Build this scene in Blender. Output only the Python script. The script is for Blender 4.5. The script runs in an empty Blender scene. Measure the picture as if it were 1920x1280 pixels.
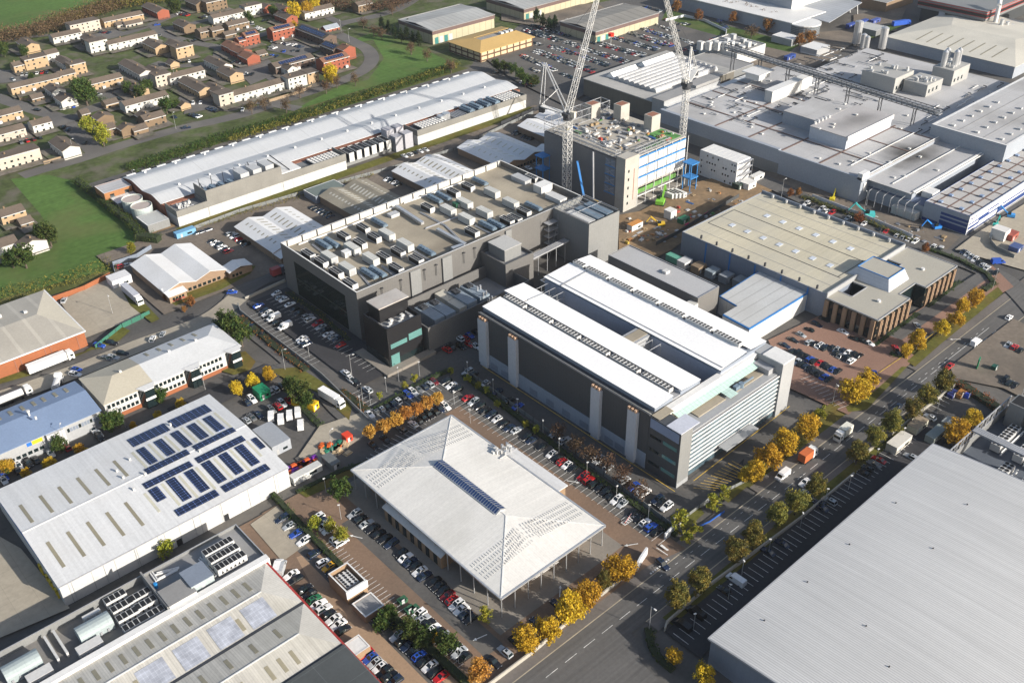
import bpy, math, random
from mathutils import Matrix, Vector
S = bpy.context.scene
C = S.collection
RAD = math.radians
# ---------------------------------------------------------------- camera, sky, sun, exposure
# the site is laid out on its own grid: x runs along the main road, y runs away from it (metres); the camera flies 200 m up
F, PITCH, ROLL, HC, YAW = 1846.95, RAD(33.873), RAD(1.068), 200.0, RAD(41.4)
cam = bpy.data.cameras.new('camera')
cam.sensor_width = 36; cam.lens = 36 * F / 1920; cam.clip_start = 1; cam.clip_end = 6000
co = bpy.data.objects.new('camera', cam); C.objects.link(co)
_f = Vector((math.sin(YAW) * math.cos(PITCH), math.cos(YAW) * math.cos(PITCH), -math.sin(PITCH)))
_r0 = Vector((math.cos(YAW), -math.sin(YAW), 0)); _u0 = _r0.cross(_f)
_c, _s = math.cos(ROLL), math.sin(ROLL)
_r = _c * _r0 - _s * _u0; _u = _s * _r0 + _c * _u0
M3 = Matrix((_r, _u, -_f)).transposed()
co.matrix_world = Matrix.Translation((0, 0, HC)) @ M3.to_4x4()
S.camera = co
SUN_EL, SH = RAD(22.5), RAD(109)            # elevation; direction the shadows fall on the ground
sd = Vector((math.cos(SH) * math.cos(SUN_EL), math.sin(SH) * math.cos(SUN_EL), -math.sin(SUN_EL)))
W = bpy.data.worlds.new('World'); S.world = W; W.use_nodes = True
nt = W.node_tree; nt.nodes.clear()
sky = nt.nodes.new('ShaderNodeTexSky'); sky.sky_type = 'NISHITA'; sky.sun_disc = False
sky.sun_elevation = SUN_EL; sky.sun_rotation = math.atan2(-sd.x, -sd.y); sky.air_density = 1.0; sky.dust_density = 2.0; sky.ozone_density = 0.6
bg = nt.nodes.new('ShaderNodeBackground'); bg.inputs[1].default_value = 0.10
wo = nt.nodes.new('ShaderNodeOutputWorld')
nt.links.new(sky.outputs[0], bg.inputs[0]); nt.links.new(bg.outputs[0], wo.inputs[0])
sl = bpy.data.lights.new('sun', 'SUN'); sl.energy = 4.9; sl.angle = RAD(0.53); sl.color = (1.0, 0.93, 0.83)
so = bpy.data.objects.new('sun', sl); C.objects.link(so); so.rotation_euler = sd.to_track_quat('-Z', 'Y').to_euler(); so.location = (200, -300, 300)
S.view_settings.view_transform = 'Standard'; S.view_settings.look = 'None'; S.view_settings.gamma = 1.0
S.view_settings.exposure = 0.75
S.cycles.max_bounces = 5; S.cycles.diffuse_bounces = 3; S.cycles.glossy_bounces = 3; S.cycles.transmission_bounces = 3

# ---------------------------------------------------------------- from the survey photo to site metres
_cp, _sp, _cy, _sy = math.cos(PITCH), math.sin(PITCH), math.cos(YAW), math.sin(YAW)
def P(px, py, z=0.0):
    u, v = px - 960, py - 640
    x, y = (_c * u - _s * v) / F, (_s * u + _c * v) / F
    X, Y, Z = x, _cp - y * _sp, -_sp - y * _cp
    t = (HC - z) / -Z
    X *= t; Y *= t
    return (X * _cy + Y * _sy, -X * _sy + Y * _cy)
def Q(px, py, z=0.0):
    a = P(px, py, z); return (a[0], a[1], z)
def PR(px, py, zf, n=8):                      # a point seen on a surface z = zf(x, y)
    z = 0
    for _ in range(n):
        a = P(px, py, z); z = zf(a[0], a[1])
    return a[0], a[1], z
def rectpx(Lp, Bp, Rp, z=0.0):
    l, b, r = P(*Lp, z), P(*Bp, z), P(*Rp, z)
    return ((l[0] + b[0]) / 2, (b[1] + r[1]) / 2, r[0], l[1])

# ---------------------------------------------------------------- mesh builder
class MB:
    def __init__(s): s.v = []; s.f = []; s.m = []
    def poly(s, pts, mi=0):
        n = len(s.v); s.v += [tuple(p) for p in pts]; s.f.append(tuple(range(n, n + len(pts)))); s.m.append(mi)
    def faces(s, pts, fs, mi=0):
        n = len(s.v); s.v += [tuple(p) for p in pts]
        for f in fs: s.f.append(tuple(i + n for i in f)); s.m.append(mi)
    def box(s, x0, y0, z0, x1, y1, z1, mi=0, top=None):
        p = [(x0,y0,z0),(x1,y0,z0),(x1,y1,z0),(x0,y1,z0),(x0,y0,z1),(x1,y0,z1),(x1,y1,z1),(x0,y1,z1)]
        s.faces(p, [(0,1,5,4),(1,2,6,5),(2,3,7,6),(3,0,4,7),(0,3,2,1)], mi); s.faces(p, [(4,5,6,7)], mi if top is None else top)
    def obox(s, cx, cy, z0, z1, lx, ly, a=0, mi=0, top=None):
        c, n = math.cos(a), math.sin(a)
        p = [(cx + c*x - n*y, cy + n*x + c*y) for x, y in ((-lx/2,-ly/2),(lx/2,-ly/2),(lx/2,ly/2),(-lx/2,ly/2))]
        s.prism(p, z0, z1, mi, top)
    def prism(s, p2, z0, z1, mi=0, top=None, bottom=False):
        n = len(p2); a = sum(p2[i][0]*p2[(i+1)%n][1] - p2[(i+1)%n][0]*p2[i][1] for i in range(n))
        if a < 0: p2 = list(reversed(p2))
        pts = [(x,y,z0) for x,y in p2] + [(x,y,z1) for x,y in p2]
        s.faces(pts, [(i,(i+1)%n,n+(i+1)%n,n+i) for i in range(n)], mi)
        s.faces(pts, [tuple(range(n,2*n))], mi if top is None else top)
        if bottom: s.faces(pts, [tuple(reversed(range(n)))], mi)
    def cyl(s, x, y, z0, z1, r, n=12, mi=0, top=None, r2=None):
        r2 = r if r2 is None else r2
        a = [(math.cos(2*math.pi*i/n), math.sin(2*math.pi*i/n)) for i in range(n)]
        pts = [(x+r*c, y+r*q, z0) for c,q in a] + [(x+r2*c, y+r2*q, z1) for c,q in a]
        s.faces(pts, [(i,(i+1)%n,n+(i+1)%n,n+i) for i in range(n)], mi)
        s.faces(pts, [tuple(range(n,2*n))], mi if top is None else top)
    def tube(s, p, q, r=0.1, n=4, mi=0, r2=None):
        p, q = Vector(p), Vector(q); d = q - p
        if d.length < 1e-6: return
        r2 = r if r2 is None else r2
        d.normalize(); a = d.orthogonal().normalized(); b = d.cross(a)
        pts = []
        for o, rr in ((p, r), (q, r2)):
            for i in range(n):
                t = 2*math.pi*(i+.5)/n; pts.append(tuple(o + rr*(math.cos(t)*a + math.sin(t)*b)))
        s.faces(pts, [(i,(i+1)%n,n+(i+1)%n,n+i) for i in range(n)] + [tuple(reversed(range(n))), tuple(range(n,2*n))], mi)
    def bar(s, p, q, w, h, mi=0):              # horizontal-ish rectangular bar, z is its centre
        p, q = Vector(p), Vector(q); d = (q - p); 
        sd_ = Vector((-d.y, d.x, 0)); sd_ = sd_.normalized() * w/2 if sd_.length > 1e-6 else Vector((w/2,0,0))
        up = Vector((0,0,h/2)) if abs(d.z) < d.length*.9 else Vector((0,h/2,0))
        pts = [tuple(o + a*sd_ + b*up) for o in (p,q) for a,b in ((-1,-1),(1,-1),(1,1),(-1,1))]
        s.faces(pts, [(0,1,5,4),(1,2,6,5),(2,3,7,6),(3,0,4,7),(3,2,1,0),(4,5,6,7)], mi)
    def build(s, name, mats, parent=None, local=False, smooth=False, cat=None, label=None, group=None, kind=None):
        if not isinstance(mats, (list, tuple)): mats = [mats]
        me = bpy.data.meshes.new(name)
        vs = s.v; origin = None
        if parent is not None and not local:
            mi = RM[parent.name].inverted(); vs = [tuple(mi @ Vector(p)) for p in vs]
        elif parent is None and not local and vs:
            xs = [p[0] for p in vs]; ys = [p[1] for p in vs]; z0 = min(p[2] for p in vs)
            origin = ((min(xs)+max(xs))/2, (min(ys)+max(ys))/2, z0); vs = [(x-origin[0], y-origin[1], z-origin[2]) for x,y,z in vs]
        me.from_pydata(vs, [], s.f)
        for m in mats: me.materials.append(m)
        if len(mats) > 1: me.polygons.foreach_set('material_index', s.m)
        if smooth: me.polygons.foreach_set('use_smooth', [True]*len(s.f))
        me.update()
        o = bpy.data.objects.new(name, me); C.objects.link(o)
        if parent is not None:
            if name in SUBROOF and parent.name in ROOF: parent = ROOF[parent.name]
            elif name == 'roof' and parent.name not in ROOF: ROOF[parent.name] = o
            o.parent = parent; RM[o.name] = RM[parent.name]
        elif origin: o.location = origin; RM[o.name] = Matrix.Translation(origin)
        else: RM[o.name] = Matrix.Identity(4)
        tag(o, label, cat, group, kind)
        return o
RM = {}; ROOF = {}; SUBROOF = {'rooflight','roof_vent','roof_cowl','chimney','roof_hatch','roof_anchor','ridge_cap','solar_panel','roof_unit','roof_fan','solar_film','vent','skylight'}
def tag(o, label=None, cat=None, group=None, kind=None):
    if label: o['label'] = label
    if cat: o['category'] = cat
    if group: o['group'] = group
    if kind: o['kind'] = kind
    return o
def thing(name, label, cat, x, y, z=0.0, rot=0.0, group=None):
    o = bpy.data.objects.new(name, None); C.objects.link(o); o.empty_display_size = 0.2
    o.location = (x, y, z); o.rotation_euler = (0, 0, rot)
    RM[o.name] = Matrix.Translation((x, y, z)) @ Matrix.Rotation(rot, 4, 'Z')
    return tag(o, label, cat, group)
def dup(src, x, y, z=0.0, rot=0.0, label=None, group=None, scale=None, color=None):
    def cp(o, par):
        n = o.copy(); C.objects.link(n)
        if par is not None: n.parent = par
        if color is not None and o.get('tint'): n.color = color
        for ch in KIDS.get(o.name, ()): cp(ch, n)
        return n
    n = cp(src, None); n.location = (x, y, z); n.rotation_euler = (0, 0, rot)
    if scale: n.scale = scale if isinstance(scale, tuple) else (scale,)*3
    if label: n['label'] = label
    if group: n['group'] = group
    return n
KIDS = {}
def kids(o):                                   # remember a finished prototype's tree for quick copies
    def walk(p):
        ch = [c for c in p.children]; KIDS[p.name] = ch
        for c in ch: walk(c)
    bpy.context.view_layer.update(); walk(o); return o
ORD = 'first second third fourth fifth sixth seventh eighth ninth tenth eleventh twelfth thirteenth fourteenth fifteenth sixteenth seventeenth eighteenth nineteenth twentieth'.split()
def nth(i):                                    # 0-based
    if i < 20: return ORD[i]
    t = ['twenty','thirty','forty','fifty','sixty','seventy','eighty'][(i+1)//10-2]; r = (i+1) % 10
    return t + '-' + ORD[r-1] if r else {'twenty':'twentieth','thirty':'thirtieth','forty':'fortieth','fifty':'fiftieth','sixty':'sixtieth'}[t]

# ---------------------------------------------------------------- procedural materials
MATS = {}
def mat(name, col, rough=.75, metal=0.0, var=.12, scale=.08, fine=.06, fscale=1.4, seam=None, bump=0.0, spec=.4, dirt=None, tint=False, streak=None):
    """col with slow and fine mottling; seam=(axis, period, width, factor) darkens panel joints; streak=(axis, strength) weathering along an axis"""
    if name in MATS: return MATS[name]
    m = bpy.data.materials.new(name); m.use_nodes = True; N = m.node_tree.nodes; L = m.node_tree.links
    b = N['Principled BSDF']; b.inputs['Roughness'].default_value = rough; b.inputs['Metallic'].default_value = metal
    b.inputs['Specular IOR Level'].default_value = spec
    g = N.new('ShaderNodeNewGeometry')
    def mp(node, lo, hi, a=0.3, z=0.7):
        r = N.new('ShaderNodeMapRange'); r.inputs[1].default_value = a; r.inputs[2].default_value = z; r.inputs[3].default_value = lo; r.inputs[4].default_value = hi
        L.new(node, r.inputs[0]); return r.outputs[0]
    def math_(op, a, b_=None):
        n = N.new('ShaderNodeMath'); n.operation = op
        for i, q in enumerate((a, b_)):
            if q is None: continue
            if isinstance(q, (int, float)): n.inputs[i].default_value = q
            else: L.new(q, n.inputs[i])
        return n.outputs[0]
    def noise(sc, det=3, vec=None):
        n = N.new('ShaderNodeTexNoise'); n.inputs['Scale'].default_value = sc; n.inputs['Detail'].default_value = det
        L.new(vec or g.outputs['Position'], n.inputs['Vector']); return n.outputs['Fac']
    fac = math_('MULTIPLY', mp(noise(scale, 4), 1-var, 1+var), mp(noise(fscale, 3), 1-fine, 1+fine))
    if streak:
        mpn = N.new('ShaderNodeMapping'); L.new(g.outputs['Position'], mpn.inputs[0])
        mpn.inputs['Scale'].default_value = {'x': (.03,1.1,.03), 'y': (1.1,.03,.03), 'z': (.9,.9,.04)}[streak[0]]
        fac = math_('MULTIPLY', fac, mp(noise(1.0, 4, mpn.outputs[0]), 1-streak[1], 1+streak[1]*.4))
    hgt = None
    if seam:
        sx = N.new('ShaderNodeSeparateXYZ'); L.new(g.outputs['Position'], sx.inputs[0])
        for ax, per, wd, fa in (seam if isinstance(seam[0], tuple) else (seam,)):
            if ax == 'w': c = math_('ADD', sx.outputs[0], sx.outputs[1])
            else: c = sx.outputs['xyz'.index(ax)]
            fr = math_('FRACT', math_('DIVIDE', c, per))
            k = math_('LESS_THAN', fr, wd)
            fac = math_('MULTIPLY', fac, mp(k, 1.0, fa, 0, 1))
    base = N.new('ShaderNodeMix'); base.data_type = 'RGBA'; base.blend_type = 'MULTIPLY'; base.inputs[0].default_value = 1
    if tint:
        oi = N.new('ShaderNodeObjectInfo'); L.new(oi.outputs['Color'], base.inputs[6])
    else: base.inputs[6].default_value = (*col, 1)
    cmb = N.new('ShaderNodeCombineColor'); 
    for i in range(3): L.new(fac, cmb.inputs[i])
    L.new(cmb.outputs[0], base.inputs[7])
    out = base.outputs[2]
    if dirt:
        dcol, dsc, amt = dirt
        mx = N.new('ShaderNodeMix'); mx.data_type = 'RGBA'; mx.inputs[7].default_value = (*dcol, 1)
        L.new(mp(noise(dsc, 5), 0, amt, .48, .72), mx.inputs[0]); L.new(out, mx.inputs[6]); out = mx.outputs[2]
    L.new(out, b.inputs['Base Color'])
    if bump:
        bp = N.new('ShaderNodeBump'); bp.inputs['Strength'].default_value = bump; bp.inputs['Distance'].default_value = .2
        L.new(noise(3.0, 3), bp.inputs['Height']); L.new(bp.outputs[0], b.inputs['Normal'])
    MATS[name] = m; return m
def G_(x): return (x, x, x*1.02)
m_asphalt = mat('asphalt', (.080,.077,.074), .9, var=.22, scale=.05, fine=.12, fscale=.9, dirt=((.155,.14,.12), .035, .6))
m_asphaltdark = mat('asphalt_dark', (.036,.036,.040), .9, var=.18, scale=.06, fine=.12, fscale=1.1)
m_road = mat('road_asphalt', (.098,.095,.092), .88, var=.14, scale=.04, fine=.08, fscale=1.2, streak=('x', .22))
m_estroad = mat('estate_asphalt', (.105,.100,.096), .9, var=.15, scale=.05, dirt=((.15,.14,.12), .05, .5))
m_pave = mat('block_paving', (.18,.12,.082), .9, var=.14, scale=.05, fine=.12, fscale=1.6, dirt=((.10,.078,.062), .03, .6))
m_paveL = mat('tan_paving', (.31,.21,.135), .9, var=.10, scale=.04, fine=.08, fscale=1.6, dirt=((.18,.13,.09), .03, .6))
m_paver = mat('red_paving', (.22,.13,.095), .9, var=.12, scale=.05, fine=.10, fscale=1.6)
m_conc = mat('yard_concrete', (.33,.295,.235), .9, var=.14, scale=.04, fine=.08, fscale=.8, seam=(('x',6.0,.015,.78),('y',6.0,.015,.78)), dirt=((.17,.15,.125), .04, .7))
m_concpath = mat('path_concrete', (.20,.18,.155), .9, var=.14, scale=.1)
m_footway = mat('footway', (.125,.113,.105), .9, var=.16, scale=.08, fine=.1)
m_dirt = mat('bare_earth', (.20,.135,.075), .95, var=.28, scale=.05, fine=.18, fscale=.5, dirt=((.10,.075,.05), .06, .8), bump=.5)
m_gravel = mat('gravel_yard', (.15,.125,.10), .95, var=.2, scale=.06, fine=.16, fscale=.8, dirt=((.08,.07,.06), .05, .8))
m_grass = mat('grass', (.060,.098,.028), .95, var=.25, scale=.03, fine=.2, fscale=.5, dirt=((.11,.115,.045), .05, .7), spec=.1)
m_estate = mat('garden_ground', (.066,.085,.032), .95, var=.3, scale=.06, fine=.25, fscale=.4, dirt=((.125,.112,.092), .09, 1.0), spec=.1)
m_field = mat('field_grass', (.075,.135,.035), .95, var=.22, scale=.018, fine=.16, fscale=.35, dirt=((.115,.125,.05), .03, .8), spec=.1, streak=('x',.18))
m_verge = mat('verge_grass', (.10,.10,.025), .95, var=.28, scale=.07, fine=.2, fscale=.8, dirt=((.16,.10,.035), .06, .8), spec=.1)
m_rough = mat('rough_grass', (.085,.095,.030), .95, var=.28, scale=.05, fine=.2, fscale=.6, dirt=((.13,.10,.05), .05, .7), spec=.1)
m_white = mat('white_line', (.62,.62,.60), .8, var=.2, scale=.3, fine=.3, fscale=2)
m_yellow = mat('yellow_line', (.55,.36,.05), .8, var=.2, scale=.3, fine=.3, fscale=2)
m_kerb = mat('kerb_stone', (.33,.29,.22), .9, var=.15, scale=.3)
# ---------------------------------------------------------------- the setting: ground in sheets, each 4 mm above the one below
LAYER = [.004]
def ground(name, polys, m, lift=None, uv=False, kind='structure', h=None):
    z = LAYER[0] if lift is None else lift
    b = MB()
    for p in polys:
        q = p if uv else [P(*t) for t in p]
        n = len(q); a = sum(q[i][0]*q[(i+1)%n][1] - q[(i+1)%n][0]*q[i][1] for i in range(n))
        if a < 0: q = list(reversed(q))
        if h: b.prism(q, 0, h)
        else: b.poly([(x, y, z) for x, y in q]); z += .0008
    LAYER[0] = max(LAYER[0] + .004, z + .004) if lift is None else LAYER[0]
    return b.build(name, m, kind=kind)
def R_(u0, v0, u1, v1): return [(u0,v0),(u1,v0),(u1,v1),(u0,v1)]
def strip(pts, w, uv=False):                    # polyline -> list of quads, mitred
    q = [Vector(p if uv else P(*p)) for p in pts]; out = []
    L_, R2 = [], []
    for i, p in enumerate(q):
        a = (q[i] - q[i-1]).normalized() if i else None; b = (q[i+1] - q[i]).normalized() if i < len(q)-1 else None
        d = a if b is None else b if a is None else (a + b).normalized()
        n = Vector((-d.y, d.x)); k = 1.0 if (a is None or b is None) else 1/max(.5, n.dot(Vector((-a.y, a.x))))
        L_.append(tuple(p + n*w/2*k)); R2.append(tuple(p - n*w/2*k))
    for i in range(len(q)-1): out.append([R2[i], R2[i+1], L_[i+1], L_[i]])
    return out
def smoothline(pts, n=6, uv=False):             # Catmull-Rom through points
    q = [Vector(p if uv else P(*p)) for p in pts]; q = [q[0]*2-q[1]] + q + [q[-1]*2-q[-2]]; out = []
    for i in range(1, len(q)-2):
        for k in range(n):
            t = k/n; a,b,c,d = q[i-1],q[i],q[i+1],q[i+2]
            out.append(tuple(.5*((2*b)+(c-a)*t+(2*a-5*b+4*c-d)*t*t+(3*b-a-3*c+d)*t**3)))
    out.append(tuple(q[-2])); return out
gb = MB(); gb.poly([(-1500,-1500,0),(4000,-1500,0),(4000,4000,0),(-1500,4000,0)])
gb.build('ground', m_asphalt, kind='structure')
ground('estate_ground', [[(-400,-230),(720,-150),(1150,0),(1000,30),(905,95),(880,128),(225,326),(165,345),(312,470),(215,516),(85,556),(-300,700)]], m_estate)
ground('field', [[(-500,-200),(420,-160),(330,-15),(240,12),(140,35),(0,76),(-500,200)]], m_field)
ground('meadow', [[(20,336),(90,328),(150,342),(190,372),(298,452),(262,476),(214,508),(110,530),(0,566),(-80,590),(-60,500),(60,470),(108,455),(75,400),(40,360)],
                  [(640,85),(700,60),(760,75),(835,112),(840,126),(880,128),(700,184),(560,226),(500,232),(640,160),(690,150),(720,110),(700,75)]], m_field)
ground('rough_meadow', [[(0,560),(110,530),(215,505),(230,520),(85,556),(-60,610)],[(225,326),(880,128),(840,122),(640,180),(430,246),(240,312)]], m_rough)
# estate roads
ER = [(smoothline([(-60,165),(0,185),(70,208),(112,222),(150,255),(182,288)]), 9.5), (smoothline([(40,330),(82,317),(150,298),(217,276),(332,243),(450,216),(520,192),(580,173),(640,152),(680,133),(697,112),(688,92),(657,76),(628,60),(640,45),(715,28),(760,10),(800,-20)]), 9.5),
      (smoothline([(140,75),(200,72),(275,50),(330,28),(400,10)]), 8), (smoothline([(285,45),(308,64),(362,80),(412,90),(450,108),(490,118)]), 8), (smoothline([(310,55),(380,40),(420,28),(480,10)]),7),
      (smoothline([(412,92),(400,116),(330,125),(290,118)]), 7), (smoothline([(490,118),(520,150),(560,140)]), 9), (smoothline([(560,205),(470,190),(430,205),(395,190),(355,178),(340,205)]), 8),
      (smoothline([(640,45),(600,25),(560,-5)]), 7), (smoothline([(478,70),(520,60),(556,75),(575,92)]), 8), (smoothline([(130,226),(165,210),(225,190),(205,170)]), 7), (smoothline([(20,150),(80,148),(130,135)]), 7)]
ground('estate_road', [q for l, w in ER for q in strip(l, w, True)], m_estroad, uv=True)
ground('estate_yard', [[(170,62),(215,52),(240,66),(185,78)],[(520,70),(600,95),(560,108),(500,95)],[(350,180),(440,170),(450,195),(345,215)],[(440,128),(500,110),(530,135),(470,160)],[(150,205),(230,178),(240,190),(160,215)],
                          [(-10,130),(60,138),(60,152),(-10,158)],[(620,100),(570,150),(560,120)],[(180,165),(230,165),(235,185),(190,190)],[(20,240),(130,215),(150,225),(40,262)]], m_estroad)
ground('estate_lane', strip([(-20,82),(40,72),(100,66)], 5), m_footway, uv=True)
# main road and its edges (straight along x)
ground('road', [R_(60,104.6,470,113.9)], m_road, uv=True)
ground('side_road', [[(1050,1230),(1100,1180),(1190,1190),(1200,1240),(1290,1330),(1040,1330)]], m_road)
ground('footway', [R_(60,113.9,180,117.4), R_(196,113.9,268,117.2), R_(286,114.2,470,117.5), R_(136,100.5,330,104.6)], m_footway, uv=True)
ground('verge', [R_(60,117.4,151,120.6), R_(140,99.0,262,102.6), R_(286,117.5,345,121), R_(196,117.2,262,121.5)], m_verge, uv=True)
ground('kerb', [R_(60,113.75,440,114.05), R_(136,104.45,440,104.75)], m_kerb, uv=True)
def dash(y, x0, x1, on, off, w=.13):
    out = []; x = x0
    while x < x1: out.append(R_(x, y-w/2, min(x+on, x1), y+w/2)); x += on+off
    return out
ground('road_marking', dash(109.6,60,292,4,2.5) + dash(112.2,150,240,1.0,2.2,.1) + dash(107.2,250,330,3,4) + dash(110.9,250,330,1.5,3) + [R_(293,109.8,330,109.95)], m_white, uv=True)
# pavilion plot: brown block paving
ground('paving', [R_(84,117,152,206.5), R_(151.5,130,158.5,206.5), [(150,117.0),(163,114.0),(163,127),(158,131),(150,131)], [(84,140),(84,206),(72,206),(72,140)]], m_pave, uv=True)
ground('lane', [[(556,1046),(600,1030),(905,1290),(690,1290)]], m_paveL)
ground('parking', [R_(158.3,123,166.5,206), R_(104,200,152.0,206.4), R_(104,206.4,163,221), R_(98.5,124,104.5,187), R_(83.6,112,86.5,187)], m_asphalt, uv=True)
ground('walkway', [R_(105.8,126.5,151,200)], m_concpath, uv=True)
# car parks, yards and lanes between the buildings
ground('access_road', strip(smoothline([(720,815),(655,775),(600,718),(536,662),(498,632),(466,606),(440,582),(446,556),(481,530),(520,515)]), 9.5, True) + strip(smoothline([(590,705),(536,694),(491,708),(440,730),(380,760),(300,800),(240,832)]), 7.5, True), m_road, uv=True)
ground('estate_lane', strip(smoothline([(446,560),(400,595),(340,622),(260,650),(150,695),(40,735),(-40,760)]), 9, True), m_conc, uv=True)
ground('gravel_yard', [R_(112,328,366,392)], m_gravel, uv=True)
ground('dry_verge', [R_(148,385.5,362,392)], m_verge, uv=True)
ground('yard', [[(112,566),(214,520),(236,545),(282,588),(236,606),(160,636)], [(560,858),(600,800),(700,768),(708,800),(640,850),(600,880)], [(-40,985),(40,1030),(132,1142),(-40,1215)], [(470,985),(520,950),(585,1015),(530,1055)], [(1790,470),(1832,438),(1960,360),(1960,520),(1890,500)]], m_conc)
ground('car_park', [R_(139.5,238,157.2,313.2), R_(137,88,262,99.2), R_(86,262,124,272), R_(171,236,180,240)], m_asphaltdark, uv=True)
ground('verge', [[(300,556),(440,505),(480,500),(470,515),(415,545),(330,575)], [(228,545),(262,560),(300,600),(285,607),(245,575)], [(230,615),(245,622),(225,640),(190,655),(160,660)], [(390,690),(460,660),(480,680),(470,695),(440,705)], [(505,695),(560,690),(640,740),(660,765),(655,790),(600,740),(540,715)], [(560,925),(700,862),(720,868),(640,905),(575,935)], [(180,655),(60,705),(0,722),(0,712),(60,692)]], m_verge)
ground('meadow_edge', [R_(136,394,149,448)], m_dirt, uv=True)
ground('building_site', [[(1160,480),(1160,405),(1200,398),(1300,345),(1410,318),(1460,352),(1300,440),(1260,470),(1220,490)]], m_dirt)
ground('demolition_strip', [[(1420,320),(1470,330),(1640,398),(1740,425),(1800,446),(1770,475),(1640,430),(1480,365)]], m_gravel)
ground('side_road', strip(smoothline([(1990,640),(1900,540),(1830,502),(1740,470),(1640,432),(1530,385),(1420,335),(1330,300)]), 10, True), m_road, uv=True)
ground('red_paving', [[(1440,640),(1545,590),(1560,600),(1690,655),(1720,672),(1640,740),(1590,780),(1480,730)], [(1690,655),(1640,632),(1860,500),(1900,540)]], m_paver)
ground('parking', [[(1655,628),(1850,502),(1868,512),(1690,640)]], m_road)
ground('verge', [[(1640,735),(1690,690),(1700,690),(1625,770),(1590,775),(1585,765)], [(1700,680),(1760,625),(1870,540),(1880,552),(1760,650),(1715,690)], [(1345,930),(1560,755),(1575,765),(1365,945)], [(1390,880),(1530,770),(1545,775),(1400,895)], [(1250,985),(1310,950),(1320,965),(1275,1005)]], m_verge)
ground('forecourt', [[(1340,915),(1395,862),(1385,905),(1350,925)]], m_asphaltdark)
ground('gravel_lot', [[(1780,690),(1900,600),(1980,640),(1980,780),(1880,730),(1790,712)]], m_gravel)
ground('car_park', [[(905,108),(1180,20),(1420,50),(1480,110),(1400,160),(1130,160),(1060,200),(960,150)]], m_asphalt)
ground('works_yard', [[(1380,130),(1470,70),(1560,60),(1640,55),(1560,110),(1480,150)], [(940,20),(1120,8),(1150,30),(1030,55),(940,40)], [(1600,30),(1700,15),(1680,60),(1600,70)]], m_gravel)
ground('verge', [[(1600,70),(1680,45),(1690,52),(1610,85)], [(1250,20),(1400,60),(1500,85),(1480,100),(1350,70),(1240,40)]], m_grass)
bays = []
def bay(a, b, n, ln=4.8, side=1):               # parking bay lines from a to b (pixels)
    p, q = Vector(P(*a)), Vector(P(*b)); d = (q-p)/n; nn = Vector((-d.y, d.x)).normalized()*side; w = d.normalized()*.06
    for i in range(n+1):
        o = p + d*i; bays.append([tuple(o-w), tuple(o+w), tuple(o+w+nn*ln), tuple(o-w+nn*ln)])
bay((700,878),(850,760),20,4.8,1); bay((690,790),(830,715),15,4.6,-1); bay((858,745),(1255,1008),40,5,-1) ; bay((600,1030),(840,1268),36,4.8,1); bay((1262,1190),(1690,815),50,4.8,-1)
bay((500,566),(688,700),26,4.8,1); bay((486,590),(600,680),16,4.8,-1); bay((1500,715),(1570,770),0+10,4.6,1); bay((1700,790),(1760,742),8,5,-1); bay((655,745),(700,780),6,4.6,1)
ground('bay_marking', bays, m_white, uv=True)
hat = []
for k in range(12): a, b = P(1300+k*6.5, 918-k*4.6), P(1316+k*6, 912-k*3.2); hat.append([(a[0]-.08,a[1]),(a[0]+.08,a[1]),(b[0]+1.0,b[1]-4.2),(b[0]+.84,b[1]-4.2)])
ground('yellow_marking', hat + [q for l in ([(905,690),(1265,925)],[(1300,905),(1480,765)],[(1600,735),(1716,655),(1830,565)]) for q in strip(l, .22)], m_yellow, uv=True)
def glyph(rows, x, y, s=.32):
    return [R_(x+i*s, y-j*s, x+i*s+s*.9, y-j*s+s*.95) for j, r in enumerate(rows) for i, c in enumerate(r) if c == '#']
LET = {'E':('###','#..','##.','#..','###'),'N':('#..#','##.#','#.##','#..#','#..#'),'T':('###','.#.','.#.','.#.','.#.'),'R':('##.','#.#','##.','#.#','#.#'),'Y':('#.#','#.#','.#.','.#.','.#.')}
mk = []; e0 = P(1181,979)
for i, c in enumerate('ENTRY'): mk += [q for q in glyph(LET[c], e0[0]-2.6+i*1.35, e0[1]+.8)]
def arrow(px, ang, L_=4.0):
    x, y = P(*px); c, s = math.cos(ang), math.sin(ang); f = lambda a, b: (x+c*a-s*b, y+s*a+c*b)
    return [[f(-L_/2,-.12),f(L_/4,-.12),f(L_/4,.12),f(-L_/2,.12)], [f(L_/4,-.45),f(L_/2,0),f(L_/4,.45)]]
for p, a in (((1183,1025),2.6),((1050,1112),.75),((1075,907),-1.0),((668,1010),2.1),((900,1199),2.9),((1790,640),2.4),((1930,565),2.4),((1500,1088),0)): mk += arrow(p, a)
mk += [[P(*t) for t in ((1240,1024),(1254,1035),(1250,1036),(1237,1027))], [P(*t) for t in ((1231,1030),(1252,1044),(1251,1045),(1230,1031))]] + [R_(148.5+k*.9,114.0,149.0+k*.9,114.5) for k in range(9)]
ground('road_marking', mk, m_white, uv=True)
def PU(px, py, u):                              # pixel on the wall plane x=u: (y, z)
    a = P(px, py); k = u/a[0]; return a[1]*k, HC*(1-k)
def PV(px, py, v):                              # pixel on the wall plane y=v: (x, z)
    a = P(px, py); k = v/a[1]; return a[0]*k, HC*(1-k)
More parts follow.
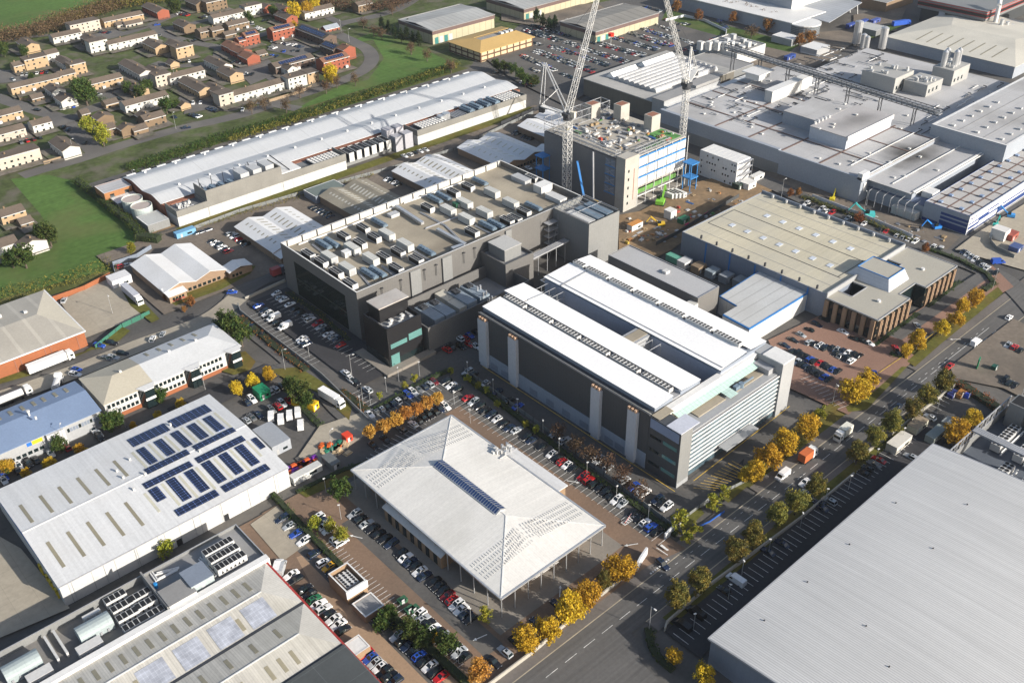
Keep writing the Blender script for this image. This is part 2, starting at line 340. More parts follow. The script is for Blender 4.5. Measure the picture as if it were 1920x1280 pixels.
# ---------------------------------------------------------------- building materials
m_dkclad = mat('grey_cladding', (.125,.122,.118), .55, var=.06, seam=('w',1.05,.06,.80), metal=.0)
m_dkclad2 = mat('charcoal_cladding', (.060,.064,.070), .5, var=.06, seam=('w',1.2,.05,.7))
m_black = mat('black_cladding', (.012,.012,.014), .45, var=.06, seam=(('z',.45,.10,.55),))
m_greyclad = mat('light_grey_cladding', (.30,.31,.32), .5, var=.05, seam=('w',1.0,.05,.86))
m_midclad = mat('mid_grey_cladding', (.19,.195,.195), .5, var=.05, seam=('w',1.0,.06,.84))
m_bluegrey = mat('blue_grey_cladding', (.17,.20,.25), .5, var=.05, seam=('w',2.0,.03,.85))
m_whitewall = mat('white_cladding', (.46,.465,.46), .55, var=.05, seam=('w',6.2,.025,.55), dirt=((.40,.40,.40),.05,.4))
m_whiteroof = mat('white_membrane', (.76,.76,.76), .6, var=.02, seam=('y',2.1,.03,.96))
m_coping = mat('white_coping', (.60,.60,.59), .5, var=.05)
m_alu = mat('aluminium', (.55,.56,.57), .35, metal=.6, var=.08)
m_steel = mat('galvanised_steel', (.36,.37,.39), .5, metal=.3, var=.12)
m_darksteel = mat('dark_steel', (.045,.048,.055), .5, metal=.2, var=.15)
m_deck = mat('roof_deck', (.30,.265,.205), .9, var=.14, scale=.06, seam=(('x',9.0,.008,.7),('y',9.0,.008,.7)), dirt=((.17,.145,.11),.05,.7))
m_deckgrey = mat('grey_roof_deck', (.24,.24,.24), .85, var=.12, scale=.08, dirt=((.15,.15,.15),.07,.5))
m_glass = mat('dark_glass', (.010,.018,.020), .06, var=.05, spec=.7)
m_glassg = mat('green_glass', (.10,.22,.21), .12, var=.1, spec=.6)
m_glassroof = mat('glass_canopy_pane', (.42,.56,.52), .15, var=.06, seam=(('x',1.6,.06,.6),('y',3.2,.03,.6)), spec=.6)
m_glassc = mat('curtain_glass', (.075,.115,.14), .15, var=.3, scale=.25, seam=('x',1.6,.05,.5), spec=.5)
m_pavroof = mat('standing_seam_roof', (.60,.59,.565), .55, var=.05, scale=.05, seam=('x',.62,.14,.90), streak=('y',.07), dirt=((.40,.39,.36),.06,.35))
m_pavroofy = mat('standing_seam_hip', (.53,.53,.52), .55, var=.05, scale=.05, seam=('y',.62,.14,.90), dirt=((.42,.41,.38),.06,.35))
m_barrel = mat('ribbed_roof', (.54,.54,.535), .5, var=.045, scale=.03, fine=.02, seam=('x',.66,.30,.72), streak=('y',.10))
m_shedroof = mat('profiled_roof', (.55,.56,.57), .6, var=.05, scale=.05, seam=('x',1.0,.08,.92), streak=('y',.10), dirt=((.44,.43,.41),.05,.4))
m_shedroof2 = mat('weathered_roof', (.47,.455,.415), .75, var=.12, scale=.07, seam=('x',.62,.22,.84), streak=('y',.20), dirt=((.30,.29,.25),.05,.7))
m_rooflight = mat('rooflight', (.235,.215,.155), .45, var=.1)
m_rooflightp = mat('pale_rooflight', (.44,.43,.35), .5, var=.1)
m_pv = mat('solar_cell', (.012,.018,.042), .22, var=.1, seam=(('x',1.72,.045,7.0),('y',1.08,.07,7.0)), spec=.5)
m_tan = mat('tan_brick', (.25,.17,.105), .85, var=.08, seam=('z',1.2,.03,.85))
m_brick = mat('red_brick', (.25,.088,.038), .9, var=.1, scale=.2, seam=(('z',.6,.06,.88),))
m_brickd = mat('dark_brick', (.23,.10,.065), .9, var=.1, scale=.2)
m_grille = mat('black_grille', (.012,.012,.013), .5, var=.1)
m_bluetrim = mat('blue_trim', (.03,.16,.42), .5, var=.08)
m_navy = mat('navy_cladding', (.018,.045,.17), .5, var=.06)
m_redtrim = mat('red_trim', (.30,.035,.03), .6, var=.1)
m_felt = mat('dark_roof_felt', (.055,.062,.065), .85, var=.14, scale=.08, seam=(('x',9,.012,1.7),('y',9,.012,1.7)))

def textmesh(s, size, m=None):
    cu = bpy.data.curves.new('lettering', 'FONT'); cu.body = s; cu.size = size; cu.align_x = 'CENTER'; o = bpy.data.objects.new('tmp', cu); C.objects.link(o); bpy.context.view_layer.update()
    me = bpy.data.meshes.new_from_object(o.evaluated_get(bpy.context.evaluated_depsgraph_get())); bpy.data.objects.remove(o); me.materials.clear(); me.materials.append(m or m_navy); return me
def wallpart(root, r, z1, m, z0=0.0, name='wall', label=None):
    b = MB(); b.box(r[0], r[1], z0, r[2], r[3], z1); return b.build(name, m, root, label=label)
def ringpart(root, r, z0, z1, t, m, name='parapet', top=None):
    b = MB(); x0,y0,x1,y1 = r
    o = [(x0,y0),(x1,y0),(x1,y1),(x0,y1)]; i = [(x0+t,y0+t),(x1-t,y0+t),(x1-t,y1-t),(x0+t,y1-t)]
    for k in range(4):
        n = (k+1) % 4
        b.poly([(*o[k],z0),(*o[n],z0),(*o[n],z1),(*o[k],z1)]); b.poly([(*i[n],z0),(*i[k],z0),(*i[k],z1),(*i[n],z1)])
        b.poly([(*o[k],z1),(*o[n],z1),(*i[n],z1),(*i[k],z1)], 1 if top else 0)
    return b.build(name, [m, top] if top else m, root)
def deckpart(root, r, z, m, name='roof', inset=.3):
    b = MB(); b.poly([(r[0]+inset,r[1]+inset,z),(r[2]-inset,r[1]+inset,z),(r[2]-inset,r[3]-inset,z),(r[0]+inset,r[3]-inset,z)]); return b.build(name, m, root)
def panel(root, name, m, face, at, a0, a1, z0, z1, proud=.06, mb=None, label=None):
    """flat panel on a wall: face 'u' = wall x=at seen from -x, 'v' = wall y=at seen from -y"""
    b = mb or MB()
    if face == 'v': b.box(a0, at-proud, z0, a1, at+.02, z1)
    else: b.box(at-proud, a0, z0, at+.02, a1, z1)
    return b if mb else b.build(name, m, root, label=label)
def flatb(name, label, cat, r, h, mw, mr, par=.9, t=.4, cap=None, group=None, z0=0.0):
    """flat-roofed building: wall with parapet, roof deck below the coping"""
    root = thing(name, label, cat, (r[0]+r[2])/2, (r[1]+r[3])/2, z0, group=group)
    b = MB(); x0,y0,x1,y1 = r
    b.box(x0,y0,z0,x1,y1,h-par-.05); b.build('wall', mw, root) if par < .05 else None
    if par >= .05:
        b = MB(); o = [(x0,y0),(x1,y0),(x1,y1),(x0,y1)]; i = [(x0+t,y0+t),(x1-t,y0+t),(x1-t,y1-t),(x0+t,y1-t)]
        for k in range(4):
            n = (k+1) % 4
            b.poly([(*o[k],z0),(*o[n],z0),(*o[n],h),(*o[k],h)]); b.poly([(*i[n],h-par-.2),(*i[k],h-par-.2),(*i[k],h),(*i[n],h)])
        b.build('wall', mw, root)
        b = MB()
        for k in range(4):
            n = (k+1) % 4; b.poly([(*o[k],h+.004),(*o[n],h+.004),(*i[n],h+.004),(*i[k],h+.004)])
        b.build('coping', cap or m_coping, root)
        deckpart(root, r, h-par, mr, inset=t*.5)
    else: deckpart(root, r, h, mr, inset=0)
    return root
def slab(b, x0, y0, x1, y1, z, t=.1, mi=0): b.box(x0, y0, z-t, x1, y1, z, mi)
def roofquad(b, pts, t=.18, mi=0):              # roof slope with thickness
    n = len(b.v); k = len(pts); b.poly(pts, mi); lo = [(x,y,z-t) for x,y,z in pts]
    b.poly(list(reversed(lo)), mi)
    for i in range(k): j = (i+1) % k; b.poly([lo[i], lo[j], pts[j], pts[i]], mi)
def gables(name, label, cat, r, eave, rise, n, axis, mw, mr, over=.4, group=None, hipend=0, mr2=None):
    """n parallel pitched roofs over one rectangular shed; axis = ridge direction"""
    root = thing(name, label, cat, (r[0]+r[2])/2, (r[1]+r[3])/2, group=group)
    x0,y0,x1,y1 = r; b = MB(); w = MB()
    w.box(x0,y0,0,x1,y1,eave-.2)
    for k in range(n):
        if axis == 'x':
            a = y0 + (y1-y0)*k/n; c = y0 + (y1-y0)*(k+1)/n; mdl = (a+c)/2
            xa, xb = x0-over, x1+over; a2 = a-over if k == 0 else a; c2 = c+over if k == n-1 else c
            roofquad(b, [(xa,a2,eave),(xb,a2,eave),(xb,mdl,eave+rise),(xa,mdl,eave+rise)]); roofquad(b, [(xb,c2,eave),(xa,c2,eave),(xa,mdl,eave+rise),(xb,mdl,eave+rise)])
            for xx in (x0, x1): w.poly([(xx,a,eave-.2),(xx,c,eave-.2),(xx,mdl,eave+rise-.2)] if xx == x1 else [(xx,c,eave-.2),(xx,a,eave-.2),(xx,mdl,eave+rise-.2)])
        else:
            a = x0 + (x1-x0)*k/n; c = x0 + (x1-x0)*(k+1)/n; mdl = (a+c)/2
            ya, yb = y0-over, y1+over; a2 = a-over if k == 0 else a; c2 = c+over if k == n-1 else c
            roofquad(b, [(a2,yb,eave),(a2,ya,eave),(mdl,ya,eave+rise),(mdl,yb,eave+rise)]); roofquad(b, [(c2,ya,eave),(c2,yb,eave),(mdl,yb,eave+rise),(mdl,ya,eave+rise)])
            for yy in (y0, y1): w.poly([(a,yy,eave-.2),(c,yy,eave-.2),(mdl,yy,eave+rise-.2)] if yy == y0 else [(c,yy,eave-.2),(a,yy,eave-.2),(mdl,yy,eave+rise-.2)])
    w.build('wall', mw, root); b.build('roof', mr, root)
    return root
def gz(r, eave, rise, n, axis):                 # height of that roof at x, y
    def f(x, y):
        t, a, c = (y, r[1], r[3]) if axis == 'x' else (x, r[0], r[2])
        w = (c-a)/n; q = (t-a) % w; return eave + rise*(1-abs(q-w/2)/(w/2))
    return f
def rooflights(root, zf, cells, m, name='rooflight', lift=.05):
    """each cell = (x0,y0,x1,y1): a translucent sheet laid on the roof slope"""
    for x0,y0,x1,y1 in cells:
        b = MB(); p = [(x,y,zf(x,y)+lift) for x,y in ((x0,y0),(x1,y0),(x1,y1),(x0,y1))]; b.poly(p)
        lo = [(x,y,z-.12) for x,y,z in p]
        for i in range(4): j = (i+1)%4; b.poly([lo[i],lo[j],p[j],p[i]])
        b.build(name, m, root)
# ---------------------------------------------------------------- rooftop plant: prototypes, copied with obj.copy()
m_fan = mat('fan_black', (.012,.012,.013), .6); m_unit = mat('unit_white', (.50,.50,.49), .5, var=.08, dirt=((.45,.44,.42),.6,.4))
m_unitg = mat('unit_grey', (.40,.41,.42), .5, var=.1, seam=('y',.7,.12,.8)); m_coil = mat('coil_blue', (.17,.23,.29), .4, var=.15, scale=.4, metal=.3)
m_cont = mat('container_pale', (.40,.41,.40), .6, var=.06, seam=('y',1.1,.14,.82), dirt=((.36,.36,.34),.3,.4))
FAR = (-900, -900, -50)
PROTO = []
def proto(name, cat):
    o = bpy.data.objects.new(name, None); o.location = (0,0,0); C.objects.link(o); RM[o.name] = Matrix.Identity(4); o['category'] = cat; PROTO.append(o); return o
def chiller_proto(L=6.5, Wd=2.4, H=2.5, fans=6):
    o = proto('chiller', 'air chiller'); b = MB()
    b.box(-Wd/2,-L/2,.3,Wd/2,L/2,H*.86); b.build('body', m_grille, o)
    b = MB()
    for s in (-1,1): b.box(-Wd/2-.04, s*(L/2)-.12 if s < 0 else L/2-.1, .2, Wd/2+.04, s*(L/2)+.1 if s < 0 else L/2+.1, H)
    b.box(-Wd/2-.03,-L/2,H*.86,Wd/2+.03,L/2,H*.9)
    for s in (-1,1): b.box(s*Wd/2-.05,-L/2,H*.9,s*Wd/2+.05,L/2,H)
    b.build('casing', m_unit, o)
    b = MB()
    for i in range(fans):
        for s in (-1,1): b.cyl(s*Wd*.24, -L/2 + L*(i+.5)/fans, H*.9, H*.97, L/fans*.42, 10)
    b.build('fan', m_fan, o)
    b = MB()
    for s in (-1,1): b.box(s*Wd/2-.1,-L/2,0,s*Wd/2+.1,L/2,.3)
    b.build('skid', m_steel, o)
    return kids(o)
def cooler_proto(L=9.0, Wd=2.3):
    o = proto('dry_cooler', 'dry cooler'); b = MB()
    b.box(-Wd/2,-L/2,.9,Wd/2,L/2,1.7); b.build('body', m_coil, o)
    b = MB()
    for i in range(5): b.cyl(0,-L/2+L*(i+.5)/5,1.7,2.2,.85,12)
    b.build('fan_cowl', m_coil, o)
    b = MB()
    for i in range(4):
        for s in (-1,1): b.box(s*(Wd/2-.1)-.06,-L/2+L*i/3.05,0,s*(Wd/2-.1)+.06,-L/2+L*i/3.05+.12,.9)
    b.build('leg', m_darksteel, o)
    return kids(o)
def container_proto(L=7.5, Wd=3.0, H=3.0):
    o = proto('plant_container', 'plant container'); b = MB()
    b.box(-Wd/2,-L/2,.25,Wd/2,L/2,H)
    for i in range(7): b.box(-Wd/2-.04,-L/2+L*(i+.3)/7,H,Wd/2+.04,-L/2+L*(i+.7)/7,H+.07)
    b.build('body', m_cont, o)
    b = MB(); b.box(-.9,-L/2-.05,.3,.9,-L/2,2.3); b.build('door', m_unitg, o)
    b = MB()
    for s in (-1,1): b.box(s*Wd/2-.15,-L/2,0,s*Wd/2+.1 if s>0 else s*Wd/2+.15,L/2,.25)
    b.build('skid', m_darksteel, o)
    return kids(o)
CHILLER, COOLER, CONTAINER = chiller_proto(), cooler_proto(), container_proto()
def put(src, pts, z, label, group, zoom=(0,0,1), rot=0, top=0, scale=None, cross=('row','end')):
    """copies of a plant unit whose roof centre is seen at these pixels"""
    out = []
    for i, (x, y) in enumerate(pts):
        a = P(zoom[0]+x/zoom[2], zoom[1]+y/zoom[2], z+top)
        out.append(dup(src, a[0], a[1], z, rot, label % nth(i), group, scale))
    return out
# ================================================================ pavilion office: white hipped roof on slender columns
def pavilion():
    r = (109.4,130.1,147.4,196.7); ez, rz = 8.0, 10.6; mx = 128.4; ya, yb = 149.5, 177.5
    root = thing('pavilion_office', 'low office pavilion with white hipped roof and skylight strip in brown car park', 'office', mx, 163)
    b = MB(); x0,y0,x1,y1 = r; A, B_ = (mx,ya,rz), (mx,yb,rz)
    roofquad(b, [(x0,y1,ez),(x0,y0,ez),A,B_], .25); roofquad(b, [(x1,y0,ez),(x1,y1,ez),B_,A], .25)
    b.build('roof', mat('pavilion_roof', (.62,.61,.58), .55, var=.05, scale=.05, seam=('y',.62,.14,.90), streak=('x',.08), dirt=((.42,.41,.37),.06,.4)), root)
    b = MB(); roofquad(b, [(x0,y0,ez),(x1,y0,ez),A], .25); roofquad(b, [(x1,y1,ez),(x0,y1,ez),B_], .25)
    b.build('hip', m_pavroof, root)
    b = MB()                                    # eaves gutter and hip cappings
    for p, q in (((x0,y0,ez),(x1,y0,ez)),((x1,y0,ez),(x1,y1,ez)),((x1,y1,ez),(x0,y1,ez)),((x0,y1,ez),(x0,y0,ez))): b.bar((p[0],p[1],ez-.12),(q[0],q[1],ez-.12),.5,.5)
    b.build('gutter', m_alu, root)
    b = MB()
    for e in ((x0,y0,ez),(x1,y0,ez)): b.bar((*e[:2],ez+.06),(A[0],A[1],rz+.06),.25,.1)
    for e in ((x0,y1,ez),(x1,y1,ez)): b.bar((*e[:2],ez+.06),(B_[0],B_[1],rz+.06),.25,.1)
    b.bar((A[0],A[1],rz+.06),(B_[0],B_[1],rz+.06),.3,.1)
    b.build('ridge_cap', m_coping, root)
    w = MB(); w.box(x0+3.6,y0+5.0,0,x1-2.2,y1-3.0,7.6); w.build('wall', m_tan, root)
    g = MB(); g.box(x0+3.5,y0+4.9,3.9,x1-2.1,y0+5.0,7.2); g.box(x0+3.5,y0+6,4.6,x0+3.6,y1-4,7.0); g.build('window_band', m_glass, root)
    for i in range(9):
        c = MB(); x = x0+.5+(x1-x0-1)*i/8; c.cyl(x, y0+.5, 0, ez-.1, .16, 8); c.build('column', m_alu, root)
    for i in range(1, 6):
        c = MB(); y = y0+.5+(y1-y0-1)*i/12; c.cyl(x0+.5, y, 0, ez-.1, .16, 8); c.build('column', m_alu, root)
    for i in range(7, 13):
        c = MB(); y = y0+.5+(y1-y0-1)*i/12; c.cyl(x0+.5, y, 0, ez-.1, .16, 8); c.build('column', m_alu, root)
    def zf(x, y): return ez + (rz-ez)*min(1, (mx-abs(x-mx)-x0)/(mx-x0)) if True else 0
    # glazed ridge skylight
    p0, p1 = P(817,868,10.9), P(931,961,10.9); s = MB()
    for k in range(30):
        ya_, yb_ = p0[1]+(p1[1]-p0[1])*k/30, p0[1]+(p1[1]-p0[1])*(k+.72)/30
        for sg in (-1, 1): s.poly([(mx+sg*1.7,ya_,zf(mx+1.7,0)+.28),(mx+sg*1.7,yb_,zf(mx+1.7,0)+.28),(mx+sg*.12,yb_,rz+.75),(mx+sg*.12,ya_,rz+.75)][::(1 if sg>0 else -1)])
    s.build('skylight', mat('skylight_blue', (.02,.045,.13), .12, spec=.7), root)
    s = MB(); y0_, y1_ = min(p0[1],p1[1])-.15, max(p0[1],p1[1])+.15
    for sg in (-1,1): s.poly([(mx+sg*1.9,y0_,zf(mx+1.9,0)+.2),(mx+sg*1.9,y1_,zf(mx+1.9,0)+.2),(mx,y1_,rz+.70),(mx,y0_,rz+.70)][::(1 if sg>0 else -1)])
    for yy in (y0_,y1_): s.poly([(mx-1.9,yy,zf(mx+1.9,0)),(mx+1.9,yy,zf(mx+1.9,0)),(mx,yy,rz+.70)])
    s.build('skylight_frame', m_alu, root)
    # rows of little snow guards across the slopes
    for yb0 in (y1-9.0, y0+10.5):
        s = MB()
        for j in range(4):
            yy = yb0 + (j-1.5)*1.9
            for k in range(44):
                x = x0+1.6+(x1-x0-3.2)*k/43
                if abs(x-mx) < 1.0: continue
                z = zf(x,yy); s.box(x-.09,yy-.55,z,x+.09,yy+.55,z+.11)
        s.build('snow_guard', mat('guard_grey', (.47,.465,.45), .6), root)
    # low wings at the sides
    w = MB(); w.box(x1-2,y1-22,0,x1+4.5,y0+20,6.6); w.build('side_wing', m_tan, root)
    w = MB(); roofquad(w,[(x1-1.5,y1-22.5,6.9),(x1-1.5,y0+19.5,6.9),(x1+5,y0+19.5,6.7),(x1+5,y1-22.5,6.7)][::-1],.3); w.build('wing_roof', m_shedroof, root)
    a = P(716,950,5.2); c = P(826,1046,5.2)
    w = MB(); w.box(a[0]+.4,c[1]+.4,0,x0+4,a[1]-.4,5.0); w.build('annex', m_tan, root)
    w = MB(); roofquad(w,[(a[0],a[1],5.2),(a[0],c[1],5.2),(x0+2,c[1],6.4),(x0+2,a[1],6.4)],.25); w.build('annex_roof', m_pavroofy, root)
    for k in range(7):
        p = MB(); y = c[1]+3+(a[1]-c[1]-6)*k/6; p.box(a[0]+.3,y-.8,.8,a[0]+.4,y+.8,4.3); p.build('annex_window', m_glass, root)
    for k in range(3):
        s = MB(); z = 1.2+k*1.5; s.box(x0+14, y0+3.6, z, x1-14, y0+4.0, z+.14); s.build('balustrade', m_coping, root)
    return root
PAV = pavilion()
# roof plant on the pavilion
def plantset(label, x, y, z, n=6, seed=1):
    rn = random.Random(seed); t = thing('roof_plant', label, 'roof plant', x, y, z)
    b = MB()
    for i in range(n): a, c = x+rn.uniform(-3,3), y+rn.uniform(-2,2); b.box(a-.6,c-.5,z,a+.6,c+.5,z+rn.uniform(.8,1.4))
    b.build('fan_unit', m_unit, t)
    b = MB()
    for i in range(4): a, c = x+rn.uniform(-3,3), y+rn.uniform(-2,2); b.cyl(a,c,z,z+1.9,.4,10)
    b.build('cowl', m_alu, t)
    b = MB(); b.tube((x-3.5,y-2,z+.4),(x+3.5,y-2,z+.4),.18,6); b.tube((x+3,y-2,z+.4),(x+3,y+2.5,z+.4),.18,6); b.build('duct', m_steel, t)
    return t
a = P(945,845,8.3); plantset('cluster of white cowls and pipes on the pavilion roof edge', a[0], a[1], 8.2, 6, 3)

# ================================================================ data centre: grey box with plant deck on the roof
DCZ, DCD = 20.4, 17.9
def datacentre():
    r = (157.5,261.7,271.3,313.4)
    root = flatb('data_centre', 'large grey data centre with black glass end wall and roof full of cooling plant', 'data centre', r, DCZ, m_dkclad, m_deck, par=DCZ-DCD, t=.5)
    panel(root, 'glass_wall', m_glass, 'u', 157.5, 269.9, 304.7, .8, 15.6, .05)
    b = MB()
    for k in range(44): y = 270.2+34.2*k/43; b.box(157.36,y-.06,.8,157.46,y+.06,15.6)
    b.box(157.34,269.9,8.0,157.46,304.7,8.6)
    b.build('mullion', mat('mullion', (.028,.034,.024), .4), root)
    for x0, x1 in ((180.9,185.6),(196,200.5),(228,231)):
        b = MB(); b.box(x0,261.0,0,x1,261.72,19.6); b.build('pier', m_midclad, root)
    for i, x in enumerate((168,176.5,187.5,193,206.5,212)):
        b = MB(); b.tube((x,261.2,13.5),(x,261.2,18.2),.12,4); b.box(x-.35,260.6,18.1,x+.35,261.4,18.35); b.build('wall_lamp', m_darksteel, root)
    b = MB(); # inside face of the far parapet: pale, with dark posts
    b.box(158.1,312.7,DCD,270.8,312.88,DCZ-.1); b.build('parapet_lining', mat('pale_lining', (.50,.49,.46), .7, var=.06, seam=('x',6.3,.02,.7)), root)
    for k in range(17):
        b = MB(); x = 160+k*6.8; b.box(x-.2,312.4,DCD,x+.2,312.7,DCZ+.1); b.build('parapet_post', m_darksteel, root)
    return root
DC = datacentre()
z6 = (480,320,4); gz_ = 'plant on the data centre roof'
put(CHILLER, [(390,612),(487,668),(600,748),(705,830),(655,475),(778,528),(802,415),(885,483),(1065,592),(1200,650),(958,632),(1050,716),(1480,148),(1590,105),(1287,262),(1620,443),(1882,360)], DCD, 'black fan chiller with white end, %s in the data centre roof plant', 'black chillers on the data centre roof', z6, 0, 2.3)
put(CHILLER, [(88,292),(20,345),(150,40)], DCD, 'black fan chiller near the right parapet of the data centre, %s from the front', 'black chillers on the data centre roof', (960,320,4), 0, 2.3)
put(CONTAINER, [(548,628),(682,712),(720,562),(980,458),(860,640),(1118,535),(1440,275),(1565,225),(1770,142),(1578,340),(1712,292),(1910,222)], DCD, 'pale ribbed plant container on the data centre roof, %s in its set', 'pale plant containers on the data centre roof', z6, 0, 2.9)
put(COOLER, [(505,540),(568,528),(848,760),(912,745),(1278,588),(922,378),(1338,200),(1405,182),(1678,70),(1736,402),(1800,388)], DCD, 'blue grey dry cooler with round cowls, %s on the data centre roof', 'dry coolers on the data centre roof', z6, 0, 1.9)
put(COOLER, [(160,258)], DCD, 'blue grey dry cooler near the right end of the data centre roof, %s there', 'dry coolers on the data centre roof', (960,320,4), 0, 1.9)
def pipes(label, segs, z, r=.22, m=None, zoom=(0,0,1), name='pipe_run', cat='pipework', n=5):
    b = MB()
    for s in segs:
        p = [P(zoom[0]+x/zoom[2], zoom[1]+y/zoom[2], z) for x, y in s]
        for a, c in zip(p, p[1:]):
            for k in range(2): b.tube((a[0]+k*.6,a[1]+k*.4,z+.3),(c[0]+k*.6,c[1]+k*.4,z+.3),r,n)
    return b.build(name, m or m_alu, cat=cat, label=label)
pipes('silver pipes running along the far parapet of the data centre roof', [[(320,560),(700,420),(1040,280)],[(1110,250),(1280,190),(1560,90)]], DCD, .25, m_coping, z6)
pipes('grey pipe runs crossing between the data centre roof units', [[(760,760),(860,880)],[(940,720),(1040,800)],[(1100,560),(1300,680)],[(420,560),(520,640)],[(1230,320),(1420,420),(1560,560)],[(1270,440),(1520,350)],[(1640,420),(1760,480)],[(1340,200),(1420,330)]], DCD, .2, m_steel, z6)
def longduct(label, a, b, z, h=1.2, w=1.4, zoom=z6):
    p = P(zoom[0]+a[0]/zoom[2], zoom[1]+a[1]/zoom[2], z+h); q = P(zoom[0]+b[0]/zoom[2], zoom[1]+b[1]/zoom[2], z+h)
    m = MB(); m.bar((*p,z+h),(*q,z+h),w,w*.8)
    for i in range(5): t = (i+.5)/5; m.box(p[0]+(q[0]-p[0])*t-.1,p[1]+(q[1]-p[1])*t-.1,z,p[0]+(q[0]-p[0])*t+.1,p[1]+(q[1]-p[1])*t+.1,z+h)
    return m.build('duct', m_alu, cat='duct', label=label)
longduct('long silver duct on legs left of the data centre roof centre', (1050,265), (1250,395), DCD)
longduct('long silver duct on legs by the yellow valve on the data centre roof', (1360,440), (1570,555), DCD)
longduct('short silver duct near the front right of the data centre roof', (1470,590), (1560,560), DCD, .8, 1.8)
def hut(name, label, cat, px, z, lx, ly, h, m, mt=None, zoom=(0,0,1), rot=0, group=None):
    a = P(zoom[0]+px[0]/zoom[2], zoom[1]+px[1]/zoom[2], z+h); t = thing(name, label, cat, a[0], a[1], z, rot, group)
    b = MB(); b.box(-lx/2,-ly/2,0,lx/2,ly/2,h); b.build('body', m, t, local=True)
    b = MB(); b.box(-lx/2-.1,-ly/2-.1,h,lx/2+.1,ly/2+.1,h+.12); b.build('roof', mt or m, t, local=True)
    b = MB(); b.box(-.45,-ly/2-.05,.1,.45,-ly/2,min(2.1,h*.8)); b.build('door', m_unitg, t, local=True)
    return t
hut('plant_room', 'white box plant room at the right end of the data centre roof', 'plant room', (232,100), DCD, 6.5, 5, 3.2, m_unit, m_coping, (960,320,4))
hut('plant_box', 'small pale box between containers on the data centre roof', 'plant box', (676,602), DCD, 3, 2.6, 2.2, m_unit, m_coping, z6)
hut('plant_box', 'long low grey box by the far parapet of the data centre roof', 'plant box', (1030,320), DCD, 4.2, 3, 1.2, m_unitg, m_unitg, z6)
hut('plant_box', 'long pale unit beside the right parapet of the data centre', 'plant box', (330,190), DCD, 4, 9, 1.8, m_unit, m_unit, (960,320,4))
hut('plant_box', 'grey ribbed unit at the far corner of the data centre roof', 'plant box', (70,50), DCD, 4, 9, 1.8, m_unitg, m_unitg, (960,320,4))
hut('tank', 'dark green square tank on the data centre roof', 'tank', (1505,240), DCD, 2.6, 2.6, 1.8, mat('tank_green', (.02,.09,.05), .5), None, z6)

# black office cube at the foot of the data centre
def cube():
    r = (154.2,239.5,168.9,253.6)
    root = flatb('black_office', 'black clad entrance block with glass ground floor in front of data centre', 'office', r, 16.6, m_black, m_deckgrey, par=1.6, t=.5, cap=m_black)
    panel(root, 'glazing', m_glass, 'u', 154.2, 239.6, 253.5, .3, 4.0, .05); panel(root, 'glazing', m_glass, 'v', 239.5, 154.3, 168.8, .3, 3.6, .05)
    for i,(x0,x1,z0,z1,f) in enumerate(((163,168.7,8.3,11.0,'v'),(155.2,162.2,8.2,10.0,'v'),(155.0,158.5,1.0,5.5,'v'))): panel(root, 'window', m_glassg, f, 239.5, x0, x1, z0, z1, .08)
    b = MB(); b.box(156.5,246.5,15,168.7,253.4,20.6); b.build('roof_box', m_black, root)
    b = MB(); b.box(156.2,246.2,20.6,169.0,253.7,21.0); b.build('roof_box_lid', mat('lid_grey', (.38,.36,.34), .8, var=.1, dirt=((.30,.20,.15),.12,.5)), root)
    b = MB()
    for i in range(7): b.box(156+i*1.6,241+(i%3)*1.6,15,157.2+i*1.6,242.2+(i%3)*1.6,16.1)
    b.build('roof_unit', m_unit, root)
    b = MB(); b.tube((155.5,241,15.5),(167,241,15.5),.4,6); b.tube((167,241,15.5),(167,246,15.5),.4,6); b.build('duct', m_alu, root)
    return root
cube()
b = MB(); b.prism([(150.5,236.2),(172,236.2),(172,239.4),(154.0,239.4),(154.0,256),(150.5,256)], 0, 1.1); b.build('terrace', m_concpath, cat='terrace', label='pale raised terrace with steps wrapping the black office block')
# walled generator yard
gy = flatb('generator_yard', 'grey walled plant compound between data centre and white roofed block', 'plant compound', (170.6,238.2,219.5,258.5), 10.5, m_dkclad, m_deckgrey, par=5.2, t=.5, cap=m_dkclad)
m_gen = mat('generator_blue', (.21,.255,.30), .5, var=.12, seam=('y',1.6,.07,.8), scale=.2)
for i, (x, y, big) in enumerate([(1300,1052,1),(1385,1018,1),(1545,935,1),(1640,890,1)]):
    a = P(480+x/4, 320+y/4, 10.4); t = thing('generator', 'blue grey generator housing, %s from the black office' % nth(i), 'generator', a[0], a[1], 5.3, 0, 'generator housings in the walled yard')
    b = MB(); b.box(-2.3,-6,0,2.3,6,4.9); b.build('housing', m_gen, t, local=True)
    b = MB(); b.box(-1.3,2.2,4.9,1.3,5.2,5.6); b.cyl(-.7,3.6,5.6,5.9,.5,10); b.cyl(.7,3.6,5.6,5.9,.5,10); b.build('exhaust', m_darksteel, t, local=True)
for i, (x, y) in enumerate([(1418,930),(1512,990)]):
    a = P(480+x/4, 320+y/4, 9.6); t = thing('generator_cabin', 'cream plant cabin between blue generators, %s one' % ('rear' if i == 0 else 'front'), 'plant cabin', a[0], a[1], 5.3)
    b = MB(); b.box(-2.2,-3.6,0,2.2,3.6,4.2); b.build('body', mat('cabin_cream', (.46,.44,.38), .6, var=.08), t, local=True)
    b = MB(); b.box(-.5,-3.65,0,.5,-3.6,2.1); b.build('door', m_unitg, t, local=True)
for i in range(6):
    a = P(895+i*5.5, 537+i*5.2-8*(i%2), 12); b = MB(); b.cyl(a[0],a[1],5.3,12,.35,8); b.build('flue', m_alu, cat='flue', label='tall silver flue in the generator yard, %s from the left' % nth(i), group='generator flues')
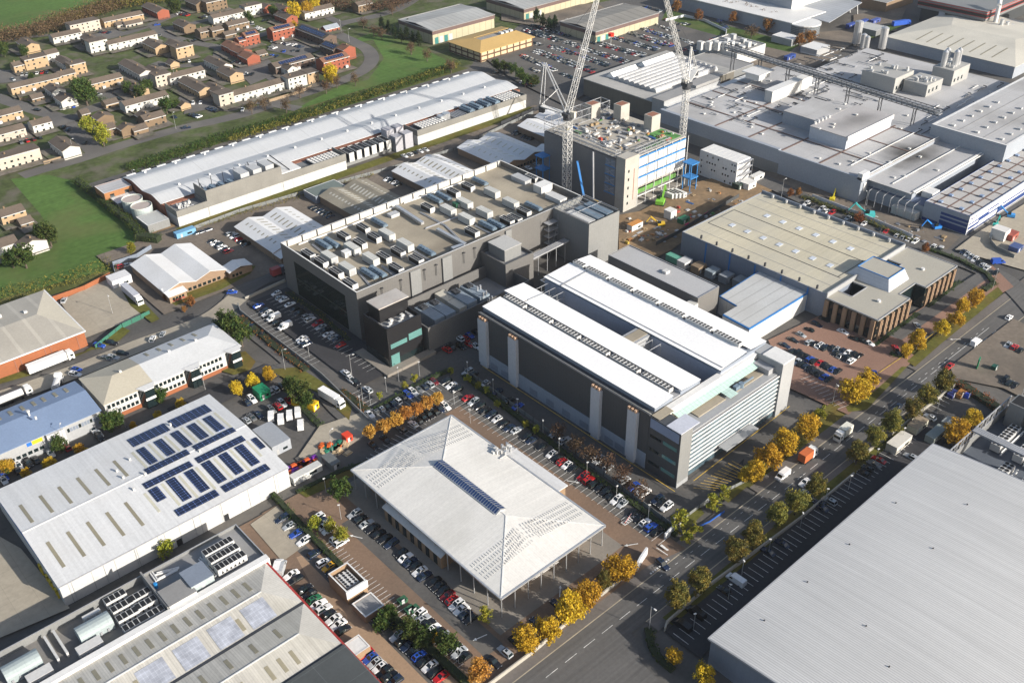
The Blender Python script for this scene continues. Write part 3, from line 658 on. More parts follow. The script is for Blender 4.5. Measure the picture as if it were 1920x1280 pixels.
# blocks on the front of the data centre
sb = flatb('stair_block', 'dark grey block projecting from middle of data centre front', 'building', (214.8,246.5,229.3,261.6), 15.5, m_dkclad, m_deckgrey, par=1.2, cap=m_dkclad)
b = MB(); b.box(217.5,250,14.3,226,259.5,19.2); b.build('upper_box', m_midclad, sb)
b = MB(); b.box(217.3,249.8,19.2,226.2,259.7,19.4); b.build('upper_roof', mat('pale_felt', (.38,.38,.37), .8, var=.08), sb)
tb = flatb('plant_tower', 'tall grey block on the right corner of the data centre', 'building', (254.4,241.1,272.0,261.65), 20.6, m_midclad, m_deckgrey, par=2.6, cap=m_dkclad)
for i in range(3):
    b = MB(); b.box(256+i*5.2,243,18,260+i*5.2,256,20.1+.1*i); b.build('roof_cooler', m_coil if i else m_unit, tb)
b = MB()
for k in range(7): b.bar((254.6+k*2.8,261.4,21.4),(254.6+k*2.8,241.4,21.4),.18,.18)
b.bar((254.6,251,21.4),(271.8,251,21.4),.18,.18); b.build('roof_frame', m_steel, tb)
b = MB()
for z in (4,7,10,13,16):
    b.box(248.5,258.0,z,254.0,261.2,z+.12)
    for x in (248.6,253.8): b.tube((x,258.1,z),(x,258.1,z+3),.08,4)
b.tube((248.6,258,.1),(254,258,16),.1,4); b.build('escape_stair', m_steel, cat='stair', label='steel escape stair in the corner beside the plant tower')
b = MB()
for k in range(3): b.bar((229.5,252+k*1.1,8.5),(254,252+k*1.1,9.4),.8,.6)
for k in range(5): b.tube((232+k*5,252,0),(232+k*5,252,8.5),.15,5)
b.build('pipe_bridge', m_steel, cat='pipe bridge', label='grey pipe bridge between stair block and plant tower')
wy = flatb('bay_enclosure', 'tan walled open bays behind the white roofed block', 'enclosure', (226.5,226.5,243.5,240.0), 7.0, mat('tan_wall', (.30,.27,.22), .85, var=.08), m_concpath, par=6.6, t=.6)
for x in (232,237.8): 
    b = MB(); b.box(x,227.1,.4,x+.5,239.4,7); b.build('dividing_wall', MATS['tan_wall'], wy)
for i, x in enumerate((229,235,240.5)):
    b = MB(); b.box(x-.8,231,.42,x+.8,234,2.4); b.build('bay_unit', m_unit, cat='bay unit', label='white unit standing in the tan walled bays, %s from the left' % nth(i), group='units in the bays')

# ================================================================ white roofed headquarters: two wings and a glass fronted block
def hq():
    root = thing('white_roofed_block', 'long block with bright white roofs and black side wall beside main road', 'data centre', 208, 178)
    w = MB(); w.box(180.2,144,0,203.4,221.5,20.4); w.build('wall', m_dkclad2, root)
    b = MB()
    b.box(180.05,144.3,0,180.2,221.4,5.7); b.build('plinth_cladding', mat('plinth_blue', (.24,.28,.34), .5, var=.04, seam=('w',3,.02,.85)), root)
    for y0 in (153,157.5,168.5,176.5,184,192,206.5,212):
        b = MB(); b.box(179.98,y0,.6,180.06,y0+3.6,3.0); b.build('louvre', m_bluegrey, root)
    for y0, y1 in ((216.4,220.6),(201.2,205.1),(162.9,166.7),(147.9,151.5)):
        b = MB(); b.box(178.9,y0,1.4,180.3,y1,19.3); b.box(179.3,y0+.4,0,180.3,y1-.2,1.4); b.build('pier', mat('pier_white', (.44,.46,.50), .5, var=.04, seam=('w',1.1,.04,.9)), root)
        b = MB(); 
        for k in range(3): b.box(179.0,y0+.4+k*1.3,19.3,180.4,y0+1.1+k*1.3,20.3)
        b.build('pier_vent', mat('vent_copper', (.50,.33,.22), .5), root)
    b = MB(); b.box(180.0,144,20.4,180.7,221.6,20.8); b.build('parapet', m_dkclad2, root)
    b = MB(); roofquad(b,[(180.7,221.6,20.5),(180.7,144,20.5),(182.6,144,20.2),(182.6,221.6,20.2)],.1); b.build('gutter', mat('gutter_grey', (.42,.41,.37), .7, var=.12, scale=.2), root)
    b = MB(); b.box(182.6,144.2,20,190.6,221.8,21.9); b.box(194.2,144.2,20,203.3,223.5,21.9); b.box(203.0,144.1,.5,203.42,221.4,21.8); b.build('upstand', mat('upstand_blue', (.20,.23,.28), .5, var=.05), root)
    b = MB()
    roofquad(b,[(182.4,144.0,22.0),(190.6,144.0,22.5),(190.6,222.0,22.5),(182.4,222.0,22.0)],.12)
    roofquad(b,[(194.2,144.0,22.6),(203.5,144.0,22.0),(203.5,213.5,22.0),(194.2,213.5,22.6)],.12)
    roofquad(b,[(194.2,214.0,22.6),(203.5,214.0,22.0),(203.5,224,22.0),(194.2,224,22.6)],.12)
    b.build('roof', m_whiteroof, root)
    b = MB(); b.box(190.6,144.2,19.9,194.2,222,20.9); b.build('condenser_deck', m_steel, root)
    # second wing
    w = MB(); w.box(212.0,143,0,235.4,222,20.6); w.build('wing_wall', mat('wing_cladding', (.30,.33,.40), .5, var=.05, seam=('w',2.6,.02,.85)), root)
    b = MB(); b.box(211.9,143.2,.05,212.02,222,13.4); b.build('wing_wall_base', m_dkclad2, root)
    b = MB()
    roofquad(b,[(211.8,143.2,21.7),(225.3,143.2,22.4),(225.3,213.5,22.4),(211.8,213.5,21.7)],.12)
    roofquad(b,[(211.8,214.0,21.7),(225.3,214.0,22.4),(225.3,222.4,22.4),(211.8,222.4,21.7)],.12)
    roofquad(b,[(227.2,143.2,22.4),(235.8,143.2,21.6),(235.8,222.4,21.6),(227.2,222.4,22.4)],.12)
    b.build('wing_roof', m_whiteroof, root)
    b = MB(); b.box(212.3,143.1,20.5,235.5,222.2,21.5); b.box(225.3,143.2,21.4,227.2,222.2,21.7); b.build('wing_upstand', MATS['upstand_blue'], root)
    b = MB(); b.bar((213.4,143.4,21.92),(213.4,222,21.92),.25,.1); b.bar((196,213.7,22.55),(203.4,213.7,22.1),.4,.12); b.bar((212,213.7,21.9),(225,213.7,22.5),.4,.12); b.build('roof_rail', m_steel, root)
    # courtyard floor, bridge and frames
    b = MB(); b.box(203.5,143,0,211.9,221.8,.3); b.build('courtyard', m_asphaltdark, root)
    b = MB(); b.box(203.4,171.5,14,211.9,177.5,21.2); b.build('link_bridge', m_greyclad, root)
    b = MB(); b.box(203.6,172.6,21.2,211.8,176.4,21.35); b.build('link_roof', m_deck, root)
    b = MB()
    for y in (211.5,215.5,219.5):
        for x in (204.2,208,211.4): b.tube((x,y,.3),(x,y,20.6),.14,4)
        for z in (6,12,18,20.5): b.bar((204.2,y,z),(211.4,y,z),.16,.16)
    for y in (166,169.5):
        for x in (205,210.5): b.tube((x,y,8),(x,y,21),.14,4)
        b.bar((205,y,20.9),(210.5,y,20.9),.16,.16)
    b.build('steel_frame', m_steel, root)
    # front block: end towers, curtain wall with white louvres, terraces
    f = MB(); f.box(180.2,132.2,0,185.4,143.9,20.3); f.build('end_tower', m_dkclad2, root)
    f = MB(); f.box(180.25,132.0,1.6,185.45,132.24,20.3); f.build('end_tower_face', m_midclad, root)
    f = MB(); f.box(180.05,132.6,16.6,180.2,143.4,19.9); f.build('blue_panel', mat('panel_blue', (.20,.25,.36), .5), root)
    for z in (13.2,8.2,3.2):
        f = MB(); f.box(180.1,133.0,z,180.2,138.2,z+1.2); f.build('window', m_glassg, root)
        f = MB(); f.box(180.1,139.0,z,180.2,143.2,z+.9); f.build('window', m_glass, root)
    f = MB(); f.box(180.2,131.9,0,185.4,132.2,1.6); f.build('base_course', m_greyclad, root)
    f = MB(); f.box(229.6,132.2,0,236.0,143.9,20.6); f.build('end_tower', m_greyclad, root, label='pale grey end tower')
    f = MB(); f.box(229.5,132.1,20.6,236.1,140,21.0); f.build('end_tower_lid', m_coping, root)
    f = MB(); f.box(180.1,132.0,20.3,188.5,137.5,20.55); f.build('end_tower_lid', mat('lid_blue', (.42,.44,.50), .6), root)
    f = MB(); f.box(185.4,133.6,0,229.6,143.9,16.6); f.build('front_block', m_greyclad, root)
    f = MB(); f.box(185.5,133.0,.3,229.5,133.6,15.6); f.build('curtain_wall', m_glassc, root)
    for k in range(9):
        f = MB(); z = 2.6 + k*1.66; f.box(185.5,132.72,z,229.5,133.0,z+.42); f.build('sun_louvre', m_coping, root)
    f = MB(); f.box(185.45,133.4,16.0,229.55,135.2,16.3); f.build('front_gutter', m_steel, root)
    f = MB(); f.box(200,129.2,4.4,216,132.4,4.7); f.build('entrance_canopy', m_greyclad, root)
    # terraces and glass canopy behind the curtain wall
    for x0, x1, y0 in ((187,192,138.5),(194,207,136.5),(211.5,226,136.5)):
        f = MB(); f.box(x0,y0,16.6,x1,141.6,16.9); f.build('terrace', m_deck, root)
    f = MB(); f.box(185.6,141.9,16.6,229.6,144.1,20.2); f.build('spine', m_coping, root)
    f = MB(); roofquad(f,[(188,138.9,18.0),(228,138.9,18.0),(228,142.4,18.8),(188,142.4,18.8)],.12); roofquad(f,[(207.3,135.2,17.6),(211.2,135.2,17.6),(211.2,139,17.95),(207.3,139,17.95)],.1); f.build('glass_canopy', m_glassroof, root)
    f = MB(); f.box(229.8,136,17.9,234,141,18.1); f.box(226.4,135,16.7,229.5,141,18.6); f.build('roof_step', m_steel, root)
    f = MB(); f.cyl(215,137,17.0,18.6,.9,10); f.box(212,136.6,17,214.4,138,18.4); f.tube((214,137,17.8),(221,137,17.8),.35,6); f.build('terrace_plant', m_coil, root)
    f = MB(); f.box(180.6,140.5,20.5,187,143.6,20.62); f.build('tower_terrace', m_deck, root)
    return root
HQ = hq()
def condenser_proto():
    o = proto('condenser', 'condenser'); b = MB()
    b.box(-1.0,-.62,.6,1.0,.62,1.9); b.build('casing', m_unit, o)
    b = MB(); b.cyl(-.5,0,1.9,1.97,.42,8); b.cyl(.5,0,1.9,1.97,.42,8); b.build('fan', m_fan, o)
    return kids(o)
COND = condenser_proto()
def condrow(x, y0, y1, n, z, where, gaps=()):
    k = 0
    for i in range(n):
        if i % 9 == 8: continue
        dup(COND, x, y0+(y1-y0)*i/(n-1), z, 0, 'white twin fan condenser, %s from the glass front on the %s' % (nth(k), where), 'condensers on the ' + where); k += 1
condrow(192.4, 147, 220.5, 52, 20.9, 'nearer white roof')
condrow(226.25, 147, 220.5, 58, 21.6, 'farther white roof')
# ================================================================ long grey block and blue edged warehouse behind
gl = flatb('grey_long_block', 'long low grey block with dark side wall behind the white roofs', 'building', (252.2,183.6,264.4,228.2), 13.0, m_dkclad, mat('grey_membrane', (.36,.365,.375), .8, var=.08, scale=.06, dirt=((.26,.25,.24),.06,.5)), par=.3, t=.3, cap=m_steel)
for k in range(12):
    panel(gl, 'window', m_glass, 'u', 252.2, 187+k*3.2, 189.2+k*3.2, 6.5, 8.0, .05)
b = MB(); b.box(257,203,12.7,259.4,205,13.7); b.build('roof_hatch', m_unit, gl)
b = MB(); b.box(239,183.2,0,252.1,186.8,11); b.build('end_wing', mat('offwhite_wall', (.44,.44,.42), .7), gl)
# ================================================================ warehouse with solar panels
def solar_shed():
    r = (28.5,211.2,96.6,260.0); ez, rs = 7.5, 1.5; zf = gz(r, ez, rs, 1, 'x')
    root = gables('solar_warehouse', 'large white warehouse with blue black solar panels on its shallow roof', 'warehouse', r, ez, rs, 1, 'x', m_whitewall, m_shedroof, over=.25)
    b = MB(); b.box(28.3,211,6.6,28.5,260,7.5); b.build('fascia', m_bluetrim, root)
    b = MB(); b.box(28.3,210.75,7.2,96.8,211.0,7.5); b.build('gutter', m_steel, root)
    b = MB(); b.bar((28.3,235.6,9.06),(96.8,235.6,9.06),.5,.12); b.build('ridge_cap', m_coping, root)
    z1 = (0,640,4); z5_ = (0,960,4)
    def rl(zm, pts, m=m_rooflight, w=.95):
        for (xa,ya),(xb,yb) in pts:
            a = PR(zm[0]+xa/4, zm[1]+ya/4, zf); c = PR(zm[0]+xb/4, zm[1]+yb/4, zf); x = (a[0]+c[0])/2
            rooflights(root, zf, [(x-w/2, min(a[1],c[1]), x+w/2, max(a[1],c[1]))], m)
    rl(z1, [((150,1225),(245,1355)),((300,1155),(395,1280)),((442,1088),(535,1213)),((580,1020),(680,1145)),((720,955),(818,1080)),((855,893),(955,1010))])
    rl(z5_, [((355,222),(480,410)),((508,145),(632,330)),((655,72),(782,250)),((800,0),(930,175)),((942,-75),(1072,100))])
    rl(z1, [((990,830),(1100,945)),((1110,770),(1235,885)),((1235,710),(1350,820)),((1360,645),(1480,755)),((1480,590),(1600,700)),((1605,535),(1735,640))], m_rooflightp, .8)
    rl(z1, [((1080,1140),(1200,1275)),((1215,1065),(1350,1230)),((1345,1005),(1480,1170)),((1475,940),(1610,1110)),((1605,875),(1745,1030)),((1725,810),(1875,970)),((1850,745),(1960,860))], m_rooflightp, .8)
    arrays = [[(955,740),(1225,618),(1280,660),(1005,798)],[(1260,600),(1535,475),(1595,520),(1310,652)],[(1020,825),(1075,790),(1190,893),(1135,925)],[(1150,760),(1210,730),(1322,830),(1262,862)],[(1278,695),(1335,668),(1448,770),(1388,800)],
              [(1400,640),(1458,612),(1572,708),(1512,740)],[(1520,585),(1578,555),(1692,650),(1630,680)],[(1080,965),(1395,812),(1430,840),(1112,998)],[(1440,792),(1740,645),(1775,670),(1475,818)],
              [(1068,1075),(1415,898),(1450,928),(1105,1112)],[(1460,880),(1810,708),(1845,738),(1495,918)],[(1110,1120),(1180,1088),(1250,1170),(1185,1208)],[(1245,1048),(1310,1018),(1442,1165),(1375,1205)],[(1380,988),(1445,955),(1575,1100),(1510,1138)],
              [(1510,922),(1572,890),(1702,1035),(1640,1070)],[(1640,860),(1700,828),(1832,970),(1770,1005)],[(1760,798),(1825,768),(1945,905),(1890,942)],[(1300,1275),(1610,1112),(1650,1150),(1350,1310)],[(1655,1092),(1990,920),(2030,955),(1695,1135)],[(1890,735),(1925,718),(1990,790),(1950,815)]]
    for q in arrays:
        p = [PR(x/4, 640+y/4, zf) for x, y in q]
        u0 = (p[0][0]+p[3][0])/2; u1 = (p[1][0]+p[2][0])/2; v1 = (p[0][1]+p[1][1])/2; v0 = (p[2][1]+p[3][1])/2
        b = MB(); t = [(u0,v0),(u1,v0),(u1,v1),(u0,v1)]; top = [(x,y,zf(x,y)+.22) for x,y in t]; lo = [(x,y,zf(x,y)+.08) for x,y in t]
        b.poly(top)
        for i in range(4): j = (i+1)%4; b.poly([lo[i],lo[j],top[j],top[i]])
        b.build('solar_panel', m_pv, root)
    for x, y in ((975,890),(1090,1000),(878,975),(925,1025),(1005,1115),(270,520+60),(1280,630),(1500,828)):
        a = PR(x/4, 640+y/4, zf); b = MB(); b.cyl(a[0],a[1],a[2]-.1,a[2]+.9,.35,8); b.build('roof_cowl', m_unit, root)
    for k in range(8): panel(root, 'downpipe', m_steel, 'v', 211.2, 31.5+k*8.6, 31.62+k*8.6, 0, 7.2, .12)
    for x in (60,74.5): panel(root, 'door', mat('door_black', (.02,.022,.025), .5), 'v', 211.2, x, x+1.6, 0, 2.3, .05)
    for y in (214.5,218.5,221,226): 
        b = MB(); b.box(27.9,y,0,28.4,y+.2,3.4); b.box(27.9,y+1.6,0,28.4,y+1.8,3.4); b.box(27.9,y,3.2,28.4,y+1.8,3.4); b.build('dock_guard', mat('guard_yellow', (.55,.42,.03), .6), root)
    return root
solar_shed()
# ================================================================ factory with weathered pitched roofs, bottom left, and its plant strip
def saw_shed():
    root = thing('weathered_factory', 'weathered pale pitched roofs with rows of brown rooflights in near left corner', 'factory', 30, 160)
    w = MB(); w.box(-30,60,0,72.0,181.4,7.8); w.build('wall', m_brickd, root)
    w = MB(); w.box(-30,60,7.5,72.6,181.6,7.9); w.build('eaves_trim', m_redtrim, root)
    b = MB(); h = MB()
    for v0, v1 in ((163.0,181.4),(145.4,163.0)):
        m = (v0+v1)/2
        roofquad(b,[(-30,v0,8),(72.0,v0,8),(65.5,m,9.4),(-30,m,9.4)]); roofquad(b,[(72.0,v1,8),(-30,v1,8),(-30,m,9.4),(65.5,m,9.4)])
        roofquad(h,[(72.0,v0,8),(72.0,v1,8),(65.5,m,9.4)])
    b.build('roof', m_shedroof2, root); h.build('hip', mat('weathered_hip', (.47,.46,.43), .75, var=.12, scale=.07, seam=('y',.62,.2,.86), dirt=((.32,.31,.28),.05,.6)), root)
    b = MB()
    for v in (172.2,154.2): b.bar((-30,v,9.48),(65.5,v,9.48),.35,.1)
    b.build('ridge_cap', m_coping, root)
    b = MB()
    for v in (163.0,145.4): b.box(-30,v-.45,7.92,72,v+.45,8.12)
    b.build('valley_gutter', m_darksteel, root)
    b = MB(); b.box(-30,60,7.9,72.2,145,8.4); b.build('flat_roof', m_felt, root)
    def zf(x, y): return 8 + 1.4*(1-abs(((y-145.4) % 18.0)-8.8)/8.8) if y < 163 else 8 + 1.4*(1-abs(y-172.2)/9.2)
    for i in range(20):
        x = 64-i*3.3
        if x < 4: break
        rooflights(root, zf, [(x-.5,174.6,x+.5,178.8)], m_rooflight)
        if i % 2 == 0: rooflights(root, zf, [(x-1.2,165.0,x-.2,168.9)], m_rooflight); rooflights(root, zf, [(x-2.6,156.4,x-1.6,160.2)], m_rooflight)
        if i % 4 < 3: rooflights(root, zf, [(x-3.2,147.4,x-2.2,151.6)], m_rooflight)
    for x0, x1 in ((58.5,65),(49.5,56),(40.5,47),(31,38)):
        b = MB(); ys = (163.7,170.6); b.poly([(x0,ys[0],zf(x0,ys[0])+.09),(x1,ys[0],zf(x1,ys[0])+.09),(x1,ys[1],zf(x1,ys[1])+.09),(x0,ys[1],zf(x0,ys[1])+.09)]); b.build('solar_film', mat('solar_film', (.30,.32,.37), .45, var=.25, scale=.4, seam=(('x',1.0,.12,1.2),('y',1.2,.12,1.2))), root)
    b = MB(); b.box(-30,181.5,0,73.3,183.4,8.9); b.build('parapet', m_coping, root)
    return root
saw_shed()
strip_ = flatb('plant_strip', 'open roof plant strip with grey fence beside weathered factory', 'plant building', (-20,183.5,73.3,199.6), 8.2, m_midclad, mat('strip_deck', (.17,.165,.16), .85, var=.2, scale=.12, dirt=((.30,.26,.18),.12,.5)), par=2.4, t=.25, cap=m_steel)
b = MB(); b.box(45.6,183.5,5.8,46.0,199.4,9.6); b.box(46,183.6,5.9,73,199.3,7.2); b.build('raised_deck', m_deckgrey, strip_)
def vchiller_proto(L=5.4, Wd=2.3, H=2.5, n=4):
    o = proto('v_chiller', 'air chiller'); b = MB()
    b.box(-L/2,-Wd/2,.3,L/2,Wd/2,H); b.build('casing', m_unit, o)
    b = MB()
    for i in range(n): x = -L/2+L*(i+.5)/n; b.box(x-L/n*.42,-Wd*.42,H,x+L/n*.42,Wd*.42,H+.05)
    b.build('fan', m_fan, o)
    b = MB()
    for i in range(1, n): x = -L/2+L*i/n; b.poly([(x-.38,-Wd/2-.03,.9),(x+.38,-Wd/2-.03,.9),(x,-Wd/2-.03,1.9)])
    b.build('coil_vent', m_fan, o)
    b = MB(); b.box(-L/2,-Wd/2+.1,0,L/2,Wd/2-.1,.3); b.build('skid', m_darksteel, o)
    return kids(o)
VCH, VCHL = vchiller_proto(), vchiller_proto(8.4, 2.4, 2.6, 7)
zb = (0,1040,5.333); gl_ = 'white chillers with black fans on the plant strip'
put(VCH, [(1145,410),(1215,495),(1270,585),(1335,680)], 5.8, 'white chiller with black fans and vents, %s down in the near column of plant strip', gl_, zb, 0, 2.5)
put(VCH, [(1395,390),(1455,470),(1530,570)], 5.8, 'white chiller with black fans beside blue wall, %s down in its column', gl_, zb, 0, 2.5)
put(VCHL, [(1075,400),(1145,485),(1225,575)], 7.2, 'long white chiller with many black fans, %s from the far fence of raised deck', gl_, (240,960,6.4), 0, 2.6)
def ahu(label, a, c, z, w, h, m, curved=True, zoom=zb):
    p, q = P(zoom[0]+a[0]/zoom[2], zoom[1]+a[1]/zoom[2], z+h), P(zoom[0]+c[0]/zoom[2], zoom[1]+c[1]/zoom[2], z+h)
    y = (p[1]+q[1])/2; t = thing('air_handler', label, 'air handler', (p[0]+q[0])/2, y, z); b = MB(); x0, x1 = p[0], q[0]
    if curved:
        n = 7; pr = [(y-w/2,z)] + [(y - w/2*math.cos(math.pi*i/n), z+h*.62+h*.38*math.sin(math.pi*i/n)) for i in range(n+1)] + [(y+w/2,z)]
        for i in range(len(pr)-1): b.poly([(x1,*pr[i]),(x1,*pr[i+1]),(x0,*pr[i+1]),(x0,*pr[i])])
        b.poly([(x0,*k) for k in pr]); b.poly([(x1,*k) for k in reversed(pr)])
    else: b.box(x0,y-w/2,z,x1,y+w/2,z+h)
    b.build('casing', m, t)
    b = MB()
    for i in range(4): xx = x0+(x1-x0)*(i+.6)/4.5; b.box(xx-.25,y-w/2-.3,z+.4,xx+.25,y-w/2,z+1.5)
    b.build('pipe_stub', m_steel, t)
    return t
m_ahu = mat('air_handler_green', (.30,.35,.36), .5, var=.08, seam=('x',2.2,.03,.85))
ahu('big round topped grey green air handler nearest the chillers on plant strip', (745,740), (1100,600), 5.8, 4.6, 3.6, m_ahu)
ahu('big round topped grey green air handler at the left edge of plant strip', (0,1130), (390,985), 5.8, 4.6, 3.6, m_ahu)
ahu('white boxy air handler in front of the round topped one near chillers', (760,950), (1020,840), 5.8, 2.8, 2.2, m_unit, False)
ahu('white boxy air handler nearest the left bottom corner of plant strip', (260,1235), (520,1115), 5.8, 2.8, 2.2, m_unit, False)
ahu('long low white fan bank by the plant strip fence', (820,625), (1000,540), 5.8, 1.2, 1.9, m_unit, False)
hut('switch_room', 'grey green metal room in the middle of the raised plant deck', 'plant room', (820,740), 7.2, 6.2, 6.5, 3.2, m_ahu, m_bluegrey, (240,960,6.4))
hut('plant_room', 'white walled room with flat grey roof at the end of raised deck', 'plant room', (590,950), 7.2, 7.4, 6.5, 2.6, m_whitewall, m_deckgrey, (240,960,6.4))
for i, (x, y) in enumerate(((455,860),(545,800))):
    a = P(x/5.333+10, 1040+(y+60)/5.333, 7.5); b = MB()
    for k in range(6): b.box(a[0]-.25,a[1]-4.5+k*1.5,5.8,a[0]+.25,a[1]-3.4+k*1.5,7.4)
    b.box(a[0]-.3,a[1]-4.6,7.2,a[0]+.3,a[1]+4.6,7.45); b.build('fan_rack', m_unit, cat='fan rack', label='slim white fan rack standing across the plant strip, %s from the left' % nth(i))
pipes('bundle of silver pipes between switch room and long chillers', [[(850,570),(1040,790),(1110,730)],[(900,560),(980,650)]], 7.2, .22, m_alu, (240,960,6.4))
pipes('white pipes along the fence of the raised plant deck', [[(330,760),(600,690)],[(350,830),(600,700)],[(270,740),(340,840)]], 7.2, .25, m_coping, (240,960,6.4))
b = MB(); a = P(292,1097,8); b.cyl(a[0],a[1],7.2,8.8,.5,10); b.build('water_butt', mat('butt_blue', (.02,.20,.50), .5), cat='drum', label='bright blue drum on the raised plant deck')
# ================================================================ huge ribbed roof, bottom right
def barrel():
    root = thing('ribbed_warehouse', 'huge warehouse with pale ribbed roof filling near right corner', 'warehouse', 189, 40)
    def z(d): return 10 + .125*d - .0011*d*d
    b = MB(); N = 22; ys = [86.0-4*i for i in range(N+1)]
    for i in range(N):
        a, c = ys[i], ys[i+1]; b.poly([(136.5,c,z(86-c)),(241.8,c,z(86-c)),(241.8,a,z(86-a)),(136.5,a,z(86-a))])
    b.build('roof', m_barrel, root)
    w = MB()
    for i in range(N):
        a, c = ys[i], ys[i+1]
        w.poly([(137.6,a,0),(137.6,c,0),(137.6,c,z(86-c)-.4),(137.6,a,z(86-a)-.4)]); w.poly([(241.0,c,0),(241.0,a,0),(241.0,a,z(86-a)-.4),(241.0,c,z(86-c)-.4)])
    w.poly([(241.0,85,0),(137.6,85,0),(137.6,85,9.6),(241.0,85,9.6)]); w.build('wall', m_bluegrey, root)
    g = MB()
    for i in range(N):
        a, c = ys[i], ys[i+1]
        for x in (136.45,241.85): g.bar((x,a,z(86-a)-.2),(x,c,z(86-c)-.2),.3,.5)
    g.bar((136.4,86.1,9.8),(241.9,86.1,9.8),.4,.5); g.build('gutter', m_steel, root)
    for x,y in ((150,80),(168,80),(187,80),(210,80),(165,62),(200,64),(222,66),(158,52)):
        s = MB(); s.box(x-.15,y-.15,z(86-y),x+.15,y+.15,z(86-y)+.3); s.build('roof_anchor', m_darksteel, root)
    return root
barrel()
# plant compound to its right
def compound():
    r = (243.5,40,286,82.5)
    root = thing('cooling_compound', 'sunken cooling compound with lattice walls behind the ribbed warehouse', 'plant compound', 265, 62)
    f = MB(); f.box(r[0],r[1],.02,r[2],r[3],.12); f.build('floor', mat('compound_floor', (.085,.10,.125), .8, var=.12), root)
    b = MB()
    for y in (r[3],):
        for z in (3.4,7.0): b.bar((r[0],y,z),(r[2],y,z),.3,.3)
        for k in range(22):
            x = r[0]+(r[2]-r[0])*k/21; b.tube((x,y,0),(x,y,7),.1,4)
            if k < 21: b.tube((x,y,3.4 if k%2 else 7),(x+2.02,y,7 if k%2 else 3.4),.09,4)
    b.build('lattice_wall', m_steel, root)
    b = MB(); b.box(r[0],r[3]-.25,0,r[2],r[3]-.15,3.3); b.build('louvre_wall', m_midclad, root)
    for i in range(4):
        y = 78-i*7.5; w = MB(); w.box(279.5,y-2.6,0,285.8,y+2.6,8.8); w.build('vent_tower', m_midclad, root)
        w = MB(); w.box(279.9,y-2.2,8.8,285.4,y+2.2,8.86); w.build('vent_mouth', m_fan, root)
    g = MB()
    for k in range(4): g.box(259.5+k*.75,40,7.3,259.5+k*.75+.6,82.3,7.5)
    g.box(259.4,40,7.0,262.6,82.3,7.25); g.build('walkway', m_steel, root)
    return root
compound()
def bigchiller_proto():
    o = proto('fan_bank', 'fan bank'); b = MB(); b.box(-7,-1.5,.4,7,1.5,2.9); b.build('casing', m_unit, o)
    b = MB()
    for i in range(9):
        for s in (-1,1): b.cyl(-7+14*(i+.5)/9, s*.72, 2.9, 3.0, .62, 10)
    b.build('fan', m_fan, o)
    b = MB()
    for s in (-1,1): b.tube((-8,-2.4,1.4+s*.5),(7,-2.4,1.4+s*.5),.22,6)
    b.build('pipe', m_coping, o); return kids(o)
FB = bigchiller_proto()
k = 0
for x in (252,271):
    for y in (76 if x > 260 else 80, 69, 62, 55, 48):
        if x < 260 and y == 80: continue
        dup(FB, x, y, .12, 0, 'long bank of twin black fans, %s from the ribbed roof in the cooling compound' % nth(k), 'fan banks in the cooling compound'); k += 1
# ================================================================ blue edged warehouse, tan roofed factory and its brown office
def blueedge():
    pts = [P(*t, 7.5) for t in ((1349,555),(1427,505),(1521,546),(1405,617),(1355,590),(1382,574))]
    u0, v1 = 262.3, 184.5; u1, v0 = 294.9, 163.5
    poly = [(u0+4.5,v0),(u1,v0),(u1,v1+3),(u0+3,v1+3),(u0+.2,v1-1.2),(u0+6.6,v1-7),(u0+4.5,v1-9)]
    poly = [pts[3],pts[2],pts[1],pts[0],pts[5],pts[4]]
    root = thing('blue_edged_warehouse', 'low warehouse with ribbed pale roof and bright blue roof edge', 'warehouse', 280, 175)
    b = MB(); b.prism(poly, 0, 7.0); b.build('wall', m_whitewall, root)
    b = MB(); b.prism(poly, 7.02, 7.6); b.build('blue_edge', m_bluetrim, root)
    c = (sum(p[0] for p in poly)/6, sum(p[1] for p in poly)/6); ins = [(x+(c[0]-x)*.035, y+(c[1]-y)*.045) for x,y in poly]
    b = MB(); b.prism(ins, 7.6, 7.66); b.build('roof', mat('pale_seam_roof', (.44,.45,.45), .6, var=.06, seam=('y',4.3,.10,.72), dirt=((.36,.35,.33),.06,.4)), root)
    return root
blueedge()
m_tanroof = mat('tan_roof', (.46,.425,.325), .75, var=.07, scale=.04, dirt=((.36,.35,.31),.05,.6), seam=('y',9.5,.006,.75), streak=('x',.10))
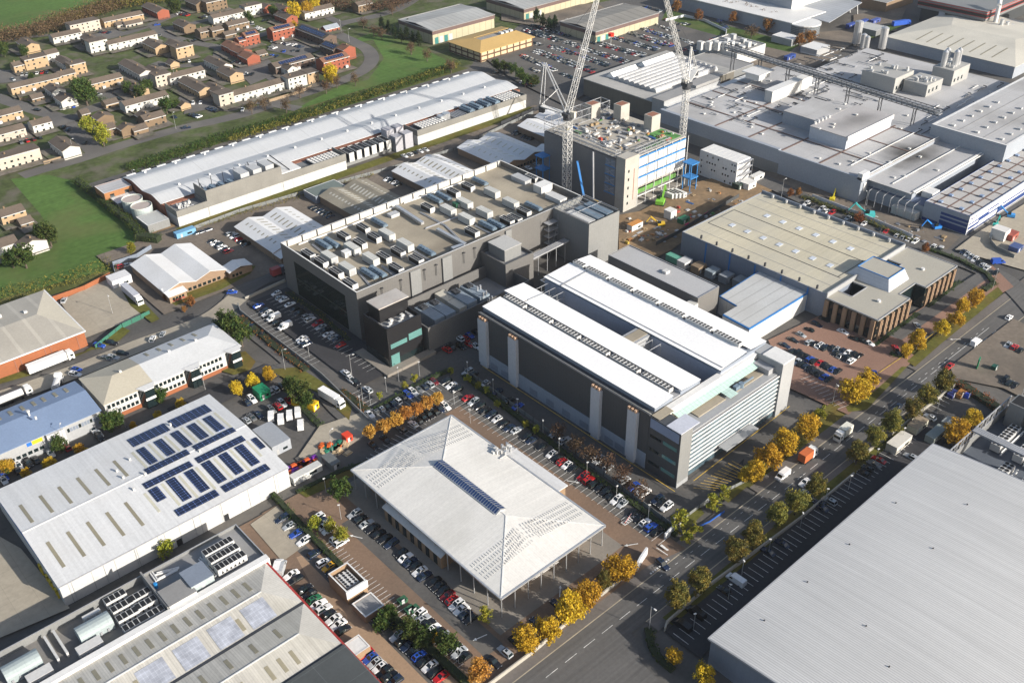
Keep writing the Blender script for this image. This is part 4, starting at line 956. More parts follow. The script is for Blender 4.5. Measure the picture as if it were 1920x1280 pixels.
def tanfactory():
    r = (292.0,155.3,346.6,224.0)
    root = flatb('tan_roofed_factory', 'wide low factory with cream tan roof and blue grey walls', 'factory', r, 10.4, m_bluegrey, m_tanroof, par=.35, t=.3, cap=m_steel)
    b = MB(); b.box(346.2,155.3,9,346.75,224,11.3); b.build('right_parapet', m_bluegrey, root)
    b = MB()
    for x in (306.5,324.0): b.box(x-.12,159,10.06,x+.12,222,10.16)
    for x0,x1,y in ((306.5,324,160),(306.5,324,222)): b.box(x0,y-.1,10.06,x1,y+.1,10.16)
    b.build('roof_gutter', m_darksteel, root)
    b = MB()
    for x in (299,315,333,340): b.box(x-.05,158,10.06,x+.05,222,10.12)
    b.build('cable_tray', m_steel, root)
    for i in range(7): b = MB(); b.box(310.5,166+i*7.8,10.05,313.3,168+i*7.8,10.25); b.build('rooflight', mat('rooflight_blue', (.48,.52,.58), .4), root)
    for i in range(6): b = MB(); b.box(328,168+i*8,10.05,330.8,170+i*8,10.25); b.build('rooflight', MATS['rooflight_blue'], root)
    for i in range(8): b = MB(); y = 160+i*7.8; b.box(292.7,y,10.3,293.4,y+.6,11.8); b.build('vent', m_darksteel, root)
    for i in range(9): b = MB(); y = 161+i*7; b.box(344.6,y,10.3,345.6,y+.8,11.6); b.build('vent', m_unitg, root)
    b = MB()
    for k in range(5): b.box(291.8,163+k*12,.05,291.98,163.6+k*12,9.8)
    b.build('blue_downpipe', m_bluetrim, root)
    return root
tanfactory()
def brownoffice():
    H = 9.2
    root = thing('brown_office', 'flat roofed two storey office with tan brick fins in front of tan factory', 'office', 320, 145)
    poly = [(291.6,133.9),(313.2,133.9),(313.2,138.2),(324.8,138.2),(324.8,133.9),(348.3,133.9),(348.3,154.9),(334,154.9),(334,149),(327,149),(327,155.2),(309,155.2),(309,149),(299,149),(299,155.2),(291.6,155.2)]
    b = MB(); b.prism(poly, 0, H-.5); b.build('wall', m_glass, root)
    b = MB(); b.prism(poly, H-.5, H); b.build('roof', mat('office_roof', (.335,.32,.275), .85, var=.06, scale=.08, dirt=((.27,.26,.23),.08,.4)), root)
    b = MB()
    for i in range(len(poly)):
        p, q = poly[i], poly[(i+1)%len(poly)]; b.bar((*p,H+.02),(*q,H+.02),.35,.3)
    b.build('roof_edge', m_steel, root)
    m_fin = mat('tan_fin', (.27,.18,.115), .85, var=.08)
    for k in range(6):
        f = MB()
        for e in (0,1.0): f.box(292.6+k*3.9+e,133.2,0,293.2+k*3.9+e,133.95,H-.6)
        f.build('brick_fin', m_fin, root)
    for k in range(6):
        f = MB()
        for e in (0,1.0): f.box(325.8+k*3.9+e,133.2,0,326.4+k*3.9+e,133.95,H-.6)
        f.build('brick_fin', m_fin, root)
    for k in range(6):
        f = MB(); f.box(290.9,134.6+k*3.8,0,291.65,136.2+k*3.8,H-.6); f.build('brick_fin', m_fin, root)
    for z in (2.2,5.4): f = MB(); f.box(291.5,133.86,z,313,133.9,z+.8); f.box(325,133.86,z,348,133.9,z+.8); f.build('spandrel', mat('spandrel_brown', (.12,.085,.055), .6), root)
    t = MB(); bot = [(311.5,141.5),(326,141.5),(326,160),(311.5,160)]; top = [(313.5,143.5),(324.5,143.5),(324.5,156.5),(313.5,156.5)]
    for i in range(4): j=(i+1)%4; t.poly([(*bot[i],H),(*bot[j],H),(*top[j],H+4.2),(*top[i],H+4.2)])
    t.build('monitor', mat('monitor_white', (.46,.48,.52), .5, var=.06, seam=('z',1.1,.08,.8)), root)
    t = MB(); t.poly([(*p,H+4.1) for p in top]); t.build('monitor_roof', MATS['office_roof'], root)
    t = MB()
    for i in range(4): j=(i+1)%4; t.bar((*top[i],H+4.25),(*top[j],H+4.25),.3,.25)
    t.build('monitor_edge', m_bluetrim, root)
    t = MB(); t.box(291.8,155.0,H-.2,312,155.5,H+2.0); t.box(326,155.0,H-.2,346.5,155.5,H+2.0); t.build('upstand', m_greyclad, root)
    for x, y in ((303,140.5),(336,141.5)): t = MB(); t.cyl(x,y,H,H+.8,.7,12); t.build('roof_vent', m_coping, root)
    return root
brownoffice()
# ================================================================ left side: brick warehouse, two tone office, blue roofed shed, white gabled unit
def brickshed():
    r = (50.0,321.5,82.4,384.0)
    root = thing('brick_warehouse', 'red brick warehouse with grey hipped roof at left edge', 'warehouse', 66, 350)
    w = MB(); w.box(20,328.0,0,82.2,367,6.4); w.build('wall', m_brick, root)
    b = MB(); x0,x1,y0,y1 = 20,82.5,327.6,367.4; ym = (y0+y1)/2
    roofquad(b,[(x0,y0,6.5),(x1,y0,6.5),(73,ym,8.6),(x0,ym,8.6)]); roofquad(b,[(x1,y1,6.5),(x0,y1,6.5),(x0,ym,8.6),(73,ym,8.6)])
    b.build('roof', mat('brickshed_roof', (.34,.32,.28), .75, var=.08, seam=('x',7.5,.16,1.18), dirt=((.28,.27,.24),.06,.4)), root)
    h = MB(); roofquad(h,[(x1,y0,6.5),(x1,y1,6.5),(73,ym,8.6)]); h.build('hip', mat('brickshed_hip', (.44,.41,.34), .75, var=.06), root)
    g = MB(); g.bar((x0,y0,6.4),(x1,y0,6.4),.5,.4); g.bar((x1,y0,6.4),(x1,y1,6.4),.5,.4); g.build('gutter', m_coping, root)
    for x in (57,59,67.5,69.5,79): panel(root, 'downpipe', m_brickd, 'v', 328.0, x, x+.35, 0, 6.1, .12)
    for x, y in ((62,356),(70,352)): c = MB(); c.box(x,y,7.6,x+1.2,y+1,8.8); c.build('roof_vent', m_unit, root)
    return root
brickshed()
def twotone():
    root = thing('two_tone_office', 'long office with half tan half grey hipped roof and white window bands', 'office', 95, 288)
    y0, y1, ez, rz, ym = 278.6, 299.0, 7.2, 9.4, 289.5
    w = MB(); w.box(69.2,279.2,0,118.4,298.6,7.0); w.build('wall', mat('white_render', (.45,.45,.44), .7, var=.05), root)
    b = MB(); w = MB(); w.box(69.1,279.05,0,118.5,279.25,1.5); w.build('brick_base', m_brick, root)
    roofquad(b,[(68.8,y0,ez),(86.4,y0,ez),(86.4,ym,rz),(77,ym,rz)]); roofquad(b,[(86.4,y1,ez),(68.8,y1,ez),(77,ym,rz),(86.4,ym,rz)]); roofquad(b,[(68.8,y1,ez),(68.8,y0,ez),(77,ym,rz)])
    b.build('roof', mat('office_tan_roof', (.40,.37,.30), .75, var=.06, seam=('x',.6,.1,.93)), root, label='tan roof half')
    b = MB(); roofquad(b,[(86.4,y0,ez),(118.9,y0,ez),(112,ym,rz),(86.4,ym,rz)]); roofquad(b,[(118.9,y1,ez),(86.4,y1,ez),(86.4,ym,rz),(112,ym,rz)]); roofquad(b,[(118.9,y0,ez),(118.9,y1,ez),(112,ym,rz)])
    b.build('roof', mat('office_grey_roof', (.46,.475,.49), .7, var=.05, seam=('x',.6,.1,.93)), root, label='pale grey roof half')
    for z in (1.9,4.7):
        for x0, x1 in ((70,80.5),(86.5,97.5),(102.5,112.5)):
            n = int((x1-x0)/1.5)
            for k in range(n): panel(root, 'window', m_glass, 'v', 279.2, x0+k*1.5, x0+k*1.5+1.05, z, z+1.35, .05)
    for x in (83.5,100,115.5):
        b = MB(); b.prism([(x-3,279.3),(x+3,279.3),(x+1.6,276.6),(x-1.6,276.6)],0,7.3); b.build('entrance_bay', m_glass, root)
        b = MB(); b.prism([(x-3.2,279.5),(x+3.2,279.5),(x+1.7,276.3),(x-1.7,276.3)],7.3,7.6); b.box(x-1.75,276.45,3.3,x+1.75,276.6,4.2); b.build('bay_trim', m_coping, root)
    zf = lambda x, y: rz-(rz-ez)*abs(y-ym)/10
    rooflights(root, zf, [(x,293.5,x+.9,297) for x in (91,95.5,100,104.5,109)] , m_rooflight); rooflights(root, zf, [(x,284.5,x+.8,285.5) for x in (92,96.5,101,105.5,110)], m_rooflight)
    for x in (79.5,97,107): b = MB(); b.box(x,289.2,9.2,x+.8,290,10); b.build('roof_vent', m_unit, root)
    return root
twotone()
def bluerooff():
    root = thing('blue_roofed_unit', 'industrial unit with slate blue pitched roof and white front at left edge', 'industrial unit', 40, 289)
    x0, x1, y0, y1 = 0, 67.6, 277.6, 299.6; ez, rz = 6.5, 8.2; ym = 289.5
    w = MB(); w.box(x0,278,0,67.2,299,6.4); w.build('wall', m_greyclad, root)
    b = MB(); roofquad(b,[(x0,y0,ez),(x1,y0,ez),(x1,ym,rz),(x0,ym,rz)]); roofquad(b,[(x1,y1,ez),(x0,y1,ez),(x0,ym,rz),(x1,ym,rz)])
    b.build('roof', mat('slate_blue_roof', (.165,.225,.34), .6, var=.05, seam=('x',.7,.08,.93)), root)
    w = MB(); w.poly([(67.2,278,6.3),(67.2,299,6.3),(67.2,ym,rz-.2)]); w.build('gable', m_greyclad, root)
    b = MB(); b.box(49.5,276.6,0,55,278.2,6.3); b.build('projecting_bay', m_whitewall, root)
    for k in range(12): panel(root, 'window', m_bluegrey if k%4 else m_glass, 'v', 278, 56+k*.92, 56.75+k*.92, 3.4, 4.8, .05)
    for k in range(7): panel(root, 'window', m_glass, 'v', 278, 36+k*1.8, 37.3+k*1.8, 1.6, 2.8, .05)
    panel(root, 'sign', mat('sign_yellow', (.75,.47,.02), .6), 'v', 278, 45.2, 48.4, 4.6, 5.9, .08); panel(root, 'sign', mat('sign_blue', (.02,.12,.45), .6), 'v', 278, 43.6, 45.1, 4.6, 5.9, .08)
    zf = lambda x, y: rz-(rz-ez)*abs(y-ym)/11
    rooflights(root, zf, [(x,293.3,x+1.0,297) for x in (41,44.6,48.4,52,55.2,59,62.6)], m_rooflight)
    b = MB(); b.cyl(49,288.5,7.5,9.6,.3,8); b.cyl(49,288.5,9.6,10.1,.55,8); b.build('cowl', m_unit, root)
    return root
bluerooff()
m_brickt = mat('buff_brick', (.24,.165,.11), .9, var=.1)
def multished(label, us, v0, v1, mr, mw=m_brickt, ez=4.2, rs=2.0, lights=None, cut=None, name='gabled_workshop', wing=None, lm=m_rooflight, front=True):
    r = (us[0], v0, us[-1], v1); n = len(us)-1
    root = gables(name, label, 'workshop', r, ez, rs, n, 'y', mw, mr, over=.35); zf = gz(r, ez, rs, n, 'y')
    if lights:
        step, w_ = lights
        for k in range(n):
            a, c = us[0]+(us[-1]-us[0])*k/n, us[0]+(us[-1]-us[0])*(k+1)/n; q = (c-a)/2
            y = v0+5
            while y < v1-1.5: 
                rooflights(root, zf, [(a+q*.22,y,a+q*.70,y+w_)], lm); rooflights(root, zf, [(c-q*.70,y+.4,c-q*.22,y+.4+w_)], lm); y += step
    if wing:
        b = MB(); u0,u1,va,vb = wing; b.box(u0,va,0,u1,vb,3.6); b.build('wing', mw, root)
        b = MB(); um = (u0+u1)/2; roofquad(b,[(u0-.3,vb,3.6),(u0-.3,va-.4,3.6),(um,va-.4,4.9),(um,vb,4.9)]); roofquad(b,[(u1+.3,va-.4,3.6),(u1+.3,vb,3.6),(um,vb,4.9),(um,va-.4,4.9)]); b.build('wing_roof', mr, root)
        for k in range(3): panel(root, 'window', m_glass, 'v', va, u0+1+k*1.6, u0+2.1+k*1.6, 1.0, 2.2, .05)
    if front:
        for k in range(8): panel(root, 'window', m_glass, 'v', v0, us[0]+7.5+k*2.1, us[0]+8.9+k*2.1, .9, 2.2, .05)
    return root
m_wsroof = mat('white_sheet_roof', (.62,.625,.63), .6, var=.04, seam=('y',1.0,.06,.94), dirt=((.52,.51,.49),.06,.4))
m_asb = mat('asbestos_roof', (.25,.225,.175), .9, var=.16, seam=('y',.9,.15,.85), dirt=((.15,.14,.12),.10,.7))
a1 = multished('white double gabled workshop with red trimmed windows beside the meadow', (117.2,130,143.6), 337, 367.5, m_wsroof, wing=(143.8,153.9,334.5,341))
b = MB(); b.box(117.4,333.6,0,124.5,337.2,3.6); b.build('front_wing', m_tan, a1); b = MB(); roofquad(b,[(117,333.2,3.7),(125,333.2,3.7),(125,340,4.6),(117,340,4.6)]); b.build('front_wing_roof', m_wsroof, a1)
for k in range(4): panel(a1, 'window', m_glass, 'v', 333.6, 118.6+k*1.3, 119.5+k*1.3, 1.6, 2.6, .05); panel(a1, 'red_panel', m_redtrim, 'v', 333.6, 118.6+k*1.3, 119.5+k*1.3, .9, 1.5, .05)
multished('pale double gabled workshop with skylight slots left of the data centre', (165,179,193), 336, 368.2, m_wsroof, lights=(3.3,.75), wing=(165.2,174,330.5,337))
multished('old brown sheeted double gabled workshop with patched skylights', (208.8,222,235), 335, 369, m_asb, lights=(2.5,1.0), lm=mat('patch_sheet', (.44,.43,.38), .7), front=False)
multished('pale double gabled workshop with dark skylight slots behind the data centre', (249.5,263.6,277.9), 335, 368, m_wsroof, lights=(3.3,.85), wing=(250,256,331,337))
multished('pale double gabled workshop with faint skylights near the unfinished tower', (290.5,304.5,318.6), 334, 368.3, m_wsroof, lights=(4.2,.7), lm=m_rooflightp, wing=(318.8,327,334,341))
multished('pale workshop with slotted roof partly hidden by the unfinished tower', (332,346), 337, 368.5, m_wsroof, lights=(2.6,.7), lm=m_rooflightp)
multished('pale roofed workshop behind the tower crane mast', (347.5,361), 345, 372, m_wsroof, lights=None)
flatb('green_roofed_store', 'low store with grey green roof next to the old brown workshop', 'store', (207,369.5,224,380), 4.0, m_bluegrey, mat('green_grey_roof', (.13,.16,.15), .8), par=.1)
# ================================================================ very long white roofed data hall
def longhall():
    root = thing('long_data_hall', 'very long white roofed hall with rows of cooling units along one side', 'data centre', 255, 420)
    prof = [(447,6.6),(444,7.4),(438,8.6),(436,8.7),(434,8.5),(427,7.5),(425,7.2),(423,7.5),(417,8.5),(415,8.7),(413,8.5),(406,7.2)]
    x0, x1 = 149.2, 366.0
    w = MB(); w.box(x0+.4,404,0,x1-.4,446.6,6.4)
    for x, rv in ((x0+.4,1),(x1-.4,0)):
        p = [(x,y,z-.25) for y,z in prof]; p = [(x,446.6,6.3)] + p + [(x,404,6.3)]; w.poly(p if rv else p[::-1])
    w.build('wall', m_brickd, root)
    b = MB()
    for (ya,za),(yb,zb_) in zip(prof, prof[1:]): roofquad(b,[(x0,yb,zb_),(x1,yb,zb_),(x1,ya,za),(x0,ya,za)],.25)
    b.build('roof', mat('hall_roof', (.46,.475,.49), .55, var=.04, seam=(('x',1.0,.06,.95),('x',30,.01,.8)), streak=('y',.06), dirt=((.48,.49,.49),.05,.4)), root, smooth=False)
    for i in range(13): 
        v = MB(); x = 158+i*15.5; v.box(x,441.2,7.8,x+.9,442.4,8.7); v.build('roof_vent', m_coping, root)
        v = MB(); v.box(x+5,415.6,8.4,x+5.9,416.8,9.4); v.build('roof_vent', m_coping, root)
    for i in range(28): v = MB(); v.box(x0+2+i*7.7,446.3,6.5,x0+6.5+i*7.7,447.3,7.05); v.build('eaves_hood', m_coping, root)
    m_band = mat('concrete_band', (.185,.18,.165), .8, var=.10, scale=.15, seam=(('z',.55,.08,.85),('x',7.4,.01,.8)))
    def sec(xa, xb, top, deck):
        w = MB(); w.box(xa,392.5,0,xb,404,deck-.05); w.build('plant_wall', m_whitewall, root)
        w = MB(); w.box(xa-.1,392.2,5.0,xb+.1,392.75,top); w.box(xa-.1,392.75,5.0,xa+.3,404,top); w.box(xb-.3,392.75,5.0,xb+.1,404,top); w.build('plant_screen', m_band, root)
        w = MB(); w.poly([(xa,392.7,deck),(xb,392.7,deck),(xb,405,deck),(xa,405,deck)]); w.build('plant_deck', mat('plant_deck', (.15,.155,.16), .8, var=.2, scale=.15), root)
    sec(150.2,165.0,8.0,6.0); sec(165.2,203.6,12.9,8.0); sec(203.8,239.4,8.6,6.2); sec(283.6,359.8,8.2,6.2)
    w = MB(); w.box(203.9,393,6.0,214.5,405,8.9); w.build('white_box_roof', m_coping, root)
    w = MB(); w.box(239.5,396,0,283.5,404.5,4.5); w.build('recess', m_midclad, root)
    for x in (187,193.5,200): w = MB(); w.box(x-2.2,396,8.0,x+2.2,403.4,13.5); w.build('cooling_tower', m_unitg, root)
    for x0_, x1_, y, h in ((268.5,273,398,10.5),(274.5,279,398,10.5),(270,274.5,393,8.0),(276,281,393,8.0)): w = MB(); w.box(x0_,y,0,x1_,y+5,h); w.build('vent_tower', mat('tower_mauve', (.33,.33,.36), .7, var=.06), root)
    w = MB(); 
    for p, q in (((193,396,8),(193,404,14.5)),((205,404,14.5),(209,394,9)),((168,404,12),(168,397,8))): w.bar(p,q,.4,.4)
    for k in range(6): w.tube((168+k*6,404.2,8),(168+k*6,404.2,14),.16,4)
    w.build('steel_prop', m_darksteel, root)
    return root
longhall()
COOLBLUE = cooler_proto(9.5, 2.9)
i_ = 0
for x in (168,172.5,177,181.5): dup(COOLBLUE, x, 398.5, 8.0, 0, 'blue grey ribbed cooler behind the high screen of long hall, %s from its left' % nth(i_), 'coolers on the long hall'); i_ += 1
for k, x in enumerate((322,328,334,340)): dup(COOLBLUE, x, 398.5, 6.2, 0, 'silver round topped cooler near the right end of long hall, %s in its line' % nth(k), 'coolers on the long hall', (1.25,1,1.4))
for k, x in enumerate((243.5,248,252.5,257,261.5,266)): 
    dup(CHILLER, x, 397.5, 2.6, 0, 'tall chiller stack in the recess of the long hall, %s from the left' % nth(k), 'chiller stacks in the recess', (1.15,1.25,2.0))
def fangrid(label, x0, y0, nx, ny, z, s=1.9):
    t = thing('condenser_grid', label, 'condenser bank', x0+nx*s/2, y0+ny*s/2, z); b = MB(); f = MB()
    b.box(x0,y0,z+.2,x0+nx*s,y0+ny*s,z+1.2)
    for i in range(nx):
        for j in range(ny): f.box(x0+i*s+.25,y0+j*s+.25,z+1.2,x0+i*s+s-.35,y0+j*s+s-.35,z+1.75)
    b.build('frame', m_darksteel, t); f.build('fan_cover', m_unit, t)
fangrid('grid of white square condensers at the far right end of long hall', 344.5, 394.2, 7, 5, 6.2)
fangrid('grid of white square condensers right of the mauve vent towers', 288, 394.5, 9, 4, 6.2)
fangrid('grid of white square condensers in the middle left of long hall roof', 222.5, 394.3, 8, 4, 6.2)
b = MB(); b.cyl(308,399,6.2,9.4,2.2,14); b.box(303,397,6.2,308,401,9.0); b.build('duct_hood', m_alu, cat='duct hood', label='silver rounded duct hood in the middle of the long hall plant')
b = MB()
for k in range(6): b.bar((311.5+k*1.5,394,6.9),(311.5+k*1.5,403,6.9),.6,.6)
b.build('pipe_rack', m_steel, cat='pipe rack', label='rack of grey pipes between duct hood and silver coolers')
plantset('jumble of small silver plant at the left end of the long hall', 157, 398.5, 6.0, 8, 5)
# brick end buildings and tanks by the hedge
t = flatb('brick_annex', 'small brick building with grey sheet roof at the end of the long hall', 'annex', (135.5,436,148.8,447), 6.4, mat('orange_brick', (.30,.14,.06), .9, var=.08), mat('grey_sheet', (.36,.36,.37), .7, seam=('y',2.6,.1,1.25)), par=.1)
for x in (138,145): panel(t, 'window', m_glass, 'v', 436, x, x+2, 3.6, 5.2, .05)
flatb('flat_store', 'white flat roofed store between brick annex and round tanks', 'store', (137.6,427.5,148.6,435.9), 3.6, m_midclad, m_coping, par=.1)
flatb('grey_container_store', 'ribbed grey store nearest the hedge corner by the tanks', 'store', (137.5,395.5,147.5,407.5), 4.2, m_midclad, m_cont, par=.1)
for i, (x, y) in enumerate(((143,423),(143,413.2))):
    t = thing('storage_tank', 'round grey storage tank with sunken lid, %s the flat white store' % ('next to' if i == 0 else 'farther from'), 'tank', x, y); b = MB(); b.cyl(x,y,0,5.6,4.7,28); b.build('shell', mat('tank_grey', (.32,.37,.37), .55, var=.06), t, smooth=False)
    b = MB(); b.cyl(x,y,5.62,5.7,4.3,28); b.build('lid', mat('tank_lid', (.34,.29,.27), .8, var=.15, dirt=((.42,.42,.40),.2,.4)), t)
    b = MB(); n = 28
    for k in range(n):
        a, c = 2*math.pi*k/n, 2*math.pi*(k+1)/n; b.bar((x+4.6*math.cos(a),y+4.6*math.sin(a),5.9),(x+4.6*math.cos(c),y+4.6*math.sin(c),5.9),.25,.6)
    b.build('rim', mat('tank_rim', (.46,.49,.45), .6), t)
# ================================================================ unfinished tower with scaffold frame, two luffing cranes
m_conc2 = mat('raw_concrete', (.35,.335,.305), .9, var=.08, scale=.2, dirt=((.33,.31,.28),.15,.5))
m_towerclad = mat('tower_cladding', (.135,.14,.15), .6, var=.04, seam=('w',1.4,.03,.9))
m_blueline = mat('scaffold_blue', (.03,.17,.42), .6); m_sheet = mat('white_sheeting', (.44,.455,.47), .6, var=.06, scale=.2)
m_tint = mat('painted_load', (1,1,1), .6, var=.08, tint=True); m_crane = mat('crane_white', (.50,.50,.49), .5)
def tower():
    u0,u1,v0,v1,H = 303,345,266.6,318,24.4
    root = thing('unfinished_tower', 'unfinished concrete and steel tower block with grey clad side and open roof', 'tower block', 324, 292)
    w = MB(); w.box(u0,v0+5.5,0,u0+.4,v1,H-.5); w.build('clad_wall', m_towerclad, root)
    w = MB(); w.box(u0+.4,v1-.4,0,u1,v1,H-.5); w.box(u1-.4,v0+1,0,u1,v1-.4,H-.5); w.build('wall', m_midclad, root)
    w = MB(); w.box(u0+.1,v0,0,u0+9,v0+5.4,H+1.2); w.build('stair_core', m_conc2, root)
    for z in (3,6.5,10.5,14.5,18.5): panel(root, 'window', m_glass, 'v', v0, u0+2.2, u0+3.1, z, z+1.3, .04)
    panel(root, 'slot_window', m_brickd, 'v', v0, u0+6.0, u0+6.4, 4.5, 19.5, .04)
    for z in (6.5,10.8,15.2,19.4):
        w = MB(); w.box(u0-.12,v0+5.6,z,u0-.02,v0+12,z+.5); w.build('blue_ledge', m_blueline, root)
        w = MB(); w.box(u0-.08,v0+6,z+.5,u0+.02,v0+8.6,z+3.6); w.box(u0-.08,v0+9.2,z+.5,u0+.02,v0+11.6,z+3.6); w.build('opening', m_bluegrey, root)
        w = MB(); w.bar((u0-.15,v0+6,z+.6),(u0-.15,v0+11.6,z+3.5),.18,.18); w.bar((u0-.15,v0+11.6,z+.6),(u0-.15,v0+6,z+3.5),.18,.18); w.build('brace', m_steel, root)
    for z in (0,4.2,8.6,13.6,18.6,H-.5): w = MB(); w.box(u0+9,v0+.6,z,u1-.5,v1-.5,z+.5); w.build('floor_slab', m_conc2, root)
    for i, z in enumerate((9.6,14.4,19.2)):
        for k in range(5):
            w = MB(); a = u0+9.4+k*6.5; w.box(a,v0+.2,z,a+6.1,v0+.4,z+3.9); w.build('sheeting', m_sheet, root)
        w = MB(); w.box(u0+9.2,v0-.1,z+3.95,u1-1,v0+.5,z+4.5); w.build('ledge', m_blueline, root)
    for k in range(7):
        w = MB(); a = u0+9.3+k*5.6; w.tube((a,v0+.1,0),(a,v0+.1,H),.17,5); w.build('column', m_coping, root)
    w = MB(); w.box(u0+9.3,v0+.3,5.9,u1-6,v0+.45,8.0); w.build('green_netting', mat('netting_green', (.09,.22,.05), .8, var=.3, scale=.4), root)
    w = MB(); w.box(u0+9.3,v0+.02,4.6,u1-2,v0+.32,5.0); w.build('edge_beam', m_coping, root)
    # steel roof frame
    w = MB(); 
    def frame(x0,x1,y0,y1,z0,z1,nx,ny):
        for i in range(nx+1):
            for j in range(ny+1):
                if 0 < i < nx and 0 < j < ny: continue
                w.tube((x0+(x1-x0)*i/nx,y0+(y1-y0)*j/ny,z0),(x0+(x1-x0)*i/nx,y0+(y1-y0)*j/ny,z1),.16,4)
        for z in (z0+.2,(z0+z1)/2,z1):
            for y in (y0,y1): w.bar((x0,y,z),(x1,y,z),.22,.22)
            for x in (x0,x1): w.bar((x,y0,z),(x,y1,z),.22,.22)
        for i in range(nx): 
            xa, xb = x0+(x1-x0)*i/nx, x0+(x1-x0)*(i+1)/nx; w.bar((xa,y0,z0),(xb,y0,z1),.12,.12); w.bar((xa,y1,z1),(xb,y1,z0),.12,.12); w.bar((xa,y0,z1),(xa,y1,z1),.14,.14)
    frame(u0,u1-4,v1-6,v1,H,H+6.2,8,1); frame(u0,u0+3.4,v0+6,v1-6,H,H+3.4,1,9); frame(u0+9,u0+30,v0+.3,v0+2.6,H,H+2.8,5,1)
    w.build('steel_frame', m_steel, root)
    w = MB()
    w.box(u0+.5,v0+6,H,u1-.8,v1-.6,H+.08); w.build('roof_slab', mat('slab_grey', (.34,.32,.28), .9, var=.2, scale=.2, dirt=((.20,.18,.15),.2,.6)), root)
    for x, y, h in ((u1-14,v1-4,7),(u1-6.5,v1-16,8),(u1-5.5,v0+17,7.5)):
        c = MB(); c.box(x-3,y-2.4,H,x+3,y+2.4,H+h); c.build('lift_core', m_conc2, root)
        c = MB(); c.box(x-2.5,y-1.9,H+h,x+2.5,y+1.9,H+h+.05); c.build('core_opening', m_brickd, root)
    w = MB(); w.box(u1-13,v0+2,H+.1,u1-2,v0+14,H+.25); w.box(u1-26,v0+2,H+.1,u1-14,v0+5,H+.25); w.build('green_deck', mat('deck_green', (.07,.20,.05), .8, var=.4, scale=.5), root)
    return root
tower()
HT = 24.5
def crane(label, bx, by, zs, tip, aname, aside, w_=3.0):
    root = thing('luffing_crane', label, 'crane', bx, by)
    b = MB(); h = w_/2
    for sx in (-h,h):
        for sy in (-h,h): b.tube((bx+sx,by+sy,0),(bx+sx,by+sy,zs),.2,4)
    n = int(zs/w_); 
    for k in range(n):
        z0, z1 = zs*k/n, zs*(k+1)/n
        for s in (-h,h):
            b.tube((bx-h,by+s,z0),(bx+h,by+s,z1),.11,4); b.tube((bx+h,by+s,z0),(bx-h,by+s,z1),.11,4)
            b.tube((bx+s,by-h,z0),(bx+s,by+h,z1),.11,4); b.tube((bx+s,by+h,z0),(bx+s,by-h,z1),.11,4)
        for s in (-h,h): b.tube((bx-h,by+s,z1),(bx+h,by+s,z1),.09,4); b.tube((bx+s,by-h,z1),(bx+s,by+h,z1),.09,4)
    b.build('mast', m_crane, root)
    b = MB(); b.cyl(bx,by,zs,zs+1.6,2.2,14); b.box(bx-2,by-2,zs+1.6,bx+2,by+2,zs+3); b.build('slewing_ring', m_darksteel, root)
    T = Vector(tip); O = Vector((bx,by,zs+3)); d = (T-O); hd = Vector((d.x,d.y,0)).normalized(); sdv = Vector((-hd.y,hd.x,0)); up = d.normalized().cross(sdv)*-1
    b = MB(); L_ = d.length; n = int(L_/2.3); hw = 1.15
    cor = lambda t, a, c: tuple(O + d*t + sdv*a*hw*(1-.35*t) + up*c*hw*(1-.35*t))
    for a, c in ((-1,-1),(1,-1),(1,1),(-1,1)): b.tube(cor(0,a,c),cor(1,a,c),.16,4)
    for k in range(n):
        t0, t1 = k/n, (k+1)/n
        for (a,c),(e,g) in (((-1,-1),(1,-1)),((1,-1),(1,1)),((1,1),(-1,1)),((-1,1),(-1,-1))):
            b.tube(cor(t0,a,c),cor(t1,e,g),.085,4) if k%2 else b.tube(cor(t0,e,g),cor(t1,a,c),.085,4)
            b.tube(cor(t1,a,c),cor(t1,e,g),.07,4)
    b.build('jib', m_crane, root)
    A = Vector(aname); E = Vector(aside); b = MB()
    for s in (-1,1): b.tube(tuple(O+sdv*s*1.2),tuple(A+sdv*s*.5),.3,5); b.tube(tuple(A+sdv*s*.5),tuple(E+sdv*s*1.1),.16,5)
    b.tube(tuple((O*.55+A*.45)),tuple(E),.2,5); b.build('a_frame', m_crane, root)
    b = MB(); b.bar(tuple(O-Vector((0,0,.6))),tuple(E-Vector((0,0,.6))),2.6,.5); b.build('counter_jib', m_crane, root)
    b = MB(); b.obox(E.x,E.y,E.z-3.6,E.z-.9,2.4,1.6,math.atan2(sdv.y,sdv.x)); b.build('counterweight', m_darksteel, root)
    b = MB(); b.tube(tuple(A),tuple(O+d*.92),.06,4); b.build('luffing_rope', m_darksteel, root)
    c = O + sdv*-2.6 - Vector((0,0,.4)); b = MB(); b.obox(c.x,c.y,c.z-1.2,c.z+1.4,1.8,2.2,math.atan2(hd.y,hd.x)); b.build('cab', mat('cab_cream', (.52,.48,.40), .4), root)
    return root
crane('tall white luffing crane with steep jib left of the unfinished tower', 296.5, 296, 37.5, Q(1124,-20,88), Q(1022,118,51), Q(1016,196,42))
_b = P(1277,285); crane('white luffing crane rising behind the right end of unfinished tower', _b[0], _b[1], 33, Q(1244,-20,82), Q(1296,88,50), Q(1305,128,36), 2.4)
